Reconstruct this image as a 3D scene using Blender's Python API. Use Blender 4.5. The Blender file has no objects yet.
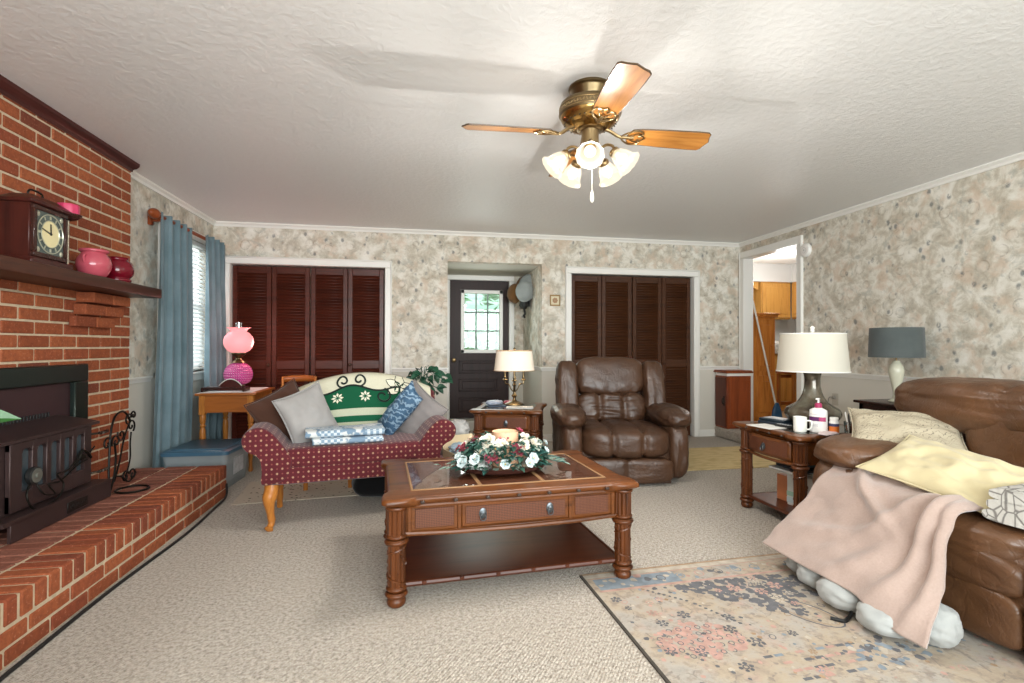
import bpy, bmesh, math, random
from math import sin, cos, pi, radians, sqrt, atan2
from mathutils import Vector, Matrix, Euler, noise

# ---------------------------------------------------------------- camera, sky, light, exposure
S = bpy.context.scene
COL = S.collection
F_PX, YAW, PITCH, ROLL, EYE = 506.86, 0.1786, 0.0087, 0.0023, 1.13
_fw = Vector((sin(YAW)*cos(PITCH), cos(YAW)*cos(PITCH), sin(PITCH)))
_rt = Vector((cos(YAW), -sin(YAW), 0)); _up = _rt.cross(_fw)
_r2 = cos(ROLL)*_rt + sin(ROLL)*_up; _u2 = -sin(ROLL)*_rt + cos(ROLL)*_up
cam_data = bpy.data.cameras.new('camera')
cam_data.sensor_fit = 'HORIZONTAL'; cam_data.sensor_width = 36
cam_data.lens = 36*F_PX/1024; cam_data.clip_start = 0.02; cam_data.clip_end = 200
cam = bpy.data.objects.new('camera', cam_data); COL.objects.link(cam)
_m = Matrix((_r2, _u2, -_fw)).transposed().to_4x4(); _m.translation = (0, 0, EYE)
cam.matrix_world = _m
S.camera = cam

W = bpy.data.worlds.new('sky'); S.world = W; W.use_nodes = True
wn = W.node_tree.nodes; wl = W.node_tree.links
bg = wn['Background']; bg.inputs['Color'].default_value = (0.86, 0.93, 1.0, 1); bg.inputs['Strength'].default_value = 1.2

def lamp(name, kind, loc, energy, color=(1, 1, 1), size=0.05, sizey=None, target=None):
    l = bpy.data.lights.new(name, kind); l.energy = energy; l.color = color
    if kind == 'AREA':
        l.shape = 'RECTANGLE'; l.size = size; l.size_y = sizey or size
    else: l.shadow_soft_size = size
    o = bpy.data.objects.new(name, l); COL.objects.link(o); o.location = loc
    if target is not None:
        o.rotation_euler = (Vector(target)-Vector(loc)).to_track_quat('-Z', 'Y').to_euler()
    return o
# added fill standing for unseen rear windows, tilted ceilingward; daylight through the left window
lamp('rear_window_fill', 'AREA', (0.9, -2.05, 1.45), 215, (0.93, 0.995, 1.0), 4.6, 1.7, (0.9, 3, 1.75))
lamp('daylight_left_window', 'AREA', (-2.32, 5.23, 1.5), 14, (0.92, 0.97, 1.0), 1.0, 1.3, (0, 5.23, 1.3))
lamp('daylight_door_glass', 'AREA', (0.77, 6.56, 1.45), 4, (0.9, 1.0, 0.95), 0.5, 0.75, (0.77, 3, 1.0))
lamp('kitchen_ceiling_light', 'POINT', (5.0, 6.2, 2.10), 19, (1.0, 0.98, 0.95), 0.15)

S.view_settings.view_transform = 'Standard'; S.view_settings.look = 'None'
S.view_settings.exposure = 0.52; S.view_settings.gamma = 1; S.view_settings.use_curve_mapping = False

# ---------------------------------------------------------------- object helpers
def tag(o, label=None, cat=None, group=None, kind=None):
    if label: o['label'] = label
    if cat: o['category'] = cat
    if group: o['group'] = group
    if kind: o['kind'] = kind
    return o
def thing(name, label, cat, loc=(0, 0, 0), rotz=0, group=None):
    o = bpy.data.objects.new(name, None); COL.objects.link(o)
    o.empty_display_size = 0.1
    o.location = loc; o.rotation_euler = (0, 0, rotz)
    return tag(o, label, cat, group)
def dup(root, loc=None, rotz=None, label=None, parent=None):
    r = root.copy(); COL.objects.link(r)
    if parent is not None: r.parent = parent
    if loc is not None: r.location = loc
    if rotz is not None: r.rotation_euler = (0, 0, rotz)
    if label: r['label'] = label
    for ch in list(root.children): dup(ch, parent=r)
    return r

def T(x=0, y=0, z=0): return Matrix.Translation((x, y, z))
def RX(a): return Matrix.Rotation(a, 4, 'X')
def RY(a): return Matrix.Rotation(a, 4, 'Y')
def RZ(a): return Matrix.Rotation(a, 4, 'Z')
def align(d):  # rotate +Z to d
    return Vector((0, 0, 1)).rotation_difference(Vector(d).normalized()).to_matrix().to_4x4()

class MB:
    """collects shapes and links them as ONE mesh object"""
    def __init__(s): s.bm = bmesh.new(); s.mi = 0; s.uv = s.bm.loops.layers.uv.new('UVMap')
    def _fin(s, faces):
        for f in faces: f.material_index = s.mi
    def poly(s, verts, faces, M=None):
        vs = [s.bm.verts.new((M @ Vector(v)) if M is not None else v) for v in verts]
        out = []
        for f in faces:
            try: out.append(s.bm.faces.new([vs[i] for i in f]))
            except ValueError: pass
        s._fin(out); return out
    def box(s, c, d, bev=0.0, M=None, seg=1):
        t = bmesh.new()
        bmesh.ops.create_cube(t, size=1, matrix=Matrix.Diagonal((d[0], d[1], d[2], 1)))
        if bev > 0:
            bmesh.ops.bevel(t, geom=t.edges[:], offset=min(bev, min(d)*0.45), segments=seg, profile=0.5, affect='EDGES')
        X = T(*c) if M is None else M @ T(*c)
        t.verts.index_update()
        s.poly([v.co for v in t.verts], [[v.index for v in f.verts] for f in t.faces], X); t.free()
    def span(s, a, b, bev=0.0, M=None, seg=1):
        s.box([(a[i]+b[i])/2 for i in range(3)], [abs(b[i]-a[i]) for i in range(3)], bev, M, seg)
    def grid(s, fn, nu, nv, cu=False, cv=False, M=None, uvs=None):
        vs = []
        for i in range(nu):
            for j in range(nv):
                p = Vector(fn(i/(nu if cu else nu-1), j/(nv if cv else nv-1)))
                vs.append(s.bm.verts.new((M @ p) if M is not None else p))
        out = []
        for i in range(nu if cu else nu-1):
            for j in range(nv if cv else nv-1):
                i2, j2 = (i+1) % nu, (j+1) % nv
                q = [vs[i*nv+j], vs[i2*nv+j], vs[i2*nv+j2], vs[i*nv+j2]]
                try: f = s.bm.faces.new(q)
                except ValueError: continue
                uu = [(i/(nu-1 if not cu else nu), j/(nv-1 if not cv else nv)), ((i+1)/(nu-1 if not cu else nu), j/(nv-1 if not cv else nv)),
                      ((i+1)/(nu-1 if not cu else nu), (j+1)/(nv-1 if not cv else nv)), (i/(nu-1 if not cu else nu), (j+1)/(nv-1 if not cv else nv))]
                for l, w in zip(f.loops, uu): l[s.uv].uv = w
                out.append(f)
        s._fin(out); return vs
    def lathe(s, prof, seg=24, M=None, cap=True, squash=(1, 1), flute=None):
        n = len(prof)
        def fn(u, v):
            r, z = prof[min(n-1, int(round(v*(n-1))))]
            a = 2*pi*u; k = 1 if flute is None else flute(a, v)
            return (r*k*cos(a)*squash[0], r*k*sin(a)*squash[1], z)
        vs = s.grid(fn, seg, n, cu=True, M=M)
        if cap:
            o = []
            for j, rev in ((0, True), (n-1, False)):
                if prof[j][0] > 1e-5:
                    ring = [vs[i*n+j] for i in range(seg)]
                    try: o.append(s.bm.faces.new(ring[::-1] if rev else ring))
                    except ValueError: pass
            s._fin(o)
    def cyl(s, a, b, r, seg=12, r2=None):
        a, b = Vector(a), Vector(b); d = b-a
        s.lathe([(r, 0), (r if r2 is None else r2, d.length)], seg, T(*a) @ align(d))
    def tube(s, pts, r, seg=8, closed=False, cap=True):
        P = [Vector(p) for p in pts]; n = len(P)
        R = r if isinstance(r, (list, tuple)) else [r]*n
        tang = []
        for i in range(n):
            a = P[(i-1) % n] if closed or i > 0 else P[i]; b = P[(i+1) % n] if closed or i < n-1 else P[i]
            d = (b-a); tang.append(d.normalized() if d.length > 1e-9 else Vector((0, 0, 1)))
        nrm = tang[0].orthogonal().normalized(); rings = []
        for i in range(n):
            nrm = (nrm - tang[i]*nrm.dot(tang[i])); nrm = nrm.normalized() if nrm.length > 1e-6 else tang[i].orthogonal().normalized()
            bi = tang[i].cross(nrm)
            rings.append([s.bm.verts.new(P[i]+(nrm*cos(2*pi*k/seg)+bi*sin(2*pi*k/seg))*R[i]) for k in range(seg)])
        o = []
        for i in range(n if closed else n-1):
            A, Bq = rings[i], rings[(i+1) % n]
            for k in range(seg):
                o.append(s.bm.faces.new([A[k], A[(k+1) % seg], Bq[(k+1) % seg], Bq[k]]))
        if cap and not closed:
            o.append(s.bm.faces.new(rings[0][::-1])); o.append(s.bm.faces.new(rings[-1]))
        s._fin(o)
    def prism(s, poly, z0, z1, M=None, bev=0.0):
        t = bmesh.new(); n = len(poly)
        lo = [t.verts.new((p[0], p[1], z0)) for p in poly]; hi = [t.verts.new((p[0], p[1], z1)) for p in poly]
        t.faces.new(lo[::-1]); t.faces.new(hi)
        for i in range(n): t.faces.new([lo[i], lo[(i+1) % n], hi[(i+1) % n], hi[i]])
        if bev > 0:
            ed = [e for e in t.edges if abs(e.verts[0].co.z-e.verts[1].co.z) < 1e-6]
            bmesh.ops.bevel(t, geom=ed, offset=bev, segments=2, profile=0.5, affect='EDGES')
        t.verts.index_update()
        s.poly([v.co for v in t.verts], [[v.index for v in f.verts] for f in t.faces], M); t.free()
    def soft(s, c, d, k=4.0, n=14, M=None, disp=None, kz=None):
        """rounded, stuffed box; disp(p, nrm) gives a push along the normal"""
        t = bmesh.new()
        bmesh.ops.create_cube(t, size=2)
        bmesh.ops.subdivide_edges(t, edges=t.edges[:], cuts=n, use_grid_fill=True)
        X = T(*c) if M is None else M @ T(*c)
        for v in t.verts:
            p = v.co; w = (abs(p.x)**k+abs(p.y)**k+abs(p.z)**k)**(1/k)
            v.co = p/w
        t.normal_update()
        for v in t.verts:
            nr = v.normal.copy(); q = v.co.copy()
            v.co = Vector((q.x*d[0]/2, q.y*d[1]/2, q.z*d[2]/2))
            if disp: v.co += nr*disp(q, nr)
        t.verts.index_update()
        s.poly([v.co for v in t.verts], [[v.index for v in f.verts] for f in t.faces], X); t.free()
    def pillow(s, w, h, t, M=None, n=22, pinch=0.10, wr=0.004, seed=0, power=2.2):
        """square stuffed pillow lying in XY, thickness along Z"""
        for sg in (1, -1):
            def fn(u, v):
                a, b = 2*u-1, 2*v-1
                ea = 1-pinch*(b*b)*0.55-pinch*0.0; eb = 1-pinch*(a*a)*0.55
                sx = a*w/2*(1-pinch*(1-b*b)*0.9*abs(a)**3); sy = b*h/2*(1-pinch*(1-a*a)*0.9*abs(b)**3)
                f = max(0, (1-abs(a)**power))*max(0, (1-abs(b)**power))
                z = sg*t/2*f**0.55
                q = Vector((a*2.3+seed*7.1, b*2.3, sg*0.6+seed))
                z += wr*noise.noise(q*1.7)*f**0.3*2 + wr*0.6*noise.noise(q*4)*f**0.3
                return (sx, sy, z)
            if sg == 1: s.grid(fn, n, n, M=M)
            else: s.grid(lambda u, v: fn(1-u, v), n, n, M=M)
    def weld(s, d=1e-5): bmesh.ops.remove_doubles(s.bm, verts=s.bm.verts[:], dist=d)
    def boxuv(s, sc=1.0):
        s.bm.normal_update()
        for f in s.bm.faces:
            n = f.normal; ax = max(range(3), key=lambda i: abs(n[i]))
            for l in f.loops:
                c = l.vert.co
                l[s.uv].uv = ((c.y, c.z) if ax == 0 else (c.x, c.z) if ax == 1 else (c.x, c.y))
                l[s.uv].uv = l[s.uv].uv*sc
    def build(s, name, mats, parent=None, ang=38, smooth=True, weld=False, sub=0, recalc=True):
        if weld: s.weld()
        if recalc: bmesh.ops.recalc_face_normals(s.bm, faces=s.bm.faces[:])
        me = bpy.data.meshes.new(name); s.bm.to_mesh(me); s.bm.free()
        for m in (mats if isinstance(mats, (list, tuple)) else [mats]): me.materials.append(m)
        if smooth:
            me.shade_smooth(); me.set_sharp_from_angle(angle=radians(ang))
        o = bpy.data.objects.new(name, me); COL.objects.link(o)
        if parent is not None: o.parent = parent
        if sub:
            md = o.modifiers.new('sub', 'SUBSURF'); md.levels = sub; md.render_levels = sub
        return o
def fbm(p, o=3):
    a, t = 1.0, 0.0
    for _ in range(o): t += a*noise.noise(p); p = p*2.03; a *= 0.5
    return t
def lerp(a, b, t): return a+(b-a)*t
def smooth(t): t = max(0, min(1, t)); return t*t*(3-2*t)
def bez(p0, p1, p2, p3, n=12):
    o = []
    for i in range(n+1):
        t = i/n; o.append(Vector(p0)*(1-t)**3+3*Vector(p1)*t*(1-t)**2+3*Vector(p2)*t*t*(1-t)+Vector(p3)*t**3)
    return o
def spline(pts, n=6):
    P = [Vector(p) for p in pts]; o = []
    for i in range(len(P)-1):
        a = P[max(0, i-1)]; b = P[i]; c = P[i+1]; d = P[min(len(P)-1, i+2)]
        for k in range(n):
            t = k/n
            o.append(0.5*((2*b)+(c-a)*t+(2*a-5*b+4*c-d)*t*t+(3*b-a-3*c+d)*t**3))
    o.append(P[-1]); return o
def mprof(pts, n=4):
    return [(max(0.0, p.x), p.y) for p in spline([(r, z, 0) for r, z in pts], n)]

# ---------------------------------------------------------------- materials
def lin(h):
    h = h.lstrip('#'); o = []
    for i in (0, 2, 4):
        c = int(h[i:i+2], 16)/255; o.append(c/12.92 if c <= 0.04045 else ((c+0.055)/1.055)**2.4)
    return (o[0], o[1], o[2], 1)
class NT:
    def __init__(s, name):
        s.m = bpy.data.materials.new(name); s.m.use_nodes = True
        s.t = s.m.node_tree; s.n = s.t.nodes; s.p = s.n['Principled BSDF']; s.out = s.n['Material Output']
        s._tc = None
    def tc(s, k='Object'):
        if s._tc is None: s._tc = s.n.new('ShaderNodeTexCoord')
        return s._tc.outputs[k]
    def link(s, a, b): s.t.links.new(a, b)
    def mapping(s, sc=(1, 1, 1), rot=(0, 0, 0), loc=(0, 0, 0), src='Object'):
        m = s.n.new('ShaderNodeMapping'); m.inputs['Scale'].default_value = sc; m.inputs['Rotation'].default_value = rot; m.inputs['Location'].default_value = loc
        s.link(s.tc(src) if isinstance(src, str) else src, m.inputs['Vector']); return m.outputs['Vector']
    def noise(s, vec, sc=5, det=4, rough=0.55, dist=0):
        n = s.n.new('ShaderNodeTexNoise'); n.inputs['Scale'].default_value = sc; n.inputs['Detail'].default_value = det
        n.inputs['Roughness'].default_value = rough; n.inputs['Distortion'].default_value = dist
        s.link(vec, n.inputs['Vector']); return n.outputs['Fac']
    def voro(s, vec, sc=5, feat='F1', rnd=1.0, out='Distance', dim='3D'):
        n = s.n.new('ShaderNodeTexVoronoi'); n.voronoi_dimensions = dim; n.feature = feat
        n.inputs['Scale'].default_value = sc; n.inputs['Randomness'].default_value = rnd
        s.link(vec, n.inputs['Vector']); return n.outputs[out]
    def wave(s, vec, sc=5, dist=2, det=2, bands=True, dr='X', dsc=1.0):
        n = s.n.new('ShaderNodeTexWave'); n.wave_type = 'BANDS' if bands else 'RINGS'
        if bands: n.bands_direction = dr
        n.inputs['Scale'].default_value = sc; n.inputs['Distortion'].default_value = dist; n.inputs['Detail'].default_value = det
        n.inputs['Detail Scale'].default_value = dsc
        s.link(vec, n.inputs['Vector']); return n.outputs['Fac']
    def ramp(s, fac, stops, interp='LINEAR'):
        r = s.n.new('ShaderNodeValToRGB'); r.color_ramp.interpolation = interp
        e = r.color_ramp.elements
        while len(e) < len(stops): e.new(0.5)
        for i, (p, c) in enumerate(stops):
            e[i].position = p; e[i].color = lin(c) if isinstance(c, str) else ((c, c, c, 1) if not isinstance(c, tuple) else c)
        s.link(fac, r.inputs['Fac']); return r.outputs['Color']
    def mix(s, fac, a, b, mode='MIX'):
        x = s.n.new('ShaderNodeMix'); x.data_type = 'RGBA'; x.blend_type = mode
        for sock, v in ((x.inputs[0], fac), (x.inputs[6], a), (x.inputs[7], b)):
            if isinstance(v, str): sock.default_value = lin(v)
            elif isinstance(v, (int, float)): sock.default_value = v
            elif isinstance(v, tuple): sock.default_value = v
            else: s.link(v, sock)
        return x.outputs[2]
    def math(s, op, a, b=0.0):
        x = s.n.new('ShaderNodeMath'); x.operation = op
        for i, v in enumerate((a, b)):
            if isinstance(v, (int, float)): x.inputs[i].default_value = v
            else: s.link(v, x.inputs[i])
        return x.outputs[0]
    def island(s):
        g = s.n.new('ShaderNodeNewGeometry'); return g.outputs['Random Per Island']
    def bump(s, h, st=0.3, dist=0.01):
        b = s.n.new('ShaderNodeBump'); b.inputs['Strength'].default_value = st; b.inputs['Distance'].default_value = dist
        s.link(h, b.inputs['Height']); s.link(b.outputs['Normal'], s.p.inputs['Normal'])
    def set(s, col=None, rough=None, metal=None, spec=None, **k):
        def st(nm, v):
            if v is None: return
            i = s.p.inputs[nm]
            if isinstance(v, str): i.default_value = lin(v)
            elif isinstance(v, (int, float, tuple)): i.default_value = v
            else: s.link(v, i)
        st('Base Color', col); st('Roughness', rough); st('Metallic', metal); st('Specular IOR Level', spec)
        for a, b in k.items(): st(a.replace('_', ' '), b)
        return s.m
def plain(name, col, rough=0.5, metal=0, spec=0.5, bsc=0, bst=0.1, bd=0.002, var=0.0, vsc=6):
    n = NT(name); c = col
    if var:
        v = n.noise(n.tc(), vsc, 4)
        c = n.mix(n.ramp(v, [(0.3, 0.0), (0.7, 1.0)]), col, tuple(list(x*(1-var) for x in lin(col)[:3])+[1]))
    n.set(c, rough, metal, spec)
    if bsc: n.bump(n.noise(n.tc(), bsc, 3), bst, bd)
    return n.m
def wood(name, c1, c2, axis='X', rough=0.35, sc=1.0, c3=None, coat=0.0):
    n = NT(name); k = {'X': (1.2, 14, 14), 'Y': (14, 1.2, 14), 'Z': (14, 14, 1.2)}[axis]
    v = n.mapping(tuple(a*sc for a in k))
    f = n.noise(v, 2.2, 5, 0.6, 0.6)
    c = n.ramp(f, [(0.28, c1), (0.55, c2), (0.8, c3 or c1)])
    n.set(c, rough, 0, 0.32); n.p.inputs['Coat Weight'].default_value = coat
    n.p.inputs['Coat Roughness'].default_value = 0.15
    n.bump(f, 0.08, 0.002); return n.m
def leather(name, c1, c2, rough=0.36):
    n = NT(name)
    a = n.noise(n.tc(), 3.2, 5, 0.6); c = n.ramp(a, [(0.3, c1), (0.7, c2)])
    r = n.ramp(n.noise(n.tc(), 9, 4), [(0.3, rough-0.07), (0.7, rough+0.12)])
    n.set(c, r, 0, 0.5)
    g = n.voro(n.tc(), 130); w = n.noise(n.mapping((1, 1, 1)), 14, 5, 0.62, 0.8)
    cr = n.ramp(n.noise(n.mapping((1, 1.4, 1), loc=(2, 5, 1)), 4.5, 3, 0.5, 2.2), [(0.46, 0.0), (0.50, 1.0), (0.54, 0.0)])
    n.bump(n.math('SUBTRACT', n.math('ADD', n.math('MULTIPLY', g, 0.12), n.math('MULTIPLY', w, 0.8)), n.math('MULTIPLY', cr, 0.22)), 0.32, 0.012); return n.m
def fabric(name, c1, c2=None, sc=400, rough=0.9, bst=0.25, vsc=5, sheen=0.2):
    n = NT(name); c = c1
    if c2: c = n.ramp(n.noise(n.tc(), vsc, 4), [(0.3, c1), (0.7, c2)])
    n.set(c, rough, 0, 0.2); n.p.inputs['Sheen Weight'].default_value = sheen
    n.bump(n.noise(n.tc(), sc, 2), bst, 0.002); return n.m
def metal(name, c, rough=0.3): return plain(name, c, rough, 1.0)
def lampglass(name, col, strength, trans=0.55):
    """frosted lamp glass: glows, lets its bulb's light through, keeps a sheen"""
    n = NT(name); em = n.n.new('ShaderNodeEmission'); em.inputs[0].default_value = lin(col); em.inputs[1].default_value = strength
    tr = n.n.new('ShaderNodeBsdfTransparent'); gl = n.n.new('ShaderNodeBsdfGlossy'); gl.inputs['Roughness'].default_value = 0.25
    fr = n.n.new('ShaderNodeLayerWeight'); fr.inputs['Blend'].default_value = 0.35
    m1 = n.n.new('ShaderNodeMixShader'); n.link(n.math('MULTIPLY', fr.outputs['Facing'], 0.25), m1.inputs[0]); n.link(em.outputs[0], m1.inputs[1]); n.link(gl.outputs[0], m1.inputs[2])
    m2 = n.n.new('ShaderNodeMixShader'); m2.inputs[0].default_value = trans; n.link(m1.outputs[0], m2.inputs[1]); n.link(tr.outputs[0], m2.inputs[2])
    n.link(m2.outputs[0], n.out.inputs['Surface']); return n.m
def glow(name, col, strength, base='#f4ead8', mixt=0.5, trans=0.25):
    """lamp glass / shade that is lit from within"""
    n = NT(name); n.set(base, 0.5, 0, 0.3)
    n.p.inputs['Emission Color'].default_value = lin(col); n.p.inputs['Emission Strength'].default_value = strength
    if trans:
        tr = n.n.new('ShaderNodeBsdfTransparent'); mx = n.n.new('ShaderNodeMixShader'); mx.inputs[0].default_value = trans
        n.link(n.p.outputs[0], mx.inputs[1]); n.link(tr.outputs[0], mx.inputs[2]); n.link(mx.outputs[0], n.out.inputs['Surface'])
    return n.m
def glass(name, tint='#ffffff', op=0.12, rough=0.02):
    """thin glass sheet: mostly see-through with a clear reflection"""
    n = NT(name); tr = n.n.new('ShaderNodeBsdfTransparent'); tr.inputs[0].default_value = lin(tint)
    gl = n.n.new('ShaderNodeBsdfGlossy'); gl.inputs['Roughness'].default_value = rough
    fr = n.n.new('ShaderNodeFresnel'); ge = n.n.new('ShaderNodeNewGeometry')
    n.link(n.math('ADD', n.math('MULTIPLY', ge.outputs['Backfacing'], -0.8333), 1.5), fr.inputs['IOR'])
    f = n.math('ADD', fr.outputs[0], op)
    mx = n.n.new('ShaderNodeMixShader'); n.link(f, mx.inputs[0]); n.link(tr.outputs[0], mx.inputs[1]); n.link(gl.outputs[0], mx.inputs[2])
    n.link(mx.outputs[0], n.out.inputs['Surface']); return n.m
# ---------------------------------------------------------------- the material list
M = {}
def mk_wallpaper(name):
    n = NT(name); v = n.tc(); L = lambda x, y, z: n.mapping((1, 1, 1), loc=(x, y, z))
    a = n.noise(v, 7.5, 6, 0.68, 0.35); g = n.noise(L(9, 1, 4), 6.5, 5, 0.6, 0.3); b = n.noise(L(3, 7, 2), 10, 6, 0.7, 0.5); e = n.noise(L(5, 5, 8), 15, 5, 0.7, 0.6)
    c = n.ramp(a, [(0.30, '#a79d8e'), (0.44, '#c3bbab'), (0.55, '#dcd7cb'), (0.70, '#e9e5dc')])
    c = n.mix(n.ramp(g, [(0.50, 0.0), (0.64, 0.6)]), c, '#cbb39c')
    c = n.mix(n.ramp(b, [(0.54, 0.0), (0.66, 0.6)]), c, '#a5a69d')
    vo = n.voro(v, 6.5); c = n.mix(n.ramp(vo, [(0.10, 0.35), (0.26, 0.0)]), c, '#eeeae1')
    c = n.mix(n.math('MULTIPLY', n.ramp(vo, [(0.24, 0.0), (0.29, 0.55), (0.33, 0.0)]), n.ramp(e, [(0.45, 0.0), (0.60, 1.0)])), c, '#877b6d')
    lf = n.voro(n.mapping((1, 1, 0.75), loc=(1, 2, 3)), 11)
    lm = n.math('MULTIPLY', n.ramp(lf, [(0.12, 1.0), (0.24, 0.0)]), n.ramp(e, [(0.42, 0.0), (0.52, 1.0)]))
    c = n.mix(n.math('MULTIPLY', lm, 0.7), c, '#5f666a')
    n.set(c, 0.75, 0, 0.25); n.bump(n.noise(v, 260, 2), 0.08, 0.001); return n.m
M['paper'] = mk_wallpaper('wallpaper_floral')
M['dado'] = plain('painted_dado', '#d2cdc2', 0.7)
M['trim'] = plain('white_trim_paint', '#e9e7e1', 0.35)
M['step_face'] = plain('step_riser_paint', '#d9d5cc', 0.5)
n = NT('ceiling_texture'); v = n.tc()
h = n.noise(v, 17, 6, 0.7, 1.4); h2 = n.voro(n.mapping((1, 1, 1)), 24)
n.set('#e6e6e5', 0.42, 0, 0.4); n.bump(n.math('ADD', h, n.math('MULTIPLY', h2, 0.35)), 0.30, 0.018); M['ceiling'] = n.m
n = NT('berber_carpet'); v = n.tc()
zz = n.wave(n.mapping((1, 1, 1), rot=(0, 0, 0.6)), 26, 5.0, 3, True, 'X', 3.0)
lp = n.voro(n.mapping((1, 1, 1)), 80); sp = n.noise(v, 66, 3, 0.78); bl = n.noise(v, 2.2, 4)
c = n.ramp(sp, [(0.30, '#675f55'), (0.45, '#a89e91'), (0.60, '#cac1b5')])
c = n.mix(n.ramp(bl, [(0.35, 0.0), (0.7, 0.35)]), c, '#b4a797')
c = n.mix(n.math('MULTIPLY', zz, 0.22), c, '#8f8475')
n.set(c, 0.95, 0, 0.1); n.p.inputs['Sheen Weight'].default_value = 0.15
n.bump(n.math('ADD', n.math('MULTIPLY', zz, 0.6), n.math('ADD', lp, sp)), 0.55, 0.012); M['carpet'] = n.m
def mk_brick(name, dark):
    n = NT(name); r = n.island()
    c = n.ramp(r, [(0.0, '#87462c'), (0.3, '#9c5534'), (0.6, '#ac623e'), (0.85, '#934c31'), (1.0, '#753f2e')] if not dark else
               [(0.0, '#7a4a3a'), (0.4, '#8f5d4d'), (0.75, '#855141'), (1.0, '#6c4236')])
    f = n.noise(n.tc(), 38, 5, 0.7); c = n.mix(n.ramp(f, [(0.35, 0.0), (0.75, 0.6)]), c, '#5d2c20' if not dark else '#5a352c')
    g = n.noise(n.tc(), 90, 2); c = n.mix(n.ramp(g, [(0.60, 0.0), (0.72, 0.45)]), c, '#c0836a')
    n.set(c, 0.85, 0, 0.25); n.bump(f, 0.35, 0.006); return n.m
M['brick'] = mk_brick('red_brick', False); M['brick_top'] = mk_brick('hearth_top_brick', True)
M['mortar'] = plain('mortar', '#cfbc9f', 0.95, bsc=120, bst=0.5, bd=0.004, var=0.25, vsc=30)
M['mantel'] = wood('dark_mantel_wood', '#2a1610', '#4a281a', 'Y', 0.45, 0.8)
M['crown_dark'] = wood('dark_crown_wood', '#2c100d', '#4a1d18', 'Y', 0.35, 0.6)
M['mahog_lit'] = wood('mahogany_louver_lit', '#361913', '#522519', 'X', 0.32, 0.7)  # redder than the right louvers; pink lamp glow put into the colour
M['walnut'] = wood('walnut_louver', '#341d11', '#4c2c19', 'X', 0.36, 0.7)
M['door_dark'] = wood('dark_door_paint', '#211412', '#301d1b', 'Z', 0.5, 0.6)
M['table'] = wood('reddish_brown_wood', '#361a0a', '#6b3c1a', 'X', 0.34, 0.8, '#4c270f', 0.1)
M['table_leg'] = wood('carved_leg_wood', '#2d1508', '#613417', 'Z', 0.36, 0.8, '#40200d', 0.08)
M['table_dark'] = wood('dark_shelf_wood', '#3a1c10', '#552b19', 'X', 0.36, 0.5, '#43200f')
n = NT('woven_rattan'); ck = n.n.new('ShaderNodeTexChecker'); ck.inputs['Scale'].default_value = 190
n.link(n.mapping((1, 1, 1.0), rot=(0, 0.785, 0)), ck.inputs['Vector'])
n.set(n.mix(ck.outputs['Fac'], '#432010', '#6e3d22'), 0.5); n.bump(ck.outputs['Fac'], 0.5, 0.003); M['rattan'] = n.m
M['oak'] = wood('golden_oak', '#8f5424', '#b87634', 'Z', 0.34, 0.8)
M['oak_x'] = wood('golden_oak_board', '#7d441c', '#a35f2a', 'X', 0.32, 0.8)
M['pine'] = wood('orange_pine', '#b0601f', '#d2853a', 'Z', 0.4, 0.6, '#8f4a17')
M['cab_wood'] = wood('honey_cabinet_oak', '#b07a38', '#c9964e', 'Z', 0.4, 0.5)
M['cherry'] = wood('cherry_box_wood', '#6a2f16', '#8d4522', 'Z', 0.35, 0.6)
M['cherry_dark'] = wood('dark_table_wood', '#2a1714', '#3c221c', 'X', 0.25, 0.6)
M['blade'] = wood('oak_fan_blade', '#8f5823', '#b27a3c', 'X', 0.35, 0.9, '#9f6629')
M['brass'] = metal('antique_brass', '#9a835f', 0.30); M['brass_dark'] = metal('dark_brass', '#76664b', 0.33)
M['iron'] = plain('black_wrought_iron', '#17140f', 0.45, 0.6); M['black'] = plain('matte_black', '#141414', 0.6)
M['stove'] = plain('bronze_stove_paint', '#443433', 0.42, 0.35, var=0.25, vsc=5)
M['stove_frame'] = plain('greenish_black_metal', '#26302c', 0.3, 0.6)
M['stove_glass'] = plain('smoked_stove_glass', '#3c474d', 0.12, 0.0, 0.8)
M['leather_sofa'] = leather('saddle_brown_leather', '#4c321f', '#6b4930', 0.36)
M['leather_chair'] = leather('dark_brown_leather', '#392519', '#4f3524', 0.37)
M['curtain'] = fabric('blue_curtain', '#61777f', '#748890', 350, 0.8)
M['bin_lid'] = plain('blue_plastic_lid', '#3c5f75', 0.35)
n = NT('cloudy_clear_plastic'); n.set('#c3cdd0', 0.3, 0, 0.5); n.p.inputs['Alpha'].default_value = 0.38; M['bin'] = n.m
M['white_cloth'] = fabric('white_cloth', '#dcdbd6', '#cfd0cf', 200)
M['paper_white'] = plain('paper_white', '#e6e3dc', 0.6)
M['ceramic'] = plain('white_ceramic', '#e8e8e0', 0.2)
M['plastic_white'] = plain('white_plastic', '#ece9e4', 0.3)
M['pink_glaze'] = plain('pink_glaze', '#b8525f', 0.12); M['red_glaze'] = plain('dark_red_glaze', '#6d0f1f', 0.1)
M['leaf'] = plain('leaf_green', '#24573f', 0.35, var=0.4, vsc=20); M['leaf_b'] = plain('bright_leaf', '#24551d', 0.35, var=0.3, vsc=20)
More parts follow.
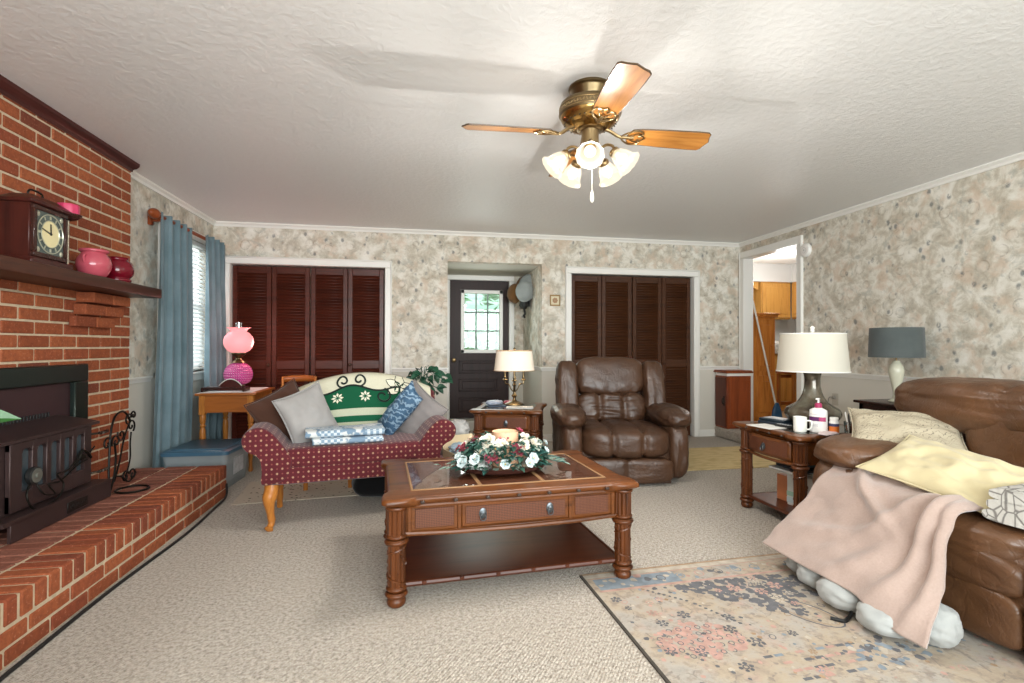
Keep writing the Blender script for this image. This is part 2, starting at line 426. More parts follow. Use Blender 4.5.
# ---------------------------------------------------------------- room shell
XL, XR, YB, YF, ZC, ZR = -2.165, 4.005, 5.84, -2.2, 2.44, 0.857
def struct(o): o['kind'] = 'structure'; return o
def split_mat(name, up, low, z):
    """wallpaper above the chair rail, paint below"""
    n = NT(name)
    return n
def wall(name, boxes, mats=None):
    b = MB()
    for a, c in boxes:
        z0, z1 = a[2], c[2]
        if z0 < ZR < z1:
            b.mi = 1; b.span(a, (c[0], c[1], ZR)); b.mi = 0; b.span((a[0], a[1], ZR), c)
        else:
            b.mi = 1 if z1 <= ZR else 0; b.span(a, c)
    return struct(b.build(name, mats or [M['paper'], M['dado']], smooth=False))
b = MB(); b.span((XL-0.3, YF-0.2, -0.12), (XR+0.3, 7.2, 0.0)); struct(b.build('floor', M['carpet'], smooth=False))
b = MB(); b.span((XL-0.2, YF-0.1, ZC), (XR+0.12, YB+0.12, ZC+0.1)); struct(b.build('ceiling', M['ceiling'], smooth=False))
wall('wall_left', [((XL-0.12, YF, 0), (XL, 4.76, ZC)), ((XL-0.12, 5.70, 0), (XL, YB+0.12, ZC)),
                   ((XL-0.12, 4.76, 0), (XL, 5.70, 0.87)), ((XL-0.12, 4.76, 2.15), (XL, 5.70, ZC))])
CL, CR, AL = (-1.995, -0.395), (1.775, 3.36), (0.302, 1.414)
ZT, ZA = 2.0, 2.10
wall('wall_back', [((XL, YB, 0), (CL[0]-0.03, YB+0.12, ZC)), ((CL[0]-0.03, YB, ZT+0.03), (CL[1]+0.03, YB+0.12, ZC)), ((CL[1]+0.03, YB, 0), (AL[0], YB+0.12, ZC)),
                   ((AL[0], YB, ZA), (AL[1], YB+0.12, ZC)), ((AL[1], YB, 0), (CR[0]-0.03, YB+0.12, ZC)), ((CR[0]-0.03, YB, ZT+0.03), (CR[1]+0.03, YB+0.12, ZC)),
                   ((CR[1]+0.03, YB, 0), (XR+0.12, YB+0.12, ZC))])
DY0, DY1, DZ = 4.834, 5.735, 2.235
wall('wall_right', [((XR, YF, 0), (XR+0.12, DY0-0.03, ZC)), ((XR, DY1+0.03, 0), (XR+0.12, YB, ZC)), ((XR, DY0-0.03, DZ+0.03), (XR+0.12, DY1+0.03, ZC))])
wall('wall_front', [((XL, YF-0.12, 0), (-1.5, YF, ZC)), ((3.3, YF-0.12, 0), (XR, YF, ZC)), ((-1.5, YF-0.12, 0), (3.3, YF, 0.5)), ((-1.5, YF-0.12, 2.33), (3.3, YF, ZC))])
# entry recess behind the back wall
AY = 6.95
wall('wall_entry_left', [((AL[0]-0.1, YB+0.12, 0), (AL[0], AY+0.1, ZA+0.1))])
wall('wall_entry_right', [((AL[1], YB+0.12, 0), (AL[1]+0.1, AY+0.1, ZA+0.1))])
wall('wall_entry_back', [((AL[0], AY, 2.03), (AL[1], AY+0.1, ZA+0.05)), ((1.21, AY, 0), (AL[1], AY+0.1, 2.03)), ((AL[0], AY, 0), (0.37, AY+0.1, 2.03))])
b = MB(); b.span((AL[0], YB+0.12, ZA), (AL[1], AY, ZA+0.06)); struct(b.build('ceiling_entry', M['dado'], smooth=False))
b = MB(); b.span((AL[0], 6.70, 0.0), (AL[1], AY+0.1, 0.13), 0.01); struct(b.build('trim_10', M['step_face'], smooth=False))
# plain closets behind the louvers
for k, (a, c) in enumerate((CL, CR)):
    b = MB(); b.span((a-0.10, YB+0.5, 0), (c+0.10, YB+0.55, 2.2)); b.span((a-0.10, YB+0.121, 0), (a-0.06, YB+0.5, 2.2)); b.span((c+0.06, YB+0.121, 0), (c+0.10, YB+0.5, 2.2)); b.span((a-0.10, YB+0.121, 2.2), (c+0.10, YB+0.55, 2.24)); struct(b.build('wall_closet_'+('left', 'right')[k], M['dado'], smooth=False))
# white casings
def casing(name, frame):  # list of spans
    b = MB()
    for a, c in frame: b.span(a, c, 0.008)
    return struct(b.build(name, M['trim']))
for k, (a, c) in enumerate((CL, CR)):
    w = 0.078; t = 0.022
    casing('trim_%d' % (k+1), [((a-w, YB-t, 0), (a, YB+0.10, ZT)), ((c, YB-t, 0), (c+w, YB+0.10, ZT)), ((a-w, YB-t, ZT), (c+w, YB+0.10, ZT+0.082)),
                               ((a-w, YB-t-0.008, 0), (a-w+0.02, YB, ZT+0.082)), ((c+w-0.02, YB-t-0.008, 0), (c+w, YB, ZT+0.082)), ((a-w, YB-t-0.008, ZT+0.062), (c+w, YB, ZT+0.082))])
w = 0.085
casing('trim_3', [((XR-0.022, DY0-w, 0.0), (XR+0.12, DY0, DZ)), ((XR-0.022, DY1, 0.0), (XR+0.12, DY1+w, DZ)), ((XR-0.022, DY0-w, DZ), (XR+0.12, DY1+w, DZ+0.085)),
                  ((XR-0.03, DY0-w, 0), (XR-0.02, DY0-w+0.02, DZ+0.085)), ((XR-0.03, DY1+w-0.02, 0), (XR-0.02, DY1+w, DZ+0.085))])
casing('trim_4', [((0.33, AY-0.02, 0.13), (0.393, AY+0.1, 2.03)), ((1.21, AY-0.02, 0.13), (1.285, AY+0.1, 2.03)), ((0.33, AY-0.02, 2.03), (1.285, AY+0.1, ZA))])
# crown moulding, chair rails, baseboards
def run(name, segs, h0, h1, t, mat='trim'):
    b = MB()
    for p, q in segs:
        p, q = Vector(p), Vector(q); d = (q-p); L = d.length; X = T(p.x, p.y, 0) @ RZ(atan2(d.y, d.x))
        prof = [(0, h0), (-t*0.35, h0), (-t*0.5, lerp(h0, h1, .4)), (-t, lerp(h0, h1, .75)), (-t, h1), (0, h1)]
        n = len(prof)
        vs = [(0, y, z) for y, z in prof]+[(L, y, z) for y, z in prof]
        b.poly(vs, [[i, (i+1) % n, n+(i+1) % n, n+i] for i in range(n)]+[list(range(n))[::-1], list(range(n, 2*n))], X)
    return struct(b.build(name, M[mat], ang=25))
crown = [((XL, YB), (XR, YB)), ((XR, YB), (XR, YF)), ((XL, YF), (XL, YB))]
run('trim_5', crown, 2.395, 2.44, 0.04)
rail_back = [((CL[1]+0.078, YB), (AL[0], YB)), ((AL[1], YB), (CR[0]-0.078, YB)), ((CR[1]+0.078, YB), (XR, YB))]
run('trim_6', rail_back+[((XR, DY0-w), (XR, YF)), ((XL, 4.06), (XL, 4.58)), ((AL[1], YB), (AL[1], YB+0.02))], 0.835, 0.88, 0.022)
run('trim_7', [((AL[1], AY), (AL[1], YB)), ((AL[0], YB), (AL[0], AY))], 0.835, 0.88, 0.018)
run('baseboard_back', rail_back, 0.0, 0.085, 0.016); run('baseboard_right', [((XR, DY0-w), (XR, YF))], 0.0, 0.085, 0.016)
run('baseboard_left', [((XL, 4.06), (XL, YB))], 0.0, 0.085, 0.016)
# ---- carpeted landing below the kitchen doorway
b = MB(); b.box((3.83, 5.27, 0.065), (0.37, 1.16, 0.13), 0.025, seg=3); struct(b.build('floor_landing', M['carpet']))
# ---- bifold louver doors
def louver(name, x0, x1, mat, knobs):
    root = bpy.data.objects.new(name, None); COL.objects.link(root); root.location = (x0, YB+0.055, 0.012); struct(root)
    pw = (x1-x0)/2
    for k in range(2):
        b = MB(); z0, z1 = 0.0, 1.975; x = k*pw; st = 0.052; g = 0.003
        b.span((x+g, -0.014, z0), (x+st, 0.014, z1), 0.004); b.span((x+pw-st, -0.014, z0), (x+pw-g, 0.014, z1), 0.004)
        rails = [(z0, 0.13), (0.86, 0.95), (z1-0.075, z1)]
        for a, c in rails: b.span((x+st, -0.013, a), (x+pw-st, 0.013, c), 0.003)
        pn = b.build('door_panel', mat, root)
        s = MB()
        for lo, hi in ((0.13, 0.86), (0.95, z1-0.075)):
            n = int((hi-lo)/0.031)
            for i in range(n):
                z = lo+(i+0.5)*(hi-lo)/n
                s.box((0, 0, 0), (pw-2*st+0.006, 0.046, 0.006), 0.0015, T(x+pw/2, 0, z) @ RX(radians(48)))
        s.build('louver_slats', mat, pn)
        if (k == 0) == knobs:
            h = MB(); h.lathe(mprof([(0.004, 0), (0.006, 0.008), (0.016, 0.014), (0.017, 0.022), (0.010, 0.030), (0.0, 0.031)], 3), 14, T(x+(pw-0.026 if k == 0 else 0.026), -0.014, 0.905) @ RX(pi/2))
            h.build('door_knob', M['walnut'], pn)
mid = (CL[0]+CL[1])/2; louver('door_1', CL[0]+0.005, mid-0.004, M['mahog_lit'], True); louver('door_2', mid+0.004, CL[1]-0.012, M['mahog_lit'], False)
mid = (CR[0]+CR[1])/2; louver('door_3', CR[0]+0.005, mid-0.003, M['walnut'], True); louver('door_4', mid+0.003, CR[1]-0.012, M['walnut'], False)
# ---- entry door with a nine pane light
root = bpy.data.objects.new('door_5', None); COL.objects.link(root); root.location = (0.393, AY+0.02, 0.135); struct(root)
DW, DH = 0.817, 1.895
b = MB()
gx0, gx1, gz0, gz1 = 0.15, 0.735, 0.895, 1.765
b.span((0, 0, 0), (gx0, 0.044, DH)); b.span((gx1, 0, 0), (DW, 0.044, DH)); b.span((gx0, 0, gz1), (gx1, 0.044, DH)); b.span((gx0, 0, 0), (gx1, 0.044, gz0))
b.build('door_slab', M['door_dark'], root)
for a, c in ((0.615, 0.79), (0.365, 0.54), (0.08, 0.285)):
    b = MB(); X0, X1 = 0.125, 0.665
    for p, q in (((X0, a), (X1, a+0.018)), ((X0, c-0.018), (X1, c)), ((X0, a), (X0+0.018, c)), ((X1-0.018, a), (X1, c))): b.span((p[0], -0.012, p[1]), (q[0], 0.0, q[1]), 0.004)
    b.box(((X0+X1)/2, 0, (a+c)/2), (X1-X0-0.09, 0.014, c-a-0.07), 0.006); b.build('raised_panel', M['door_dark'], root)
b = MB()
for p, q in (((gx0, gz0), (gx1, gz0+0.05)), ((gx0, gz1-0.05), (gx1, gz1)), ((gx0, gz0), (gx0+0.05, gz1)), ((gx1-0.05, gz0), (gx1, gz1))): b.span((p[0], -0.014, p[1]), (q[0], 0.03, q[1]), 0.006)
fr = b.build('window_frame', M['trim'], root)
b = MB()
for i in (1, 2):
    x = lerp(gx0+0.05, gx1-0.05, i/3); z = lerp(gz0+0.05, gz1-0.05, i/3)
    b.span((x-0.009, -0.004, gz0+0.03), (x+0.009, 0.03, gz1-0.03), 0.003); b.span((gx0+0.03, -0.004, z-0.009), (gx1-0.03, 0.03, z+0.009), 0.003)
b.build('muntin', plain('grey_muntin', '#7f8f88', 0.5), root)
b = MB(); b.span((gx0+0.02, 0.014, gz0+0.02), (gx1-0.02, 0.018, gz1-0.02)); b.build('glass_pane', glass('door_glass', '#d9efe0', 0.02), root)
b = MB(); b.lathe(mprof([(0.026, 0), (0.026, 0.006), (0.010, 0.012), (0.010, 0.035), (0.027, 0.045), (0.026, 0.062), (0.0, 0.068)], 3), 16, T(0.055, 0, 0.80) @ RX(pi/2)); b.build('door_knob', M['brass'], root)
# ---- left window
root = bpy.data.objects.new('window_1', None); COL.objects.link(root); root.location = (XL, 5.23, 0.87); struct(root)
b = MB(); hw, hh = 0.47, 1.28
for p, q in (((-hw-0.075, -0.075), (-hw, hh+0.085)), ((hw, -0.075), (hw+0.075, hh+0.085)), ((-hw, hh), (hw, hh+0.085)), ((-hw, -0.085), (hw, -0.02))): b.span((-0.0, p[0], p[1]), (0.02, q[0], q[1]), 0.005)
b.span((-0.12, -hw-0.04, -0.022), (0.05, hw+0.04, 0.0), 0.006); b.build('window_frame', M['trim'], root)
b = MB()
for p, q in (((-hw, 0), (-hw+0.045, hh)), ((hw-0.045, 0), (hw, hh)), ((-hw, hh-0.045), (hw, hh)), ((-hw, 0), (hw, 0.05)), ((-hw, hh/2-0.025), (hw, hh/2+0.025))): b.span((-0.10, p[0], p[1]), (-0.065, q[0], q[1]), 0.004)
b.build('window_sash', M['trim'], root)
b = MB(); b.span((-0.085, -hw, 0), (-0.081, hw, hh)); b.build('glass_pane', glass('window_glass', '#ffffff', 0.01), root)
# blinds
bl = thing('window_blind', 'white horizontal slat blind in the bright window between the blue curtains', 'window blind', (XL-0.03, 5.23, 2.13))
b = MB(); b.box((0, 0, 0.0), (0.05, 0.93, 0.035), 0.004); b.build('head_rail', M['plastic_white'], bl)
n = NT('blind_slat'); n.set('#eef0ee', 0.5); tl = n.n.new('ShaderNodeBsdfTranslucent'); tl.inputs[0].default_value = lin('#ffffff')
mx = n.n.new('ShaderNodeMixShader'); mx.inputs[0].default_value = 0.30; n.link(n.p.outputs[0], mx.inputs[1]); n.link(tl.outputs[0], mx.inputs[2]); n.link(mx.outputs[0], n.out.inputs[0])
b = MB()
for i in range(30): b.box((0, 0, 0), (0.050, 0.92, 0.0025), 0.0, T(0, 0, -0.035-i*0.040) @ RY(radians(48)))
b.build('slats', n.m, bl, smooth=False)
b = MB()
for y in (-0.38, 0.0, 0.38): b.tube([(0.027, y, 0), (0.027, y, -1.22)], 0.0012, 5)
b.build('ladder_cords', M['plastic_white'], bl)
b = MB(); b.box((0, 0, -1.235), (0.045, 0.92, 0.018), 0.004); b.build('bottom_rail', M['plastic_white'], bl)
# unseen rear window frame, added around the area fill behind the camera
root = bpy.data.objects.new('unseen_window_2', None); COL.objects.link(root); root.location = (0.9, YF, 0.5); struct(root)
b = MB()
for i in range(5): x = -2.4+i*1.2; b.span((x-0.04, -0.1, 0), (x+0.04, 0.0, 1.83), 0.005)
b.span((-2.4, -0.1, -0.03), (2.4, 0.03, 0.04), 0.005); b.span((-2.4, -0.1, 1.79), (2.4, 0.0, 1.86), 0.005); b.build('window_frame', M['trim'], root)
# ---- garden outside
b = MB(); b.span((-9, 7.4, -0.45), (9, 24, -0.35)); b.mi = 0; struct(b.build('ground_lawn', plain('lawn', '#6f9450', 0.9, bsc=40, bst=0.5), smooth=False))
b = MB(); b.span((-12, -3, -0.45), (-2.6, 7.3, -0.35)); struct(b.build('ground_lawn', plain('lawn_side', '#6f9450', 0.9, bsc=40, bst=0.5), smooth=False))
def shrub(loc, r, h, lab, seed):
    t = thing('garden_shrub', lab, 'shrub', loc)
    rd = random.Random(seed); b = MB()
    for i in range(900):
        a = rd.uniform(0, 2*pi); zz = rd.uniform(0.12, 1); q = r*sqrt(max(0.02, 1-(2*zz-1)**2))*rd.uniform(0.55, 1.05)
        X = T(q*cos(a), q*sin(a), h*zz) @ Euler((rd.uniform(-1, 1), rd.uniform(-1, 1), a)).to_matrix().to_4x4(); s = rd.uniform(0.10, 0.22)
        b.poly([(-s*.4, 0, 0), (0, -s, 0.03), (s*.4, 0, 0), (0, s, 0.03)], [[0, 1, 2, 3]], X)
    b.build('foliage', plain('garden_foliage', '#83b377', 0.7, var=0.35, vsc=2), t, smooth=False, recalc=False)
    b = MB(); b.tube([(0, 0, -0.05), (0.02, 0, h*0.5)], [0.06, 0.03]); b.build('stem', M['walnut'], t)
shrub((0.1, 9.6, -0.36), 1.1, 2.2, 'pale green shrub seen low through the left panes of the dark entry door', 1)
shrub((1.9, 12.8, -0.36), 1.9, 4.6, 'tall pale green shrub seen through the right panes of the dark entry door', 2)
# ---------------------------------------------------------------- brick chimney breast, hearth, mantel
BX, BY, HX, HZ = -2.046, 4.052, -1.417, 0.2385
rnd = random.Random(5)
def brick(b, c, d, bev=0.004):
    j = lambda s: rnd.uniform(-s, s)
    b.box((c[0]+j(.0012), c[1]+j(.001), c[2]+j(.001)), (d[0], d[1]+j(.003), d[2]+j(.002)), bev)
b = MB(); b.mi = 1
b.span((XL, 0.6, 0), (BX-0.006, BY-0.004, ZC)); b.mi = 0
CH, BL, MT = 0.0733, 0.228, 0.0125; k = 0; z = HZ
while z < 2.40:
    hgt = min(CH-MT, 2.435-z)
    y = BY; first = True
    while y > 0.7:
        L = (BL/2-MT if (k % 2 == 0) else BL-MT) if first else BL-MT
        if not (y < 3.38 and y-L > 2.57 and z < 0.88 and z > HZ-0.01):
            brick(b, (BX-0.05+0.0, y-L/2, z+hgt/2), (0.1, L, hgt))
        y -= L+MT; first = False
    z += CH; k += 1
# stepped corbel under the end of the mantel
cbl = MB()
for i, (y1, out) in enumerate(((3.86, 0.10), (3.84, 0.07), (3.80, 0.04))):
    zt = 1.452-i*CH
    for j in range(2):
        brick(cbl, (BX+out/2+0.002, y1-0.1-j*0.20+0.0, zt-0.033), (out, 0.192, 0.063))
struct(b.build('wall_chimney', [M['brick'], M['mortar']], ang=30)); tag(cbl.build('brick_corbel', M['brick'], ang=30), 'stepped brick corbel under the right end of the dark mantel shelf', 'corbel')
b = MB()
prof = [(-0.03, 2.372), (0.006, 2.372), (0.010, 2.39), (0.024, 2.40), (0.036, 2.42), (0.038, 2.44), (-0.03, 2.44)]
n_ = len(prof); vs = []
for yy, ex in ((0.6, 0), (BY, 1)):
    for px_, pz in prof: vs.append((BX+px_, yy+(max(px_, 0) if ex else 0), pz))
for px_, pz in prof: vs.append((XL, BY+max(px_, 0), pz))
fc = []
for s_ in (0, n_): fc += [[s_+i, s_+(i+1) % n_, s_+n_+(i+1) % n_, s_+n_+i] for i in range(n_)]
b.poly(vs, fc); struct(b.build('trim_8', M['crown_dark'], ang=25))
# hearth
h = thing('brick_hearth', 'raised red brick hearth platform running along the foot of the brick chimney', 'hearth', (0, 0, 0))
b = MB(); b.mi = 1; b.span((BX+0.002, 0.6, 0), (HX-0.006, 4.095, HZ-0.006)); b.mi = 0
y = 4.098; RW = 0.0735
nrow = 0
while y > 0.7:
    brick(b, (HX-0.095, y-(RW-0.013)/2, HZ-0.047), (0.19, RW-0.013, 0.094), 0.006); y -= RW; nrow += 1
for i, zc in enumerate((0.1015, 0.0345)):
    y = 4.098; first = True
    while y > 0.7:
        L = (BL/2-0.013 if i == 0 else BL-0.013) if first else BL-0.013
        brick(b, (HX-0.04, y-L/2, zc), (0.08, L, 0.056)); y -= L+0.013; first = False
b.build('hearth_front', [M['brick'], M['mortar']], h, ang=30)
b = MB()
for r in range(2):
    x = HX-0.195-0.012-r*0.209
    y = 4.098-(0.0 if r % 2 == 0 else 0.0)
    while y > 0.7:
        brick(b, (x-0.0965, y-(RW-0.010)/2, HZ-0.03), (0.195, RW-0.010, 0.06)); y -= RW
b.build('hearth_top', M['brick_top'], h, ang=30)
# mantel
m = thing('mantel_shelf', 'thick dark brown wooden mantel shelf set on the brick chimney', 'mantel', (-1.78, 3.92, 1.455))
b = MB(); b.span((-0.27, -3.1, 0), (0, 0, 0.065), 0.006, seg=2)
m2 = b.build('shelf_board', M['mantel'], m)
# ---------------------------------------------------------------- fireplace insert
fi = thing('fireplace_insert', 'bronze brown wood burning insert with five glass slots sitting on the brick hearth', 'stove', (-2.03, 2.98, HZ))
b = MB(); fy, fz = 0.555, 0.777
for p, q in (((-fy, fz-0.105), (fy, fz)), ((fy-0.125, 0), (fy, fz-0.105)), ((-fy, 0), (-fy+0.125, fz-0.105))): b.span((-0.01, p[0], p[1]), (0.022, q[0], q[1]), 0.006)
b.build('surround', M['stove_frame'], fi)
b = MB(); b.span((-0.03, -fy+0.1, 0.1), (-0.008, fy-0.1, fz-0.09)); bp = b.build('back_panel', plain('maroon_black_panel', '#3a2528', 0.5, 0.2), fi)
b = MB()
for i in range(27): b.box((-0.006, -0.33+i*0.0225, 0.50), (0.012, 0.008, 0.035), 0.002)
b.build('vent_grille', M['black'], bp)
b = MB()  # body box, tapering hood top
b.span((-0.02, -0.335, 0.10), (0.17, 0.33, 0.45), 0.008)
b.poly([(-0.02, -0.36, 0.495), (0.20, -0.36, 0.452), (0.20, 0.345, 0.452), (-0.02, 0.345, 0.495), (-0.02, -0.36, 0.475), (0.20, -0.36, 0.437), (0.20, 0.345, 0.437), (-0.02, 0.345, 0.475)],
       [[0, 1, 2, 3], [7, 6, 5, 4], [0, 4, 5, 1], [1, 5, 6, 2], [2, 6, 7, 3], [3, 7, 4, 0]])
b.build('firebox', M['stove'], fi, ang=25)
b = MB()  # ash lip base
b.prism([(-0.02, -0.40), (0.24, -0.40), (0.24, 0.385), (-0.02, 0.385)], 0.085, 0.105)
b.span((0.225, -0.36, 0.004), (0.24, 0.385, 0.09), 0.002); b.span((-0.02, 0.37, 0.0), (0.235, 0.385, 0.09)); b.span((-0.02, -0.40, 0.0), (0.16, -0.385, 0.09)); b.span((-0.02, -0.38, 0.0), (0.06, 0.37, 0.09))
ba = b.build('ash_lip', M['stove'], fi)
b = MB(); b.box((0.242, 0.085, 0.047), (0.006, 0.16, 0.055), 0.003)
for i in range(8): b.box((0.246, 0.03+i*0.016, 0.047+0.006*sin(i*2.1)), (0.003, 0.010, 0.014), 0.001)
b.build('name_plate', plain('cast_iron_plate', '#2a2827', 0.4, 0.7), ba)
b = MB()  # door with five slots
dy0, dy1 = -0.30, 0.28; slots = [(-0.215+i*0.096) for i in range(5)]; sw = 0.062
xs = 0.172
edges = [dy0]+[e for s_ in slots for e in (s_-sw/2+0.02, s_+sw/2+0.02)]+[dy1]
for i in range(0, len(edges), 2): b.span((xs, edges[i], 0.12), (xs+0.022, edges[i+1], 0.435), 0.003)
b.span((xs, dy0, 0.40), (xs+0.0215, dy1, 0.435), 0.003); b.span((xs, dy0, 0.12), (xs+0.0215, dy1, 0.20), 0.003)
for s_ in slots:  # rounded slot tops
    for sg in (1, -1):
        pts = [(s_+0.02+sg*sw/2, 0.40), (s_+0.02+sg*(sw/2-0.016), 0.40), (s_+0.02+sg*(sw/2-0.006), 0.394), (s_+0.02+sg*sw/2, 0.382)]
        b.prism(pts if sg > 0 else pts[::-1], xs, xs+0.021, Matrix(((0, 0, 1, 0), (1, 0, 0, 0), (0, 1, 0, 0), (0, 0, 0, 1))))
dr = b.build('stove_door', M['stove'], fi)
b = MB(); b.span((xs-0.004, dy0+0.01, 0.15), (xs+0.004, dy1-0.01, 0.42)); b.build('door_glass', M['stove_glass'], dr)
for z in (0.385, 0.165):
    b = MB(); b.cyl((xs+0.01, 0.27, z), (xs+0.045, 0.31, z), 0.006)
    pts = [(xs+0.045+0.008*cos(t*1.3), 0.30+t*0.0042, z+0.008*sin(t*1.3)) for t in range(24)]; b.tube(pts, 0.0028, 5)
    b.build('spring_handle', plain('dark_handle_steel', '#3a3732', 0.3, 0.8), dr)
# cord and dial hanging on the stove
cd = thing('corded_dial', 'round dial on a looped black cord hanging in front of the stove door', 'thermostat', (-1.835, 2.84, 0.50))
b = MB(); X = T(0.0, -0.02, 0) @ RY(pi/2)
b.lathe([(0.042, -0.008), (0.042, 0.012), (0.036, 0.016)], 24, X); b.build('dial_body', M['black'], cd)
b = MB(); b.lathe([(0.034, 0.016), (0.034, 0.018)], 24, X); b.lathe([(0.012, 0.018), (0.012, 0.026)], 16, X); b.tube([(0.020*cos(a), 0.020*sin(a), 0.019) for a in [i*pi/12 for i in range(24)]], 0.002, 5, True)
for v in b.bm.verts: pass
dl = b.build('dial_face', plain('silver_dial', '#77776f', 0.4, 0.5), cd)
b = MB()
pts = spline([(0.0, -0.04, -0.03), (0.015, -0.08, -0.09), (0.02, -0.03, -0.16), (0.03, 0.10, -0.145), (0.02, 0.16, -0.09), (0.015, 0.12, -0.03), (0.01, 0.20, -0.03), (0.02, 0.28, 0.02), (0.02, 0.36, 0.03), (0.015, 0.42, 0.055)], 8); b.tube(pts, 0.0045, 7)
pts = spline([(0.0, 0.0, -0.04), (0.02, 0.02, -0.10), (0.025, 0.09, -0.12), (0.02, 0.05, -0.06), (0.015, 0.14, -0.07), (0.02, 0.26, -0.02), (0.03, 0.33, 0.0)], 8); b.tube(pts, 0.004, 7)
b.build('cord', M['iron'], cd)
b = MB(); b.tube(spline([(0.015, 0.26, -0.02), (0.02, 0.30, 0.05), (0.02, 0.34, 0.04), (0.02, 0.38, 0.0)], 6), 0.008, 7); b.box((0.02, 0.30, 0.02), (0.02, 0.05, 0.03), 0.005); b.build('plug', M['iron'], cd)
# ---------------------------------------------------------------- on the mantel
MZ = 1.5205
ck = thing('mantel_clock', 'dark wooden bracket clock with square brass dial and carrying handle on mantel', 'clock', (-1.935, 2.97, MZ))
ck.scale = (1.1, 1.06, 1.14)
b = MB(); b.box((0, 0, 0.018), (0.155, 0.285, 0.036), 0.006); b.box((-0.005, 0, 0.15), (0.12, 0.25, 0.245), 0.003); b.box((0, 0, 0.277), (0.15, 0.28, 0.018), 0.005)
b.poly([(-0.07, -0.13, 0.286), (0.07, -0.13, 0.286), (0.07, 0.13, 0.286), (-0.07, 0.13, 0.286), (-0.04, -0.09, 0.312), (0.04, -0.09, 0.312), (0.04, 0.09, 0.312), (-0.04, 0.09, 0.312)],
       [[4, 5, 6, 7], [0, 1, 5, 4], [1, 2, 6, 5], [2, 3, 7, 6], [3, 0, 4, 7]])
b.build('case', wood('dark_clock_wood', '#2b1210', '#451d17', 'Z', 0.3, 0.6), ck)
b = MB(); 
for p, q in (((-0.115, 0.04), (0.115, 0.062)), ((-0.115, 0.245), (0.115, 0.265)), ((-0.115, 0.062), (-0.092, 0.245)), ((0.092, 0.062), (0.115, 0.245))): b.span((0.05, p[0], p[1]), (0.068, q[0], q[1]), 0.003)
b.build('bezel', M['cherry_dark'], ck)
b = MB(); b.box((0.057, 0, 0.153), (0.004, 0.185, 0.185)); dl = b.build('dial', plain('grey_green_dial', '#5f6a66', 0.35, 0.3), ck)
X = T(0.06, 0, 0.153) @ RY(pi/2) @ RZ(pi/2)
b = MB(); b.lathe([(0.0, 0.0), (0.058, 0.0), (0.058, 0.0018), (0.0, 0.0018)], 40, X); b.build('dial_centre', plain('cream_dial', '#e6d9a8', 0.4), dl)
b = MB(); b.tube([(0.0625, 0.086*cos(a), 0.153+0.086*sin(a)) for a in [i*pi/24 for i in range(48)]], 0.0025, 5, True); b.tube([(0.0625, 0.060*cos(a), 0.153+0.060*sin(a)) for a in [i*pi/24 for i in range(48)]], 0.002, 5, True)
for i in range(12):
    a = i*pi/6; b.box((0, 0.073, 0), (0.002, 0.016, 0.006 if i % 3 else 0.010), 0, T(0.062, 0, 0.153) @ RX(a))
for sy in (1, -1):
    for sz in (1, -1): b.lathe([(0.0, 0), (0.012, 0.0), (0.008, 0.003), (0, 0.004)], 12, T(0.06, sy*0.078, 0.153+sz*0.078) @ RY(pi/2))
b.build('chapter_ring', plain('pale_silver', '#c9c9b4', 0.3, 0.6), dl)
b = MB(); b.box((0, 0.022, 0), (0.002, 0.046, 0.006), 0, T(0.065, 0, 0.153) @ RX(radians(93))); b.box((0, 0.030, 0), (0.002, 0.064, 0.004), 0, T(0.066, 0, 0.153) @ RX(radians(165))); b.lathe([(0, 0), (0.006, 0), (0.004, 0.004), (0, 0.005)], 12, T(0.064, 0, 0.153) @ RY(pi/2)); b.build('hands', M['black'], dl)
b = MB(); b.tube(spline([(0, -0.04, 0.311), (0, -0.048, 0.328), (0, -0.03, 0.343), (0, 0.03, 0.343), (0, 0.048, 0.328), (0, 0.04, 0.311)], 6), 0.0048, 8)
b.build('handle', M['iron'], ck)
b = MB()
for i in range(4):
    b = MB(); b.lathe([(0.0, 0), (0.007, 0.001), (0.005, 0.005), (0, 0.006)], 10, T(0.045, 0.128, 0.10+i*0.045) @ RX(-pi/2)); b.build('side_stud', M['brass'], ck)
cs = thing('candle_stand', 'tall slim candle stand with a dark saucer top beside the clock', 'candle holder', (-1.90, 3.155, MZ))
b = MB(); b.lathe(mprof([(0.055, 0), (0.055, 0.006), (0.03, 0.014), (0.009, 0.022), (0.0065, 0.03), (0.0065, 0.285), (0.012, 0.292)], 3), 20); b.build('stem', plain('pewter_stem', '#8f8574', 0.3, 0.7), cs)
b = MB(); b.lathe(mprof([(0.012, 0.288), (0.03, 0.293), (0.048, 0.303), (0.060, 0.318), (0.058, 0.323), (0.045, 0.312), (0.0, 0.305)], 3), 28, cap=False); b.build('saucer', M['cherry_dark'], cs)
b = MB(); b.lathe(mprof([(0.040, 0), (0.047, 0.004), (0.048, 0.062), (0.042, 0.070), (0.032, 0.064), (0.0, 0.062)], 3), 40, flute=lambda a, v: 1+0.05*sin(9*a+v*5)); b.tube([(0, 0, 0.060), (0.002, 0, 0.078)], 0.0018, 5)
c = b.build('candle', plain('pink_candle_wax', '#c93c63', 0.4), None); tag(c, 'bright pink candle sitting on the saucer of the tall candle stand', 'candle'); c.location = (-1.90, 3.155, MZ+0.3065)
pt = thing('lidded_jar', 'round pink glazed jar on the mantel between candle stand and dark red jug', 'jar', (-1.88, 3.345, MZ)); pt.scale = (0.86, 0.86, 1.05)
b = MB(); b.lathe(mprof([(0.045, 0), (0.075, 0.018), (0.097, 0.062), (0.094, 0.10), (0.072, 0.132), (0.066, 0.142)], 5), 32); b.build('body', M['pink_glaze'], pt)
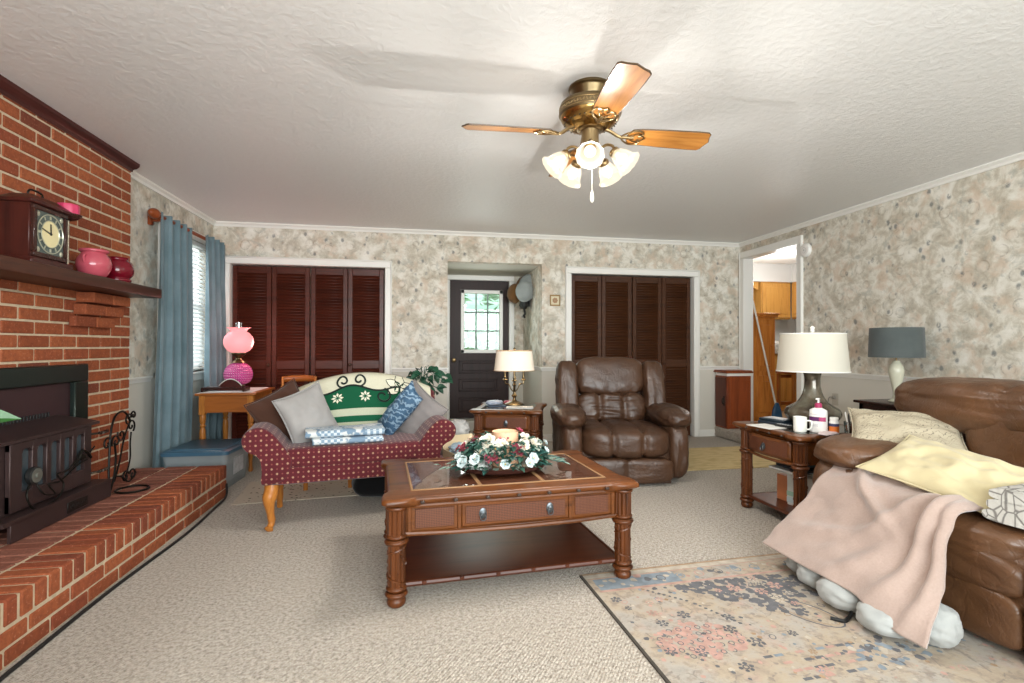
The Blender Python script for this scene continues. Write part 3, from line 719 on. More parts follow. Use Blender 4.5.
b = MB(); b.lathe(mprof([(0.066, 0.138), (0.080, 0.143), (0.083, 0.150), (0.078, 0.157), (0.064, 0.158), (0.060, 0.150), (0.056, 0.120), (0.0, 0.115)], 4), 32, cap=False); b.build('rim', M['pink_glaze'], pt)
b = MB()
for sg in (1, -1):
    b = MB(); b.tube([(0.0, sg*(0.088+0.022*sin(t)), 0.10-0.02*cos(t)) for t in [i*pi/8 for i in range(9)]], 0.008, 8); b.build('handle', M['pink_glaze'], pt)
jg = thing('glazed_jug', 'dark red glazed round jug near the right end of the mantel', 'jug', (-1.88, 3.575, MZ)); jg.scale = (0.95, 0.95, 1.05)
b = MB(); b.lathe(mprof([(0.055, 0), (0.075, 0.006), (0.078, 0.02), (0.070, 0.028), (0.088, 0.05), (0.092, 0.085), (0.078, 0.12), (0.060, 0.135), (0.062, 0.148), (0.066, 0.15), (0.055, 0.145), (0.05, 0.12), (0, 0.11)], 4), 32, cap=False); b.build('body', M['red_glaze'], jg)
b = MB(); b.tube(spline([(0.02, 0.066, 0.13), (0.025, 0.11, 0.125), (0.028, 0.12, 0.085), (0.024, 0.10, 0.05), (0.02, 0.083, 0.045)], 6), 0.011, 8); b.build('handle', M['red_glaze'], jg)
b = MB(); b.tube(spline([(0.0, -0.075, 0.08), (0.01, -0.105, 0.105), (0.012, -0.12, 0.138)], 6), [0.02-0.0008*i for i in range(13)], 10); b.build('spout', M['red_glaze'], jg)
# ---------------------------------------------------------------- scrolled iron stand on the hearth
st = thing('wrought_iron_stand', 'black wrought iron scroll stand on the far end of the hearth', 'iron stand', (-1.80, 3.47, HZ))
def scroll(c, r, a0, a1, turns=1.25, sgn=1, n=22):
    o = []
    for i in range(n+1):
        t = i/n; rr = r*(1-0.8*t); a = a0+sgn*turns*2*pi*t; o.append((c[0], c[1]+rr*cos(a), c[2]+rr*sin(a)))
    return o
b = MB()
b.tube([(0.085*cos(a)+0.06, 0.02+0.085*sin(a), 0.006) for a in [i*pi/14 for i in range(28)]], 0.0065, 7, True)
b.build('ring_foot', M['iron'], st)
b = MB()
b.tube(spline([(-0.02, -0.06, 0.006), (-0.025, -0.065, 0.10), (-0.03, -0.05, 0.24), (-0.035, -0.03, 0.36), (-0.04, 0.02, 0.45), (-0.04, 0.10, 0.475), (-0.04, 0.16, 0.44), (-0.04, 0.185, 0.40)], 8), 0.0065, 8)
b.tube(spline([(-0.02, -0.055, 0.02), (-0.02, -0.02, 0.10), (-0.022, 0.0, 0.20), (-0.02, -0.02, 0.30)], 6), 0.006, 7)
b.build('upright', M['iron'], st)
b = MB()
for c, r, a0, sg in (((-0.035, -0.065, 0.30), 0.045, -0.5, 1), ((-0.035, 0.025, 0.30), 0.045, pi+0.5, -1), ((-0.04, 0.09, 0.33), 0.042, 2.6, 1), ((-0.04, 0.20, 0.37), 0.044, -1, 1), ((-0.04, 0.17, 0.41), 0.042, 0.5, 1), ((-0.04, 0.225, 0.435), 0.03, 3.6, -1), ((-0.03, 0.12, 0.06), 0.04, 0.3, 1), ((-0.03, 0.20, 0.055), 0.04, 2.8, -1)):
    b.tube(scroll(c, r, a0, 0, 1.2, sg), 0.0055, 7)
b.tube(spline([(-0.03, 0.0, 0.06), (-0.035, 0.06, 0.16), (-0.04, 0.12, 0.30), (-0.04, 0.17, 0.38)], 6), 0.005, 7)
b.tube(spline([(-0.03, 0.12, 0.055), (-0.035, 0.18, 0.16), (-0.04, 0.19, 0.26), (-0.04, 0.20, 0.33)], 6), 0.005, 7)
b.tube(spline([(-0.03, 0.01, 0.09), (-0.03, 0.08, 0.07), (-0.03, 0.16, 0.02), (-0.03, 0.24, 0.06)], 6), 0.005, 7)
b.build('scrolls', M['iron'], st)
b = MB(); b.tube(spline([(HX+0.03, 1.0, 0.008), (HX+0.035, 1.9, 0.008), (HX+0.025, 2.6, 0.008), (HX+0.05, 3.3, 0.008), (HX+0.028, 3.8, 0.008), (HX+0.03, 4.0, 0.03), (HX+0.004, 4.09, 0.10)], 8), 0.008, 8)
tag(b.build('floor_cord', M['black']), 'black electrical cord lying on the carpet along the hearth front', 'cord')
# house plant leaves poking in at the far left
pl = thing('potted_plant', 'green leafed house plant poking in at the left edge in front of the stove', 'plant', (-1.06, 1.20, 0.0))
def leaf(b, base, d, L, Wd, droop=0.25, up=Vector((0, 0, 1)), n=7):
    up = Vector(up)
    base = Vector(base); d = Vector(d).normalized(); sd = d.cross(up).normalized(); u = sd.cross(d)
    def fn(s_, t): 
        w = Wd*sin(pi*min(1, s_*1.02+0.02))**0.8*(1-0.25*s_); q = (t-0.5)*2
        return base+d*L*s_+u*(-droop*L*s_*s_+0.25*w*abs(q))+sd*w*q*0.5
    b.grid(fn, n, 3)
b = MB()
for base, d, L, Wd in (((0.13, 0.0, 0.975), (0.9, 0.1, 0.15), 0.105, 0.05), ((0.12, 0, 0.86), (0.8, 0, 0.5), 0.09, 0.03), ((0.12, -0.05, 0.83), (0.9, 0.1, 0.1), 0.09, 0.05), ((0.0, 0.05, 0.96), (0.1, 0.9, 0.4), 0.16, 0.06), ((-0.03, -0.02, 0.98), (-0.9, -0.2, 0.3), 0.16, 0.06), ((0.0, -0.05, 0.93), (0.1, -0.9, 0.4), 0.15, 0.06), ((0, 0, 1.02), (0.2, 0.1, 1), 0.15, 0.05)): leaf(b, base, d, L, Wd*1.15, 0.3, (0.1, -0.8, 0.6))
b.build('leaves', M['leaf_b'], pl, recalc=False)
b = MB()
for e in ((0.13, 0.0, 0.975), (0.12, 0, 0.86), (0.12, -0.05, 0.83), (0.0, 0.05, 0.96), (-0.03, -0.02, 0.98), (0, -0.05, 0.93), (0, 0, 1.02)): b.tube(spline([(0, 0, 0.60), (e[0]*0.4, e[1]*0.4, lerp(0.6, e[2], 0.6)), e], 5), 0.004, 6)
b.build('stems', M['leaf_b'], pl)
b = MB(); b.lathe(mprof([(0.09, 0.0), (0.10, 0.01), (0.135, 0.55), (0.145, 0.6), (0.13, 0.6), (0.12, 0.55), (0, 0.54)], 3), 24, cap=False); b.build('pot', plain('terracotta', '#8a4a33', 0.7), pl)
# ---------------------------------------------------------------- storage bin
bn = thing('storage_bin', 'clear plastic storage bin with a blue lid beyond the end of the hearth', 'storage bin', (-1.70, 4.53, 0.0), radians(-2))
b = MB(); bw, bd_, bh = 0.47, 0.52, 0.315
def shell(b, w0, d0, w1, d1, z0, z1, r=0.04):
    def rr(w, d):
        o = []
        for cx, cy, a0 in ((w/2-r, d/2-r, 0), (-w/2+r, d/2-r, pi/2), (-w/2+r, -d/2+r, pi), (w/2-r, -d/2+r, 3*pi/2)):
            for i in range(5): a = a0+i*pi/8; o.append((cx+r*cos(a), cy+r*sin(a)))
        return o
    A, Bb = rr(w0, d0), rr(w1, d1); n = len(A)
    b.poly([(x, y, z0) for x, y in A]+[(x, y, z1) for x, y in Bb], [[i, (i+1) % n, n+(i+1) % n, n+i] for i in range(n)]+[list(range(n))[::-1], list(range(n, 2*n))])
shell(b, bw-0.05, bd_-0.06, bw, bd_, 0.0, bh-0.03); b.build('body', M['bin'], bn, ang=50)
b = MB(); shell(b, bw+0.03, bd_+0.03, bw+0.03, bd_+0.03, bh-0.035, bh-0.008); shell(b, bw+0.02, bd_+0.02, bw-0.01, bd_-0.01, bh-0.008, bh); shell(b, bw-0.07, bd_-0.07, bw-0.08, bd_-0.08, bh, bh+0.008)
b.build('lid', M['bin_lid'], bn, ang=50)
b = MB(); 
for (x, y, z, sx, sy, sz) in ((-0.06, -0.02, 0.09, 0.26, 0.22, 0.16), (0.10, 0.0, 0.075, 0.14, 0.2, 0.13)): b.soft((x, y, z), (sx, sy, sz), 5, 6)
b.build('contents', fabric('bin_contents', '#8f949a', '#b3a9a6', 60), bn)
b = MB(); b.box((bw/2-0.008, 0.0, 0.16), (0.004, 0.20, 0.14), 0.001); b.build('side_label', plain('faded_label', '#c9cbd0', 0.5, var=0.35, vsc=22), bn)
# ---------------------------------------------------------------- curtains
rod = thing('curtain_rod', 'dark wooden curtain rod with carved end knob above the left window', 'curtain rod', (XL+0.10, 5.18, 2.165))
b = MB(); b.cyl((0, -0.72, 0), (0, 0.60, 0), 0.017, 14); b.build('pole', M['cherry'], rod)
b = MB(); b.lathe(mprof([(0.017, 0), (0.03, 0.005), (0.022, 0.02), (0.036, 0.045), (0.042, 0.07), (0.033, 0.10), (0.016, 0.125), (0.0, 0.132)], 4), 18, T(0, -0.70, 0) @ RX(pi/2)); b.build('finial', M['cherry'], rod)
for y in (-0.64, 0.57):
    b = MB(); b.box((-0.085, y, -0.02), (0.03, 0.045, 0.09), 0.006); b.box((-0.045, y, -0.025), (0.09, 0.022, 0.022), 0.005); b.build('bracket', M['cherry'], rod)
def curtain(name, lab, y0, y1, yb0, yb1, ztop, seed, folds, dx):
    b = MB(); nu, nv = 70, 26
    def fn(u, v):
        z = lerp(ztop, 0.02, v); yy = lerp(lerp(y0, y1, u), lerp(yb0, yb1, u), smooth(v))
        amp = lerp(0.020, 0.034, smooth(v*1.5)); ph = u*folds*2*pi+seed+0.6*sin(v*2.2+seed)
        x = dx+amp*sin(ph)+0.35*amp*sin(2.3*ph+1+v)+0.03*sin(v*pi)*0.4
        return (x, yy+0.010*cos(ph*1.0+0.5), z+0.004*sin(ph) if v < 0.05 else z)
    b.grid(fn, nu, nv)
    o = b.build(name, M['curtain'], None, ang=80, recalc=False)
    md = o.modifiers.new('thick', 'SOLIDIFY'); md.thickness = 0.004
    tag(o, lab, 'curtain', 'blue curtains on the left window'); return o
curtain('curtain', 'left long blue curtain hanging nearest the brick chimney', 4.45, 5.02, 4.38, 5.02, 2.19, 0.4, 4, XL+0.115)
curtain('curtain', 'right long blue curtain hanging in the room corner behind the pink lamp', 5.30, 5.78, 5.28, 5.79, 2.19, 1.9, 3.5, XL+0.14)
# ---------------------------------------------------------------- desk corner
dk = thing('writing_desk', 'golden brown wooden desk with turned legs below the left window and pink lamp', 'desk', (-1.695, 5.17, 0), 0)
dw, dd, dh = 0.44, 0.58, 0.708
b = MB(); b.box((0, 0, dh-0.012), (dw+0.06, dd+0.05, 0.024), 0.008, seg=2); b.build('desk_top', M['oak_x'], dk)
b = MB(); az = dh-0.024-0.075
for p, q in (((-dw/2, -dd/2), (dw/2, -dd/2+0.02)), ((-dw/2, dd/2-0.02), (dw/2, dd/2)), ((-dw/2, -dd/2), (-dw/2+0.02, dd/2)), ((dw/2-0.02, -dd/2), (dw/2, dd/2))): b.span((p[0], p[1], az-0.075), (q[0], q[1], dh-0.024))
b.build('apron', M['oak_x'], dk)
for sx in (1, -1):
    for sy in (1, -1):
        b = MB(); x, y = sx*(dw/2-0.022), sy*(dd/2-0.022)
        b.box((x, y, dh-0.024-0.085), (0.05, 0.05, 0.17), 0.003)
        b.lathe(mprof([(0.016, 0), (0.019, 0.02), (0.015, 0.06), (0.022, 0.20), (0.025, 0.36), (0.018, 0.40), (0.026, 0.415), (0.018, 0.43), (0.024, 0.45), (0.026, 0.50), (0.018, 0.525), (0.025, 0.535)], 3), 16, T(x, y, 0)); b.build('leg', M['oak'], dk)
b = MB(); b.box((0, -0.02, dh+0.002), (dw-0.02, dd*0.9, 0.004), 0.001); c = b.build('table_runner', M['white_cloth']); c.location = (-1.695, 5.17, 0); tag(c, 'white cloth runner spread over the top of the golden desk', 'cloth')
tr = thing('desk_rack', 'dark wooden rack with an arched back on the desk beside the pink lamp', 'desk rack', (-1.715, 4.99, dh+0.0045), 0)
b = MB(); b.span((-0.20, -0.08, 0.028), (0.16, -0.055, 0.040), 0.004); b.span((-0.20, 0.06, 0.0), (0.16, 0.08, 0.040), 0.004)
for x in (-0.19, 0.15): b.box((x, 0, 0.02), (0.022, 0.16, 0.04), 0.005)
b.build('rack_frame', M['cherry_dark'], tr)
b = MB(); arch = [(-0.11, 0.0)]+[(-0.10+0.19*i/16, 0.04+0.062*sin(pi*i/16)**0.8) for i in range(17)]+[(0.10, 0.0)]
b.prism(arch, 0.055, 0.075, Matrix(((1, 0, 0, 0), (0, 0, 1, 0), (0, 1, 0, 0), (0, 0, 0, 1)))); b.build('arched_back', M['crown_dark'], tr, ang=20)
b = MB(); b.tube([(-0.10+0.19*i/16, 0.064, 0.045+0.062*sin(pi*i/16)**0.8) for i in range(17)], 0.004, 6); b.build('pale_edge', M['paper_white'], tr)
LX, LY, LZ = -1.70, 5.20, dh+0.0045
ol = thing('hurricane_lamp', 'lit pink glass hurricane lamp with ruffled globe shade on the desk', 'lamp', (LX, LY, LZ))
b = MB(); b.lathe(mprof([(0.078, 0), (0.085, 0.012), (0.06, 0.028), (0.055, 0.045), (0.06, 0.05)], 3), 28); b.build('foot', M['brass_dark'], ol)
n = NT('pink_hobnail_glass'); n.set('#d0458f', 0.12); vo = n.voro(n.mapping((1, 0.30, 1), src='UV'), 40, rnd=0.0, dim='2D'); n.bump(n.ramp(vo, [(0.1, 1.0), (0.5, 0.0)]), 0.8, 0.01)
n.p.inputs['Base Color'].default_value = lin('#c83486'); hl = n.ramp(vo, [(0.05, '#f3a6cf'), (0.35, '#cf3f90')]); n.link(hl, n.p.inputs['Base Color'])
b = MB(); b.lathe(mprof([(0.055, 0.045), (0.10, 0.07), (0.124, 0.125), (0.118, 0.18), (0.09, 0.225), (0.05, 0.25)], 5), 36); b.build('font_globe', n.m, ol)
b = MB(); b.lathe(mprof([(0.05, 0.248), (0.058, 0.255), (0.045, 0.27), (0.025, 0.29), (0.03, 0.305), (0.055, 0.325), (0.062, 0.345), (0.058, 0.35)], 4), 28); b.build('burner', M['brass_dark'], ol)
b = MB(); b.lathe(mprof([(0.058, 0.345), (0.10, 0.375), (0.127, 0.43), (0.122, 0.49), (0.09, 0.535), (0.068, 0.55), (0.082, 0.572), (0.098, 0.585)], 5), 48, cap=False, flute=lambda a, v: 1+(0.10*sin(8*a)*max(0, (v-0.86)/0.14)))
b.build('ruffled_shade', glow('lit_pink_glass', '#ffa09c', 0.50, '#e08f9a', 0.5, 0.0), ol)
b = MB(); b.lathe([(0.03, 0.35), (0.03, 0.635), (0.027, 0.635), (0.027, 0.35)], 20, cap=False); b.build('chimney', glass('clear_glass', '#ffffff', 0.15), ol)
lamp('pink_lamp_light', 'POINT', (LX, LY, LZ+0.67), 0.8, (1.0, 0.5, 0.45), 0.05)
lamp('pink_lamp_light', 'POINT', (LX+0.19, LY+0.12, LZ+0.42), 3.5, (1.0, 0.45, 0.38), 0.06)
def chair(name, lab, loc, rz, crest):
    t = thing(name, lab, 'chair', loc, rz)
    b = MB(); b.prism([(-0.19, -0.19), (0.19, -0.19), (0.17, 0.19), (-0.17, 0.19)], 0.40, 0.425, bev=0.006); b.build('seat', M['oak_x'], t)
    for sx in (1, -1):
        b = MB(); b.cyl((sx*0.165, -0.165, 0), (sx*0.165, -0.165, 0.405), 0.017, 10, 0.021); b.build('leg', M['oak'], t)
        b = MB(); b.tube([(sx*0.155, 0.20, 0), (sx*0.155, 0.165, 0.25), (sx*0.155, 0.16, 0.42), (sx*0.158, 0.185, 0.62), (sx*0.16, 0.22, crest)], [0.015, 0.018, 0.019, 0.017, 0.013], 10); b.build('leg', M['oak'], t)
        b = MB(); b.cyl((sx*0.162, -0.165, 0.15), (sx*0.157, 0.18, 0.15), 0.010, 8); b.build('stretcher', M['oak'], t)
    b = MB(); b.cyl((-0.16, -0.165, 0.13), (0.16, -0.165, 0.13), 0.011, 8); b.build('stretcher', M['oak'], t)
    b = MB(); b.grid(lambda u, v: (lerp(-0.17, 0.17, u), 0.215-0.03*sin(pi*u)*-1+0.0, crest-0.05+0.055*v+0.012*sin(pi*u)*v), 12, 3); 
    o = b.build('crest_rail', M['oak_x'], t, recalc=False); md = o.modifiers.new('s', 'SOLIDIFY'); md.thickness = 0.018
    b = MB(); b.grid(lambda u, v: (lerp(-0.155, 0.155, u), 0.19+0.02*sin(pi*u), crest-0.17+0.035*v), 10, 2); o = b.build('back_rail', M['oak_x'], t, recalc=False); md = o.modifiers.new('s', 'SOLIDIFY'); md.thickness = 0.014
    return t
chair('wooden_chair', 'golden wooden chair whose back rail shows right beside the pink lamp', (-1.24, 5.42, 0), radians(3), 0.80)
chair('wooden_chair', 'golden wooden chair hidden behind the red settee with legs showing below it', (-0.72, 4.34, 0.008), radians(4), 0.80)
b = MB(); b.box((0, 0, 0.003), (1.25, 0.62, 0.006), 0.002)
n = NT('black_cream_pattern'); wv = n.voro(n.mapping((1, 1, 1)), 26); w2 = n.noise(n.tc(), 30, 3); n.set(n.ramp(n.math('ADD', wv, n.math('MULTIPLY', w2, 0.6)), [(0.42, '#26221f'), (0.55, '#b9ae9c')]), 0.95)
c = b.build('small_rug', n.m); c.location = (-0.72, 4.25, 0.001); c.rotation_euler = (0, 0, radians(6)); tag(c, 'small black and cream patterned rug on the carpet behind the red settee', 'rug')
# ---------------------------------------------------------------- red settee
n = NT('burgundy_dotted_fabric'); u = n.mapping((1, 1, 1), rot=(0, 0, pi/4), src='UV')
v1 = n.voro(u, 24, rnd=0.0, dim='2D'); nz = n.noise(n.tc('UV'), 90, 2); dots = n.ramp(n.math('ADD', v1, n.math('MULTIPLY', nz, 0.10)), [(0.17, 0.85), (0.24, 0.0)])
v2 = n.voro(n.mapping((1, 1, 1), rot=(0, 0, pi/4), loc=(0.0208, 0.0208, 0), src='UV'), 24, rnd=0.0, dim='2D'); d2 = n.ramp(v2, [(0.09, 0.5), (0.14, 0.0)])
c = n.mix(n.noise(n.tc(), 160, 2), '#48161d', '#63232a'); c = n.mix(dots, c, '#b08a70'); c = n.mix(d2, c, '#9c5a50')
n.set(c, 0.85, 0, 0.2); n.p.inputs['Sheen Weight'].default_value = 0.2; n.bump(n.noise(n.tc(), 500, 2), 0.2, 0.001); M['burg'] = n.m
SL = Vector((-0.43, 3.635, 0)); SR = radians(9)
sv = thing('settee', 'small burgundy dotted settee with rolled arms and golden curved front legs', 'settee', SL, SR)
b = MB()
def seatf(p, nr): return 0.004*noise.noise(p*3)
b.soft((0, 0.0, 0.335), (1.11, 0.58, 0.115), 14, 10); b.boxuv(); b.build('seat_base', M['burg'], sv)
b = MB(); b.soft((0, -0.01, 0.435), (0.98, 0.575, 0.135), 7, 16, disp=seatf); b.boxuv(); b.build('seat', M['burg'], sv)
for sg in (-1, 1):
    b = MB(); prof = []
    # rolled arm section in XZ, closed
    sec = [(0.385, 0.42), (0.41, 0.475), (0.455, 0.54), (0.50, 0.595), (0.545, 0.628), (0.59, 0.635), (0.64, 0.615), (0.668, 0.572), (0.662, 0.525), (0.635, 0.492), (0.60, 0.475), (0.568, 0.44), (0.556, 0.36), (0.556, 0.29), (0.48, 0.29), (0.42, 0.32)]
    sec = [(p.x, p.y) for p in spline([(a, c_, 0) for a, c_ in sec+[sec[0]]], 4)][:-1]
    ys = [-0.295, -0.288, -0.27, 0.0, 0.25, 0.275, 0.282]; ins = [0.93, 0.985, 1.0, 1.0, 1.0, 0.985, 0.95]
    cx = sum(a for a, _ in sec)/len(sec); cz = sum(c_ for _, c_ in sec)/len(sec); m_ = len(sec); vs = []
    for y, k in zip(ys, ins): vs += [(sg*(cx+(a-cx)*k-(0.035 if sg > 0 else 0)), y, cz+(c_-cz)*k) for a, c_ in sec]
    fc = [[i*m_+j, i*m_+(j+1) % m_, (i+1)*m_+(j+1) % m_, (i+1)*m_+j] for i in range(len(ys)-1) for j in range(m_)]+[list(range(m_)), list(range((len(ys)-1)*m_, len(ys)*m_))]
    b.poly(vs, fc); b.boxuv(); b.build('rolled_arm', M['burg'], sv, ang=55)
def crest(x): return 0.70+0.215*max(0, cos(min(1, abs(x-0.07)/0.64)*pi/2))**0.75
def backy(z): return 0.175+0.16*max(0, z-0.45)/0.45
b = MB()
def bk(u, v):
    x = lerp(-0.55, 0.60, u); c_ = crest(x); a = v*2*pi; zc = (c_+0.40)/2; hh_ = (c_-0.40)/2
    cs_, sn_ = cos(a), sin(a); z = zc+hh_*abs(sn_)**0.35*(1 if sn_ > 0 else -1)
    th = 0.045*abs(cs_)**0.5*(1 if cs_ > 0 else -1)
    k = min(1, (1-abs(2*u-1))*14)**0.5
    return (x, backy(z)+0.05-th*k, zc+(z-zc)*(0.94+0.06*k))
b.grid(bk, 40, 36, cv=True); b.boxuv(); b.build('back', M['burg'], sv, ang=70)
for sg in (-1, 1):
    b = MB(); x = sg*0.505; y = -0.235
    b.tube(spline([(x, y+0.01, 0.30), (x, y, 0.25), (x+sg*0.012, y-0.022, 0.19), (x+sg*0.006, y-0.012, 0.11), (x, y-0.004, 0.05), (x+sg*0.01, y-0.025, 0.022), (x+sg*0.014, y-0.036, 0.013)], 5), [0.045]*2+[0.044]*4+[0.042]*4+[0.038, 0.034, 0.030, 0.027, 0.025]+[0.022]*5+[0.019]*5+[0.022, 0.025, 0.026, 0.023, 0.019]+[0.014]*5, 14); b.build('leg', M['oak'], sv)
    b = MB(); x = sg*0.50; y = 0.17
    b.tube(spline([(x, y, 0.30), (x, y+0.004, 0.2), (x, y+0.015, 0.1), (x, y+0.03, 0.012)], 5), [0.032]*4+[0.027]*4+[0.023]*4+[0.019]*4, 12); b.build('leg', M['oak'], sv)
# green and cream woven throw
def bandmat(name):
    n = NT(name); s_ = n.n.new('ShaderNodeSeparateXYZ'); n.link(n.tc('UV'), s_.inputs[0])
    yy = n.math('SUBTRACT', s_.outputs['Y'], n.math('MULTIPLY', n.math('MULTIPLY', n.math('COSINE', n.math('MULTIPLY', n.math('SUBTRACT', s_.outputs['X'], 0.40), 16.5)), 0.045), n.ramp(s_.outputs['Y'], [(0.42, 0.0), (0.6, 1.0)])))
    c = n.ramp(yy, [(0.0, '#123d2c'), (0.075, '#b9bda2'), (0.155, '#14573b'), (0.25, '#c3c6ad'), (0.36, '#125538'), (0.68, '#d8d3bb')], 'CONSTANT')
    nz = n.noise(n.tc(), 240, 2); n.set(n.mix(n.math('MULTIPLY', nz, 0.35), c, '#20382c'), 0.92, 0, 0.15); n.bump(nz, 0.4, 0.002); return n.m
tm = [bandmat('green_cream_weave'), fabric('throw_black', '#15211c'), fabric('throw_cream', '#d9d6c0'), fabric('throw_green', '#15603f')]
tw = thing('throw_blanket', 'green and cream woven throw with black scrolls draped over the settee back', 'blanket', SL, SR)
b = MB()
def ts(u, v, off=0.012):  # v: 0 seat .. 0.86 crest .. 1 behind
    x = lerp(-0.42, 0.56, u); c_ = crest(x)
    if v < 0.9:
        z = lerp(0.503, c_+0.004, v/0.9); y = backy(z)+0.005-off+0.004*noise.noise(Vector((x*5, z*6, 1)))
        if v > 0.82: y += 0.045*((v-0.82)/0.08)**2; z += 0.008*smooth((v-0.82)/0.08)
    else:
        t = (v-0.9)/0.1; y = backy(c_)+0.05+0.055*sin(t*pi/2); z = c_+0.012-0.10*t**1.5
    return (x, y, z)
b.grid(lambda u, v: ts(u, v), 40, 44); o = b.build('woven_cloth', tm[0], tw, ang=80, recalc=False)
b = MB()
def on(u, v): return ts(u, v, 0.016)
def path(pts, r, mi):
    b.mi = mi; b.tube([on(*p) for p in pts], r, 5)
def scr(cu, cv, r, a0, sg, asp=1.9, turns=1.2):
    return [(cu+r*(1-0.78*i/24)*cos(a0+sg*turns*2*pi*i/24), cv+asp*r*(1-0.78*i/24)*sin(a0+sg*turns*2*pi*i/24)) for i in range(25)]
for sg in (-1, 1):
    cu = 0.40
    path([(cu+sg*0.36*t, 0.682+0.045*cos(0.36*t*16.5)) for t in [i/24 for i in range(25)]], 0.007, 1)
    path(scr(cu+sg*0.058, 0.80, 0.052, -pi/2, sg), 0.0075, 1)
    path(scr(cu+sg*0.23, 0.55, 0.065, pi/2-0.2*sg, sg*-1), 0.007, 1)
    b.mi = 2
    for k in range(8):
        a = k*pi/4; c0 = (cu+sg*0.10, 0.545)
        p = [on(c0[0]+r*cos(a)*0.046+w*-sin(a)*0.009, c0[1]+(r*sin(a)*0.046+w*cos(a)*0.009)*1.9) for r, w in ((0.2, 0), (0.6, 1), (1, 0), (0.6, -1))]
        b.poly(p, [[0, 1, 2, 3]])
def petal(cu, cv, a, L, wd, mi, asp=1.9):
    b.mi = mi
    pts = [on(cu+cos(a)*L*t-sin(a)*w, cv+asp*(sin(a)*L*t+cos(a)*w)) for t, w in [(0.05, 0)]+[(t, wd*sin(pi*t)) for t in (0.25, 0.5, 0.75)]+[(1, 0)]+[(t, -wd*sin(pi*t)) for t in (0.75, 0.5, 0.25)]]
    b.poly(pts, [list(range(8))]); b.mi = 1; b.tube(pts, 0.003, 4, True)
for a in (pi*0.5, pi*0.86, pi*1.2, pi*0.12, -pi*0.25): petal(0.76, 0.72, a, 0.115, 0.036, 2)
for a in (0.5, 2.2, 4.0): petal(0.76, 0.72, a, 0.06, 0.02, 3)
b.build('embroidery', tm, tw, recalc=False)
# settee cushions (leaning, so each is a thing of its own)
def cushion(name, lab, loc, eul, w, h, t, mat, seed, pipe=None, group=None):
    r = thing(name, lab, 'cushion', loc, 0, group)
    Rm = Euler(eul).to_matrix().to_4x4() @ RX(pi/2)
    b = MB(); b.pillow(w, h, t, Rm, seed=seed, wr=0.007); b.build('cover', mat, r, ang=80, weld=True, sub=1)
    b = MB(); 
    def ed(a, c_): 
        sx = a*w/2*(1-0.1*(1-c_*c_)*0.9*abs(a)**3); sy = c_*h/2*(1-0.1*(1-a*a)*0.9*abs(c_)**3); return Rm @ Vector((sx, sy, 0))
    ring = [ed(-1+2*i/14, -1) for i in range(14)]+[ed(1, -1+2*i/14) for i in range(14)]+[ed(1-2*i/14, 1) for i in range(14)]+[ed(-1, 1-2*i/14) for i in range(14)]
    b.tube(ring, 0.0045, 6, True); b.build('seam_piping', pipe or mat, r)
    return r
M['grey_fab'] = fabric('light_grey_fabric', '#8f8c89', '#9c9997', 300); M['brown_fab'] = fabric('dark_brown_fabric', '#3f271d', '#4a2f23', 240)
M['grey2'] = fabric('mid_grey_fabric', '#77716f', '#857f7d', 300)
n = NT('blue_leaf_print'); lv = n.wave(n.mapping((1, 1, 1), rot=(0, 0.5, 0.6)), 9, 9, 3, True, 'DIAGONAL', 2.5); n.set(n.mix(n.ramp(lv, [(0.66, 0.0), (0.80, 0.8)]), '#3c5c78', '#8fa9bd'), 0.7); n.bump(n.noise(n.tc(), 300, 2), 0.2, 0.002); M['blue_print'] = n.m
def sw_(x, y, z): return Matrix.Translation(SL) @ RZ(SR) @ Vector((x, y, z))
cushion('cushion', 'dark brown square cushion leaning in the left corner of the red settee', (-0.90, 3.64, 0.645), (radians(-12), radians(-24), radians(46)), 0.38, 0.40, 0.11, M['brown_fab'], 1)
cushion('cushion', 'light grey square cushion at left, in front of the brown cushion on the settee', (-0.735, 3.56, 0.660), (radians(-14), radians(-19), radians(42)), 0.34, 0.37, 0.13, M['grey_fab'], 2)
cushion('cushion', 'mid grey square cushion leaning on the right arm of the red settee', (-0.035, 3.77, 0.625), (radians(-16), radians(34), radians(-38)), 0.37, 0.38, 0.12, M['grey2'], 3)
cushion('cushion', 'blue leaf printed cushion tilted in front of the right grey cushion', (-0.145, 3.68, 0.668), (radians(-24), radians(-47), radians(-30)), 0.42, 0.19, 0.13, M['blue_print'], 4)
# folded quilt
n = NT('blue_white_patchwork'); ck = n.n.new('ShaderNodeTexChecker'); ck.inputs['Scale'].default_value = 70; n.link(n.tc(), ck.inputs['Vector'])
c2 = n.n.new('ShaderNodeTexChecker'); c2.inputs['Scale'].default_value = 9.5; n.link(n.mapping((1, 0.2, 0.2), loc=(0.03, 0, 0)), c2.inputs['Vector'])
n.set(n.mix(c2.outputs['Fac'], n.mix(n.math('MULTIPLY', ck.outputs['Fac'], 0.75), '#c3ccd2', '#48708e'), n.mix(n.ramp(n.noise(n.tc(), 22, 2), [(0.45, 0.0), (0.5, 0.8)]), '#c9cdcc', '#456e8e')), 0.9); n.bump(n.noise(n.tc(), 60, 3), 0.5, 0.006); qm = n.m
q = sw_(-0.06, -0.155, 0.503); qt = thing('folded_quilt', 'folded blue and white patchwork quilt lying on the red settee seat', 'quilt', q, SR+radians(2))
qt.scale = (1.3, 1.2, 1.3)
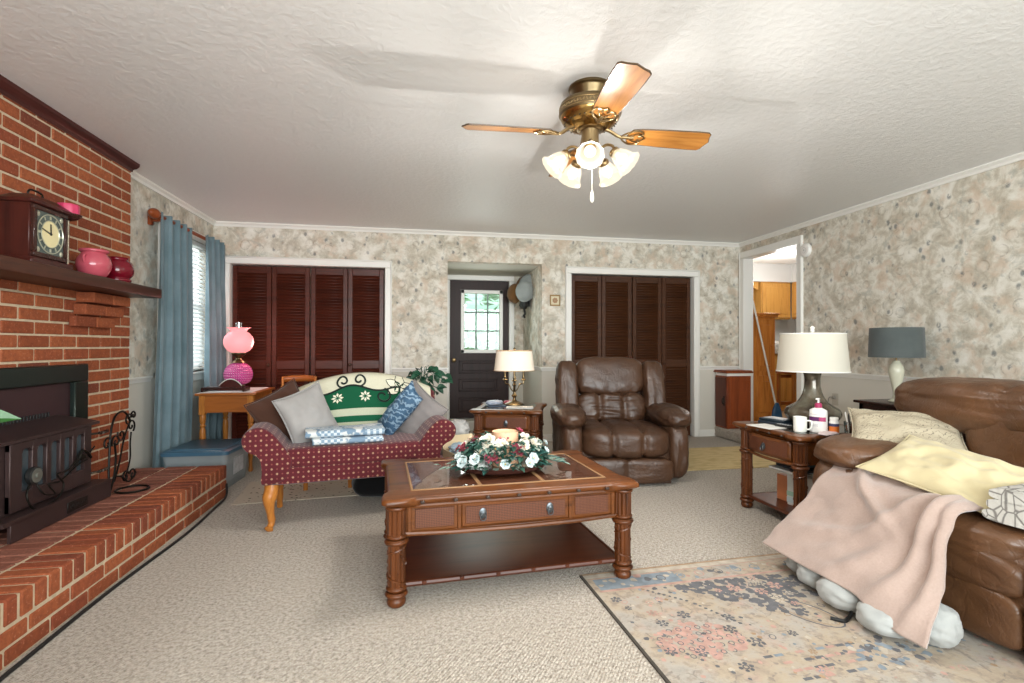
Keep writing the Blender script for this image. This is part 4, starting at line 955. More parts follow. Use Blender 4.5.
def roll(b, x0, x1, y0, y1, z0, h, seed):
    def fn(u, v):
        a = 2*pi*v; y = lerp(y0, y1, 0.5)+(y1-y0)/2*abs(cos(a))**0.35*(1 if cos(a) > 0 else -1); z = z0+h/2+h/2*abs(sin(a))**0.6*(1 if sin(a) > 0 else -1)
        x = lerp(x0, x1, u); k = noise.noise(Vector((x*8, y*8, seed)))
        return (x+0.008*noise.noise(Vector((y*20, z*30, seed))), y+0.006*k, z+(0.006*k if z > z0+h*0.3 else 0.0))
    b.grid(fn, 30, 28, cv=True)
    for u in (0, 1): b.poly([fn(u, i/28) for i in range(28)], [list(range(28))])
b = MB(); roll(b, -0.17, 0.16, -0.10, 0.10, 0.0, 0.034, 1); b.build('lower_fold', qm, qt, ang=60)
b = MB(); roll(b, -0.20, 0.17, -0.085, 0.11, 0.033, 0.038, 2); b.build('upper_fold', qm, qt, ang=60)
# things beyond the settee
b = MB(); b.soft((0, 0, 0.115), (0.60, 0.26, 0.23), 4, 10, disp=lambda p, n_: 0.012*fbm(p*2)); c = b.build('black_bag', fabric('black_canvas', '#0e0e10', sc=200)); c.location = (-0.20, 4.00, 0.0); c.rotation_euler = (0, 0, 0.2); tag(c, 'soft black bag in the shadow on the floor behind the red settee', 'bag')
ps = thing('plant_stand', 'low wooden plant stand hidden behind the settee under the pothos', 'plant stand', (0.02, 4.88, 0))
b = MB(); b.lathe(mprof([(0.14, 0.56), (0.145, 0.57), (0.14, 0.585), (0, 0.586)], 2), 24); b.build('stand_top', M['cherry_dark'], ps)
for k in range(3): b = MB(); a = k*2.1+0.3; b.cyl((0.13*cos(a), 0.13*sin(a), 0), (0.09*cos(a), 0.09*sin(a), 0.565), 0.012, 10); b.build('leg', M['cherry_dark'], ps)
pp = thing('potted_pothos', 'leafy green pothos in a pot showing above the right end of the settee', 'plant', (0.02, 4.88, 0.587)); pp.scale = (1.05, 1.05, 1.1)
b = MB(); b.lathe(mprof([(0.055, 0), (0.06, 0.01), (0.08, 0.11), (0.085, 0.125), (0.076, 0.125), (0.07, 0.10), (0, 0.095)], 3), 24, cap=False); b.build('pot', plain('orange_white_pot', '#c9683a', 0.5), pp)
rd = random.Random(8); b = MB(); sb = MB()
for i in range(46):
    a = rd.uniform(0, 2*pi); L = rd.uniform(0.03, 0.25) if cos(a) > -0.2 else rd.uniform(0.03, 0.19); e = (L*cos(a), L*sin(a)*0.7, 0.14+rd.uniform(0.0, 0.17)-0.30*L*rd.random())
    sb.tube(spline([(0, 0, 0.1), (e[0]*0.5, e[1]*0.5, e[2]+0.02), e], 3), 0.0022, 5)
    leaf(b, e, (cos(a)+rd.uniform(-.6, .6), sin(a)+rd.uniform(-.6, .6), rd.uniform(-0.7, 0.3)), rd.uniform(0.075, 0.12), rd.uniform(0.06, 0.09), 0.3, (0.1, -0.6, 0.7), n=6)
b.build('leaves', M['leaf'], pp, recalc=False); sb.build('stems', M['leaf'], pp)
fb = thing('fluffy_blanket', 'white and grey fluffy blanket heaped on the floor between settee and small end table', 'blanket', (0.25, 4.47, 0))
b = MB(); b.soft((0, 0, 0.21), (0.40, 0.36, 0.42), 2.4, 16, disp=lambda p, n_: 0.035*fbm(p*2.2)+0.012*fbm(p*7)); b.soft((0.07, -0.05, 0.41), (0.20, 0.2, 0.16), 2.2, 10, disp=lambda p, n_: 0.02*fbm(p*3+Vector((3, 1, 2)))); b.build('plush', fabric('white_grey_plush', '#9c9a98', '#d8d6d2', 60, 0.95, 0.6, 9), fb, ang=80)
b = MB(); b.tube(spline([(-0.16, -0.165, 0.13), (-0.05, -0.21, 0.15), (0.06, -0.205, 0.165), (0.16, -0.16, 0.17)], 5), 0.022, 8); b.build('red_trim', fabric('dark_red_plush', '#6d1f28'), fb)
cb = thing('cardboard_box', 'open cream cardboard box on the floor between settee and coffee table', 'box', (0.36, 4.06, 0), radians(20))
cm = plain('cream_card', '#e0cba6', 0.7)
b = MB()
for p, q in (((-0.15, -0.12), (0.15, -0.112)), ((-0.15, 0.112), (0.15, 0.12)), ((-0.15, -0.12), (-0.142, 0.12)), ((0.142, -0.12), (0.15, 0.12))): b.span((p[0], p[1], 0), (q[0], q[1], 0.30))
b.span((-0.15, -0.12, 0), (0.15, 0.12, 0.006)); b.build('carton', cm, cb)
for sg, an in ((-1, 0.5), (1, 0.9)):
    b = MB(); b.box((0, sg*0.055, 0), (0.29, 0.11, 0.004), 0, T(0, sg*0.118, 0.302) @ RX(sg*an)); b.build('flap', cm, cb)
bc = MB(); bc.soft((0, 0, 0.30), (0.26, 0.18, 0.09), 2.6, 12, disp=lambda p, n_: 0.02*fbm(p*3)); c = bc.build('blue_cloth', fabric('pale_blue_cloth', '#8aa9bd', '#b4c6d0')); c.location = (0.36, 4.06, 0.01); tag(c, 'pale blue cloth bundled in the open cream cardboard box', 'cloth')
# ---------------------------------------------------------------- carved tables
def post(b, x, y, ztop, r=0.044, zap=0.15, seed=0):
    """bun foot, fluted bamboo-cane shaft, collars, reeded block beside the apron"""
    b.lathe(mprof([(r*0.62, 0), (r*0.85, 0.008), (r*0.95, 0.026), (r*0.72, 0.044)], 4), 20, T(x, y, 0))
    for z0, z1, k in ((0.044, 0.066, 1.12), (0.070, 0.090, 1.02), (ztop-zap-0.045, ztop-zap-0.022, 1.18), (ztop-zap-0.020, ztop-zap-0.002, 1.05)):
        b.lathe(mprof([(r*k*0.86, z0), (r*k, lerp(z0, z1, .35)), (r*k, lerp(z0, z1, .65)), (r*k*0.86, z1)], 3), 22, T(x, y, 0))
    z0, z1 = 0.085, ztop-zap-0.04; n = 9
    for k in range(n):
        a = 2*pi*k/n; b.cyl((x+r*0.62*cos(a), y+r*0.62*sin(a), z0), (x+r*0.62*cos(a), y+r*0.62*sin(a), z1), r*0.27, 8)
    b.cyl((x, y, z0), (x, y, z1), r*0.66, 12)
    rr = random.Random(seed)
    L = z1-z0
    for j in range(2):
        zc = z0+L*(0.28+0.46*j); 
        b.tube([(x+r*0.9*cos(t), y+r*0.9*sin(t), zc+(-0.04+0.013*t)*(1 if j else -1)) for t in [i*0.35 for i in range(19)]], r*0.10, 5)
    for k in range(18):
        a = rr.uniform(0, 2*pi); zc = rr.uniform(z0+0.02, z1-0.02)
        b.box((0, 0, 0), (0.007, 0.007, 0.016), 0.002, T(x+r*0.86*cos(a), y+r*0.86*sin(a), zc) @ RZ(a) @ RX(0.6))
    zz0, zz1 = ztop-zap-0.002, ztop-0.035
    for k in range(10):
        a = 2*pi*k/10; b.cyl((x+r*0.70*cos(a), y+r*0.70*sin(a), zz0), (x+r*0.70*cos(a), y+r*0.70*sin(a), zz1), r*0.25, 8)
    b.cyl((x, y, zz0), (x, y, zz1), r*0.75, 14)
    b.lathe(mprof([(r*0.95, zz1-0.012), (r*1.1, zz1-0.004), (r*1.05, zz1+0.004)], 3), 20, T(x, y, 0))
def lobed(w, d, c=0.15, lob=0.028):
    """table outline: straight sides, stepped and rounded corners"""
    o = []
    for sx, sy, flip in ((1, -1, 0), (1, 1, 1), (-1, 1, 0), (-1, -1, 1)):
        q = [(w/2-c, d/2-lob), (w/2-c+0.012, d/2-lob*0.85), (w/2-c+0.028, d/2-lob*0.45), (w/2-c+0.045, d/2-lob*0.1), (w/2-c+0.065, d/2), (w/2-0.025, d/2), (w/2-0.007, d/2-0.007), (w/2, d/2-0.025), (w/2, d/2-c+0.065), (w/2-lob*0.1, d/2-c+0.045), (w/2-lob*0.45, d/2-c+0.028), (w/2-lob*0.85, d/2-c+0.012), (w/2-lob, d/2-c)]
        if flip: q = q[::-1]
        o += [(sx*a, sy*b_) for a, b_ in q]
    return o
def molded_top(b, w, d, z0, z1, inner=None):
    lo = lobed(w-0.05, d-0.05); hi = lobed(w, d); mid_ = lobed(w-0.012, d-0.012)
    layers = [(lobed(w-0.07, d-0.07), z0), (lobed(w-0.03, d-0.03), lerp(z0, z1, .25)), (hi, lerp(z0, z1, .5)), (hi, lerp(z0, z1, .75)), (mid_, lerp(z0, z1, .95)), (lobed(w-0.03, d-0.03), z1)]
    n = len(hi); vs = []
    for P_, z in layers: vs += [(x, y, z) for x, y in P_]
    fc = [[i*n+j, i*n+(j+1) % n, (i+1)*n+(j+1) % n, (i+1)*n+j] for i in range(len(layers)-1) for j in range(n)]
    fc.append(list(range(n))[::-1]); fc.append(list(range((len(layers)-1)*n, len(layers)*n)))
    b.poly(vs, fc)
def ring_pull(parent, x, y, z, mat, face=-1):
    b = MB(); X = T(x, y, z) @ RX(pi/2)
    b.lathe(mprof([(0.021, 0), (0.021, 0.003), (0.012, 0.006), (0.012, 0.012), (0.0, 0.014)], 2), 18, X @ Matrix.Diagonal((0.8, 1.15, 1, 1)))
    b.tube([(x+0.013*sin(a), y-0.010-0.003, z-0.014+0.015*cos(a)) for a in [i*pi/9 for i in range(18)]], 0.0028, 6, True)
    b.build('ring_pull', mat, parent)
pewter = plain('pewter_pull', '#5f6468', 0.35, 0.8)
def molding_nubs(b, w, d, z, n, y):
    for i in range(n):
        x = lerp(-w/2+0.1, w/2-0.1, (i+0.5)/n); b.box((x, y, z), (0.020, 0.012, 0.014), 0.004)
# -- coffee table
ct = thing('coffee_table', 'large carved wooden coffee table with glass top panels and lower shelf', 'coffee table', (0.412, 2.655, 0.0), radians(4.5))
cw, cd_, chh = 1.21, 0.82, 0.475
b = MB(); molded_top(b, cw, cd_, chh-0.045, chh); tp = b.build('table_top', M['table'], ct, ang=50)
b = MB(); molding_nubs(b, cw, cd_, chh-0.02, 7, -cd_/2+0.012); b.build('dark_nubs', plain('dark_lacquer_nub', '#3a2c26', 0.35), tp)
gx = [(-0.465, -0.165), (-0.145, 0.145), (0.165, 0.465)]
for a, c_ in gx:
    b = MB(); b.span((a, -0.275, chh-0.004), (c_, 0.275, chh+0.0008)); ins = b.build('woven_inset', M['rattan'], tp)
    b = MB(); yb = 0.275
    for p, q in (((a-0.012, -yb-0.012), (c_+0.012, -yb)), ((a-0.012, yb), (c_+0.012, yb+0.012)), ((a-0.012, -yb), (a, yb)), ((c_, -yb), (c_+0.012, yb))): b.span((p[0], p[1], chh-0.002), (q[0], q[1], chh+0.005), 0.003)
    b.build('inset_border', plain('rope_border', '#8d6a48', 0.5, bsc=160, bst=0.6), tp)
    b = MB(); b.poly([(a+0.001, -yb+0.001, chh+0.003), (c_-0.001, -yb+0.001, chh+0.003), (c_-0.001, yb-0.001, chh+0.003), (a+0.001, yb-0.001, chh+0.003)], [[0, 1, 2, 3]]); b.build('glass_panel', glass('table_glass', '#ffffff', 0.06, 0.012), tp)
b = MB(); za, zb = 0.305, chh-0.045
for p, q in (((-0.50, -0.345), (0.50, -0.318)), ((-0.50, 0.318), (0.50, 0.345)), ((-0.552, -0.30), (-0.525, 0.30)), ((0.525, -0.30), (0.552, 0.30))): b.span((p[0], p[1], za), (q[0], q[1], zb), 0.003)
for z in (za, zb-0.004): b.tube([(-0.51, -0.347, z), (0.51, -0.347, z)], 0.010, 8)
b.tube([(-0.54, -0.345, za+0.004), (-0.3, -0.36, za-0.002), (0, -0.365, za-0.004), (0.3, -0.36, za-0.002), (0.54, -0.345, za+0.004)], 0.011, 8)
for sy in (-1, 1):
    for x in (-0.485, -0.265, 0.265, 0.485): b.box((x, sy*0.347, (za+zb)/2), (0.018, 0.012, zb-za), 0.003)
for sx in (-1, 1): b.tube([(sx*0.552, -0.31, za), (sx*0.552, 0.31, za)], 0.010, 8)
ap = b.build('apron', M['table'], ct)
for x0, x1 in ((-0.475, -0.275), (0.275, 0.475)):
    b = MB(); b.span((x0+0.014, -0.351, za+0.022), (x1-0.014, -0.345, zb-0.018), 0.002); b.build('rattan_panel', M['rattan'], ap)
b = MB(); b.span((-0.255, -0.353, za+0.012), (0.255, -0.33, zb-0.008), 0.004); dr = b.build('drawer', M['table'], ct)
b = MB(); b.span((-0.238, -0.356, za+0.026), (0.238, -0.35, zb-0.022), 0.002); b.build('rattan_panel', M['rattan'], dr)
for x in (-0.16, 0.16): ring_pull(dr, x, -0.356, (za+zb)/2+0.005, pewter)
for sx in (-1, 1):
    for sy in (-1, 1):
        b = MB(); post(b, sx*0.540, sy*0.345, chh-0.01, 0.044, 0.15, int(3+sx+2*sy)); b.build('leg', M['table_leg'], ct)
b = MB(); b.box((0, 0, 0.083), (1.06, 0.67, 0.018), 0.004)
for sy in (-1, 1): b.tube([(-0.50, sy*0.335, 0.083), (0.50, sy*0.335, 0.083)], 0.013, 8)
for sx in (-1, 1): b.tube([(sx*0.53, -0.30, 0.083), (sx*0.53, 0.30, 0.083)], 0.013, 8)
for i in range(6): b.box((-0.42+i*0.168, -0.345, 0.085), (0.02, 0.012, 0.02), 0.004)
b.build('lower_shelf', M['table_dark'], ct)
# -- flower arrangement with candle
fa = thing('flower_arrangement', 'oval arrangement of white and pink silk flowers with a peach candle on the coffee table', 'flower arrangement', (0.425, 2.62, chh+0.0055), radians(4))
b = MB(); b.lathe(mprof([(0.10, 0), (0.15, 0.008), (0.165, 0.03), (0.15, 0.034), (0.0, 0.02)], 3), 28, squash=(1.4, 0.85), cap=False); b.build('tray', M['cherry_dark'], fa)
b = MB(); b.lathe(mprof([(0.066, 0.02), (0.070, 0.03), (0.070, 0.185), (0.062, 0.193), (0.03, 0.188), (0.0, 0.186)], 3), 28, T(0.02, 0.03, 0)); b.build('candle', plain('peach_candle', '#e8b893', 0.5), fa)
rd = random.Random(21)
gm = [plain('silk_leaf_teal', '#3d6f66', 0.5, var=0.4, vsc=30), plain('silk_leaf_dark', '#2c5848', 0.5, var=0.4, vsc=30), plain('silk_leaf_pale', '#7f9a8c', 0.55, var=0.3, vsc=30)]
b = MB()
for i in range(560):
    a = rd.uniform(0, 2*pi); q = rd.uniform(0.35, 1.0)**0.6; b.mi = rd.choice((0, 0, 1, 1, 1, 2))
    x, y = 0.27*q*cos(a), 0.155*q*sin(a); z = 0.03+0.115*(1-q**3)+rd.uniform(-0.015, 0.045)
    z = max(0.018, z)
    leaf(b, (x*0.85, y*0.85, z), (cos(a)+rd.uniform(-.7, .7), sin(a)+rd.uniform(-.7, .7), rd.uniform(-0.1, 0.6)), rd.uniform(0.035, 0.065), rd.uniform(0.022, 0.038), 0.25, n=4)
for sg, cnt in ((1, 26), (-1, 9)):
    for i in range(cnt):
        t = i/cnt; b.mi = rd.choice((0, 2, 2)); leaf(b, (sg*(0.20+0.13*t), rd.uniform(-0.07, 0.05), 0.03+0.03*(1-t)), (sg, rd.uniform(-1, 1), rd.uniform(0.0, 0.5)), 0.045, 0.022, 0.2, n=4)
b.build('foliage', gm, fa, recalc=False)
fm = {'white': plain('silk_petal_cream', '#eee6d6', 0.7), 'pink': plain('silk_petal_pink', '#b9506a', 0.7), 'rose': plain('silk_petal_rose', '#8f3d4a', 0.7), 'ice': plain('silk_petal_ice', '#d5e2e2', 0.7), 'core': plain('flower_core', '#d9b45a', 0.7), 'peach': plain('silk_petal_peach', '#e6c2a5', 0.7)}
def bloom(col, p, d, s):
    b = MB(); X = T(*p) @ align(d)
    for ring, (n_, el, sc) in enumerate(((6, 0.25, 1.0), (5, 0.75, 0.78), (3, 1.2, 0.5))):
        for k in range(n_):
            a = 2*pi*k/n_+ring*0.5
            def fn(u, v):
                r = s*sc*u; w = s*sc*0.55*sin(pi*min(1, 0.15+u*0.75))*(v-0.5)*2
                e = el*(0.4+0.6*u); x_ = r*cos(e); z_ = r*sin(e)+0.18*s*abs(v-0.5)*u+0.1*s*u*u*0
                return (x_*cos(a)-w*sin(a), x_*sin(a)+w*cos(a), z_)
            b.grid(fn, 5, 5, M=X)
    b.mi = 1; b.lathe([(0, -0.1*s), (0.16*s, 0), (0.15*s, 0.25*s), (0, 0.35*s)], 8, X, cap=False)
    b.build('blossom', [fm[col], fm['core']], fa, recalc=False)
for col, x, y, z, s in (('white', -0.09, -0.05, 0.145, .062), ('white', -0.055, -0.085, 0.115, .058), ('white', -0.125, -0.06, 0.10, .05), ('white', -0.02, -0.06, 0.13, .05), ('white', 0.115, -0.03, 0.14, .065), ('white', 0.155, -0.05, 0.12, .055), ('white', 0.09, -0.08, 0.12, .055), ('white', 0.185, 0.0, 0.12, .05),
                        ('white', -0.19, 0.03, 0.12, .045), ('peach', -0.155, 0.06, 0.14, .045), ('white', 0.13, 0.07, 0.13, .05), ('peach', -0.03, 0.10, 0.14, .045), ('white', 0.07, 0.10, 0.12, .05), ('white', -0.11, 0.11, 0.11, .05), ('white', 0.20, 0.07, 0.10, .045),
                        ('pink', 0.095, 0.02, 0.185, .035), ('pink', -0.005, -0.03, 0.155, .034), ('rose', 0.06, -0.10, 0.10, .034), ('pink', 0.05, -0.065, 0.12, .03), ('rose', -0.07, -0.115, 0.085, .03), ('pink', -0.10, -0.11, 0.08, .028), ('rose', -0.21, -0.02, 0.12, .03), ('rose', -0.14, 0.02, 0.15, .03), ('pink', 0.015, -0.01, 0.165, .03), ('rose', -0.23, 0.04, 0.10, .025), ('rose', 0.15, 0.12, 0.10, .03),
                        ('ice', -0.22, -0.08, 0.06, .045), ('ice', -0.165, -0.11, 0.075, .04), ('ice', -0.235, -0.03, 0.075, .035), ('ice', 0.13, -0.12, 0.07, .04), ('ice', 0.105, -0.135, 0.05, .035), ('ice', -0.02, -0.14, 0.05, .035), ('ice', 0.22, -0.05, 0.09, .03), ('ice', 0.25, 0.06, 0.11, .025)):
    bloom(col, (x, y, z+0.012), (x*2.0, y*3.2-0.08, 0.30), s*0.78)
rd2 = random.Random(4)
for cx, cy, cz in ((0.0, -0.02, 0.17), (0.07, -0.09, 0.12), (-0.21, 0.0, 0.13), (-0.08, -0.12, 0.09), (0.03, -0.11, 0.10)):
    b = MB()
    for i in range(9): b.lathe([(0, -.007), (.006, -.004), (.007, 0), (.006, .004), (0, .007)], 7, T(cx+rd2.uniform(-.025, .025), cy+rd2.uniform(-.02, .015), cz+rd2.uniform(-.02, .02)), cap=False)
    b.build('berry_cluster', fm['rose'], fa)
# -- the two end tables
def end_table(name, lab, loc, rz, w, d, hgt, bow, shelf_z=0.085):
    t = thing(name, lab, 'end table', loc, rz)
    b = MB(); molded_top(b, w, d, hgt-0.042, hgt)
    tp = b.build('table_top', M['table'], t, ang=50)
    b = MB(); b.span((-w/2+0.09, -d/2+0.09, hgt-0.003), (w/2-0.09, d/2-0.09, hgt+0.002), 0.001); b.build('glass_panel', plain('dark_table_glass', '#4a4640', 0.06, 0.0, 0.7), tp)
    b = MB(); molding_nubs(b, w, d, hgt-0.02, 4, -d/2+0.012); b.build('dark_nubs', plain('dark_nub', '#3a2c26', 0.35), tp)
    za, zb = hgt-0.185, hgt-0.042; lx, ly = w/2-0.075, d/2-0.075
    b = MB()
    b.span((-lx, ly-0.01, za), (lx, ly+0.015, zb), 0.003); b.span((-lx-0.015, -ly, za), (-lx+0.01, ly, zb), 0.003); b.span((lx-0.01, -ly, za), (lx+0.015, ly, zb), 0.003)
    b.span((-lx, -ly-0.012, za), (lx, -ly+0.006, zb), 0.003)
    b.tube([(-lx, -ly-0.012-bow*0, za)]+[(-lx+2*lx*i/10, -ly-0.014-bow*sin(pi*i/10), za-0.006*sin(pi*i/10)) for i in range(1, 10)]+[(lx, -ly-0.012, za)], 0.010, 8)
    b.build('apron', M['table'], t)
    b = MB()
    def df(u, v): x = lerp(-lx+0.05, lx-0.05, u); return (x, -ly-0.020-bow*sin(pi*u), lerp(za+0.012, zb-0.010, v))
    b.grid(df, 14, 6); 
    dr = b.build('drawer', M['table'], t, recalc=False); md = dr.modifiers.new('s', 'SOLIDIFY'); md.thickness = 0.012; md.offset = 0
    b = MB()
    def rf(u, v): x = lerp(-lx+0.07, lx-0.07, u); return (x, -ly-0.0275-bow*sin(pi*(0.02/(2*lx-0.1)+u*(1-0.04/(2*lx-0.1)))), lerp(za+0.03, zb-0.026, v))
    b.grid(rf, 14, 4); b.build('drawer_panel', M['rattan'], dr, recalc=False)
    ring_pull(dr, 0, -ly-0.030-bow, (za+zb)/2, pewter)
    for sx in (-1, 1):
        for sy in (-1, 1):
            b = MB(); post(b, sx*lx, sy*ly, hgt-0.01, 0.042, 0.155, int(8+sx+2*sy)); b.build('leg', M['table_leg'], t)
    b = MB(); b.box((0, 0, shelf_z), (2*lx, 2*ly, 0.02), 0.005)
    for sy in (-1, 1): b.tube([(-lx, sy*ly, shelf_z), (lx, sy*ly, shelf_z)], 0.012, 8)
    for sx in (-1, 1): b.tube([(sx*lx, -ly, shelf_z), (sx*lx, ly, shelf_z)], 0.012, 8)
    b.build('lower_shelf', M['table_dark'], t)
    return t
E1 = (2.55, 2.97, 0); EH = 0.595
end_table('end_table', 'carved wooden end table beside the brown sofa carrying the white lamp and clutter', E1, radians(-90), 0.66, 0.72, EH, 0.03)
E2 = (0.815, 4.60, 0); E2H = 0.575
end_table('end_table', 'carved wooden end table left of the recliner carrying the brass candlestick lamp', E2, radians(-18), 0.64, 0.66, E2H, 0.0)
# ---------------------------------------------------------------- items on the end table left of the recliner
def on2(x, y): p = Matrix.Translation((E2[0], E2[1], 0)) @ RZ(radians(-18)) @ Vector((x, y, 0)); return (p.x, p.y, E2H+0.0025)
p = on2(0.03, 0.06)
bl = thing('candlestick_lamp', 'brass candlestick table lamp with a white tapered shade on the end table', 'lamp', p); bl.scale = (1, 1, 1.07)
b = MB(); b.lathe(mprof([(0.085, 0), (0.09, 0.012), (0.06, 0.028), (0.02, 0.045), (0.016, 0.07), (0.028, 0.085), (0.014, 0.10), (0.011, 0.16), (0.02, 0.175), (0.012, 0.19), (0.010, 0.22)], 3), 24); b.build('base', M['brass_dark'], bl)
b = MB(); b.cyl((0, 0, 0.2), (0, 0, 0.49), 0.006, 8); b.lathe(mprof([(0.01, 0.485), (0.014, 0.49), (0.006, 0.50), (0, 0.505)], 2), 12); b.build('stem', M['brass_dark'], bl)
for k in range(3):
    a = 2*pi*k/3+0.35; ca, sa = cos(a), sin(a)
    b = MB(); b.tube([(ca*r, sa*r, z) for r, z in [(q.x, q.z) for q in spline([(0.01, 0, 0.12), (0.035, 0, 0.14), (0.06, 0, 0.18), (0.095, 0, 0.185), (0.10, 0, 0.215)], 5)]], 0.0055, 7)
    b.lathe(mprof([(0.006, 0), (0.026, 0.006), (0.022, 0.012), (0.012, 0.016), (0.014, 0.028), (0.013, 0.04)], 3), 16, T(ca*0.10, sa*0.10, 0.212))
    b.lathe([(0.0105, 0), (0.0105, 0.075), (0.0, 0.076)], 12, T(ca*0.10, sa*0.10, 0.245)); b.build('candle_arm', M['brass_dark'], bl)
n = NT('lit_linen_shade'); n.set('#efe6d6', 0.8, 0, 0.2); n.p.inputs['Emission Color'].default_value = lin('#ffdcb0'); n.p.inputs['Emission Strength'].default_value = 0.08
b = MB(); b.lathe([(0.190, 0.300), (0.168, 0.475), (0.166, 0.475), (0.188, 0.300)], 40, cap=False, squash=(1, 0.8)); b.build('shade', n.m, bl)
b = MB(); b.tube([(0.1905*cos(a), 0.8*0.1905*sin(a), 0.302) for a in [i*pi/24 for i in range(48)]], 0.0035, 5, True); b.tube([(0.169*cos(a), 0.8*0.169*sin(a), 0.474) for a in [i*pi/24 for i in range(48)]], 0.0035, 5, True); b.build('shade_trim', plain('tan_trim', '#b89a78', 0.7), bl)
lamp('candlestick_lamp_bulb', 'POINT', (p[0], p[1], p[2]+0.42), 3, (1.0, 0.82, 0.6), 0.04)
p = on2(0.10, -0.10); b = MB(); b.box((0, 0, 0.002), (0.24, 0.15, 0.004)); c = b.build('magazine', plain('printed_paper', '#d7d5d2', 0.5, var=0.25, vsc=30)); c.location = p; c.rotation_euler = (0, 0, -0.2); tag(c, 'open pale magazine lying flat in front of the brass candlestick lamp', 'magazine')
p = on2(-0.13, -0.03); b = MB(); b.box((0, 0, 0.004), (0.17, 0.12, 0.008), 0.003); c = b.build('booklet', plain('dark_blue_cover', '#39485c', 0.4)); c.location = p; c.rotation_euler = (0, 0, 0.1); tag(c, 'dark blue booklet on the end table under the crumpled packet', 'booklet')
b = MB(); b.soft((0, 0, 0.022), (0.17, 0.09, 0.042), 2.6, 9, disp=lambda q, n_: 0.008*fbm(q*4)); c = b.build('snack_packet', plain('packet_print', '#a9b3c6', 0.35, var=0.5, vsc=26)); c.location = (p[0]-0.01, p[1]+0.02, p[2]+0.0085); c.rotation_euler = (0, 0, 0.4); tag(c, 'crumpled blue and pale packet lying on the dark blue booklet', 'packet')
b = MB(); b.soft((0, 0, 0.02), (0.10, 0.06, 0.038), 2.6, 8, disp=lambda q, n_: 0.006*fbm(q*4)); c = b.build('snack_packet', plain('red_packet', '#9a4a58', 0.35, var=0.4, vsc=26)); q_ = on2(-0.03, 0.12); c.location = q_; tag(c, 'small reddish packet beside the foot of the brass candlestick lamp', 'packet')
# ---------------------------------------------------------------- recliner
rc = thing('recliner', 'overstuffed dark brown leather recliner in front of the right louvered closet', 'armchair', (1.71, 4.27, 0), radians(-8))
rc.scale = (0.945, 1.0, 0.985)
LC = M['leather_chair']
def wr(s, a, sq=(1, 1, 1)): return lambda p, n_: a*fbm(Vector((p.x*s*sq[0], p.y*s*sq[1], p.z*s*sq[2])), 3)
def tuft(nx, a, w=10):  # channels across X
    def f(p, n_):
        d = 0
        for k in range(1, nx): d += -a*math.exp(-abs((p.x-(-1+2*k/nx))*w)**1.3)
        return d+0.003*fbm(p*2)
    return f
b = MB(); b.soft((0, 0.08, 0.20), (0.98, 0.84, 0.36), 8, 8, disp=wr(2, 0.008)); b.box((0, 0.02, 0.025), (0.80, 0.70, 0.05)); b.build('base', LC, rc, ang=80)
b = MB(); b.soft((0, -0.13, 0.345), (0.80, 0.68, 0.27), 4, 34, disp=tuft(3, 0.042, 22)); b.build('seat', LC, rc, ang=80)
b = MB(); b.soft((0, -0.37, 0.125), (0.79, 0.16, 0.21), 5, 30, disp=tuft(2, 0.032, 26)); b.build('footrest', LC, rc, ang=80)
for sg in (-1, 1):
    b = MB(); b.soft((sg*0.465, 0.02, 0.27), (0.20, 0.82, 0.50), 4.5, 14, disp=wr(2.5, 0.012)); a_ = b.build('arm', LC, rc, ang=80)
    b = MB(); b.soft((sg*0.465, -0.05, 0.535), (0.29, 0.74, 0.185), 2.7, 18, T(0, 0, 0), disp=lambda p, n_: 0.008*fbm(p*3)+(-0.006*abs(sin(p.x*14)) if p.y < -0.75 else 0)); b.build('arm_pad', LC, rc, ang=80)
bt = T(0, 0.18, 0.42) @ RX(radians(-14))
b = MB(); b.soft((0, 0.115, 0.26), (0.92, 0.16, 0.66), 5, 10, bt, disp=wr(2, 0.008)); b.build('back_shell', LC, rc, ang=80)
b = MB(); b.soft((0, 0.0, 0.445), (0.68, 0.25, 0.37), 4, 20, bt, disp=lambda p, n_: 0.006*fbm(p*2.4)+(0.010*max(0, -p.z-0.3)*sin(p.x*20+3*noise.noise(p*3)))); b.build('headrest', LC, rc, ang=80)
b = MB()
def lum(p, n_):
    return 0.007*sin(p.z*11+3.0*noise.noise(Vector((p.x*2.2, p.y, p.z*2))))*(1-abs(p.x))-0.028*math.exp(-((abs(p.x)-0.36)*12)**2)+0.006*fbm(p*4)
b.soft((0, 0.0, 0.15), (0.68, 0.22, 0.29), 4, 30, bt, disp=lum); b.build('lumbar_cushion', LC, rc, ang=80)
for sg in (-1, 1):
    b = MB(); b.soft((sg*0.425, 0.0, 0.30), (0.215, 0.28, 0.58), 4.2, 18, bt @ T(0, 0, 0) , disp=lambda p, n_: 0.007*fbm(p*2.5)-0.007*abs(sin(p.z*7))*(1 if abs(p.x) > 0.8 else 0)); b.build('wing', LC, rc, ang=80)
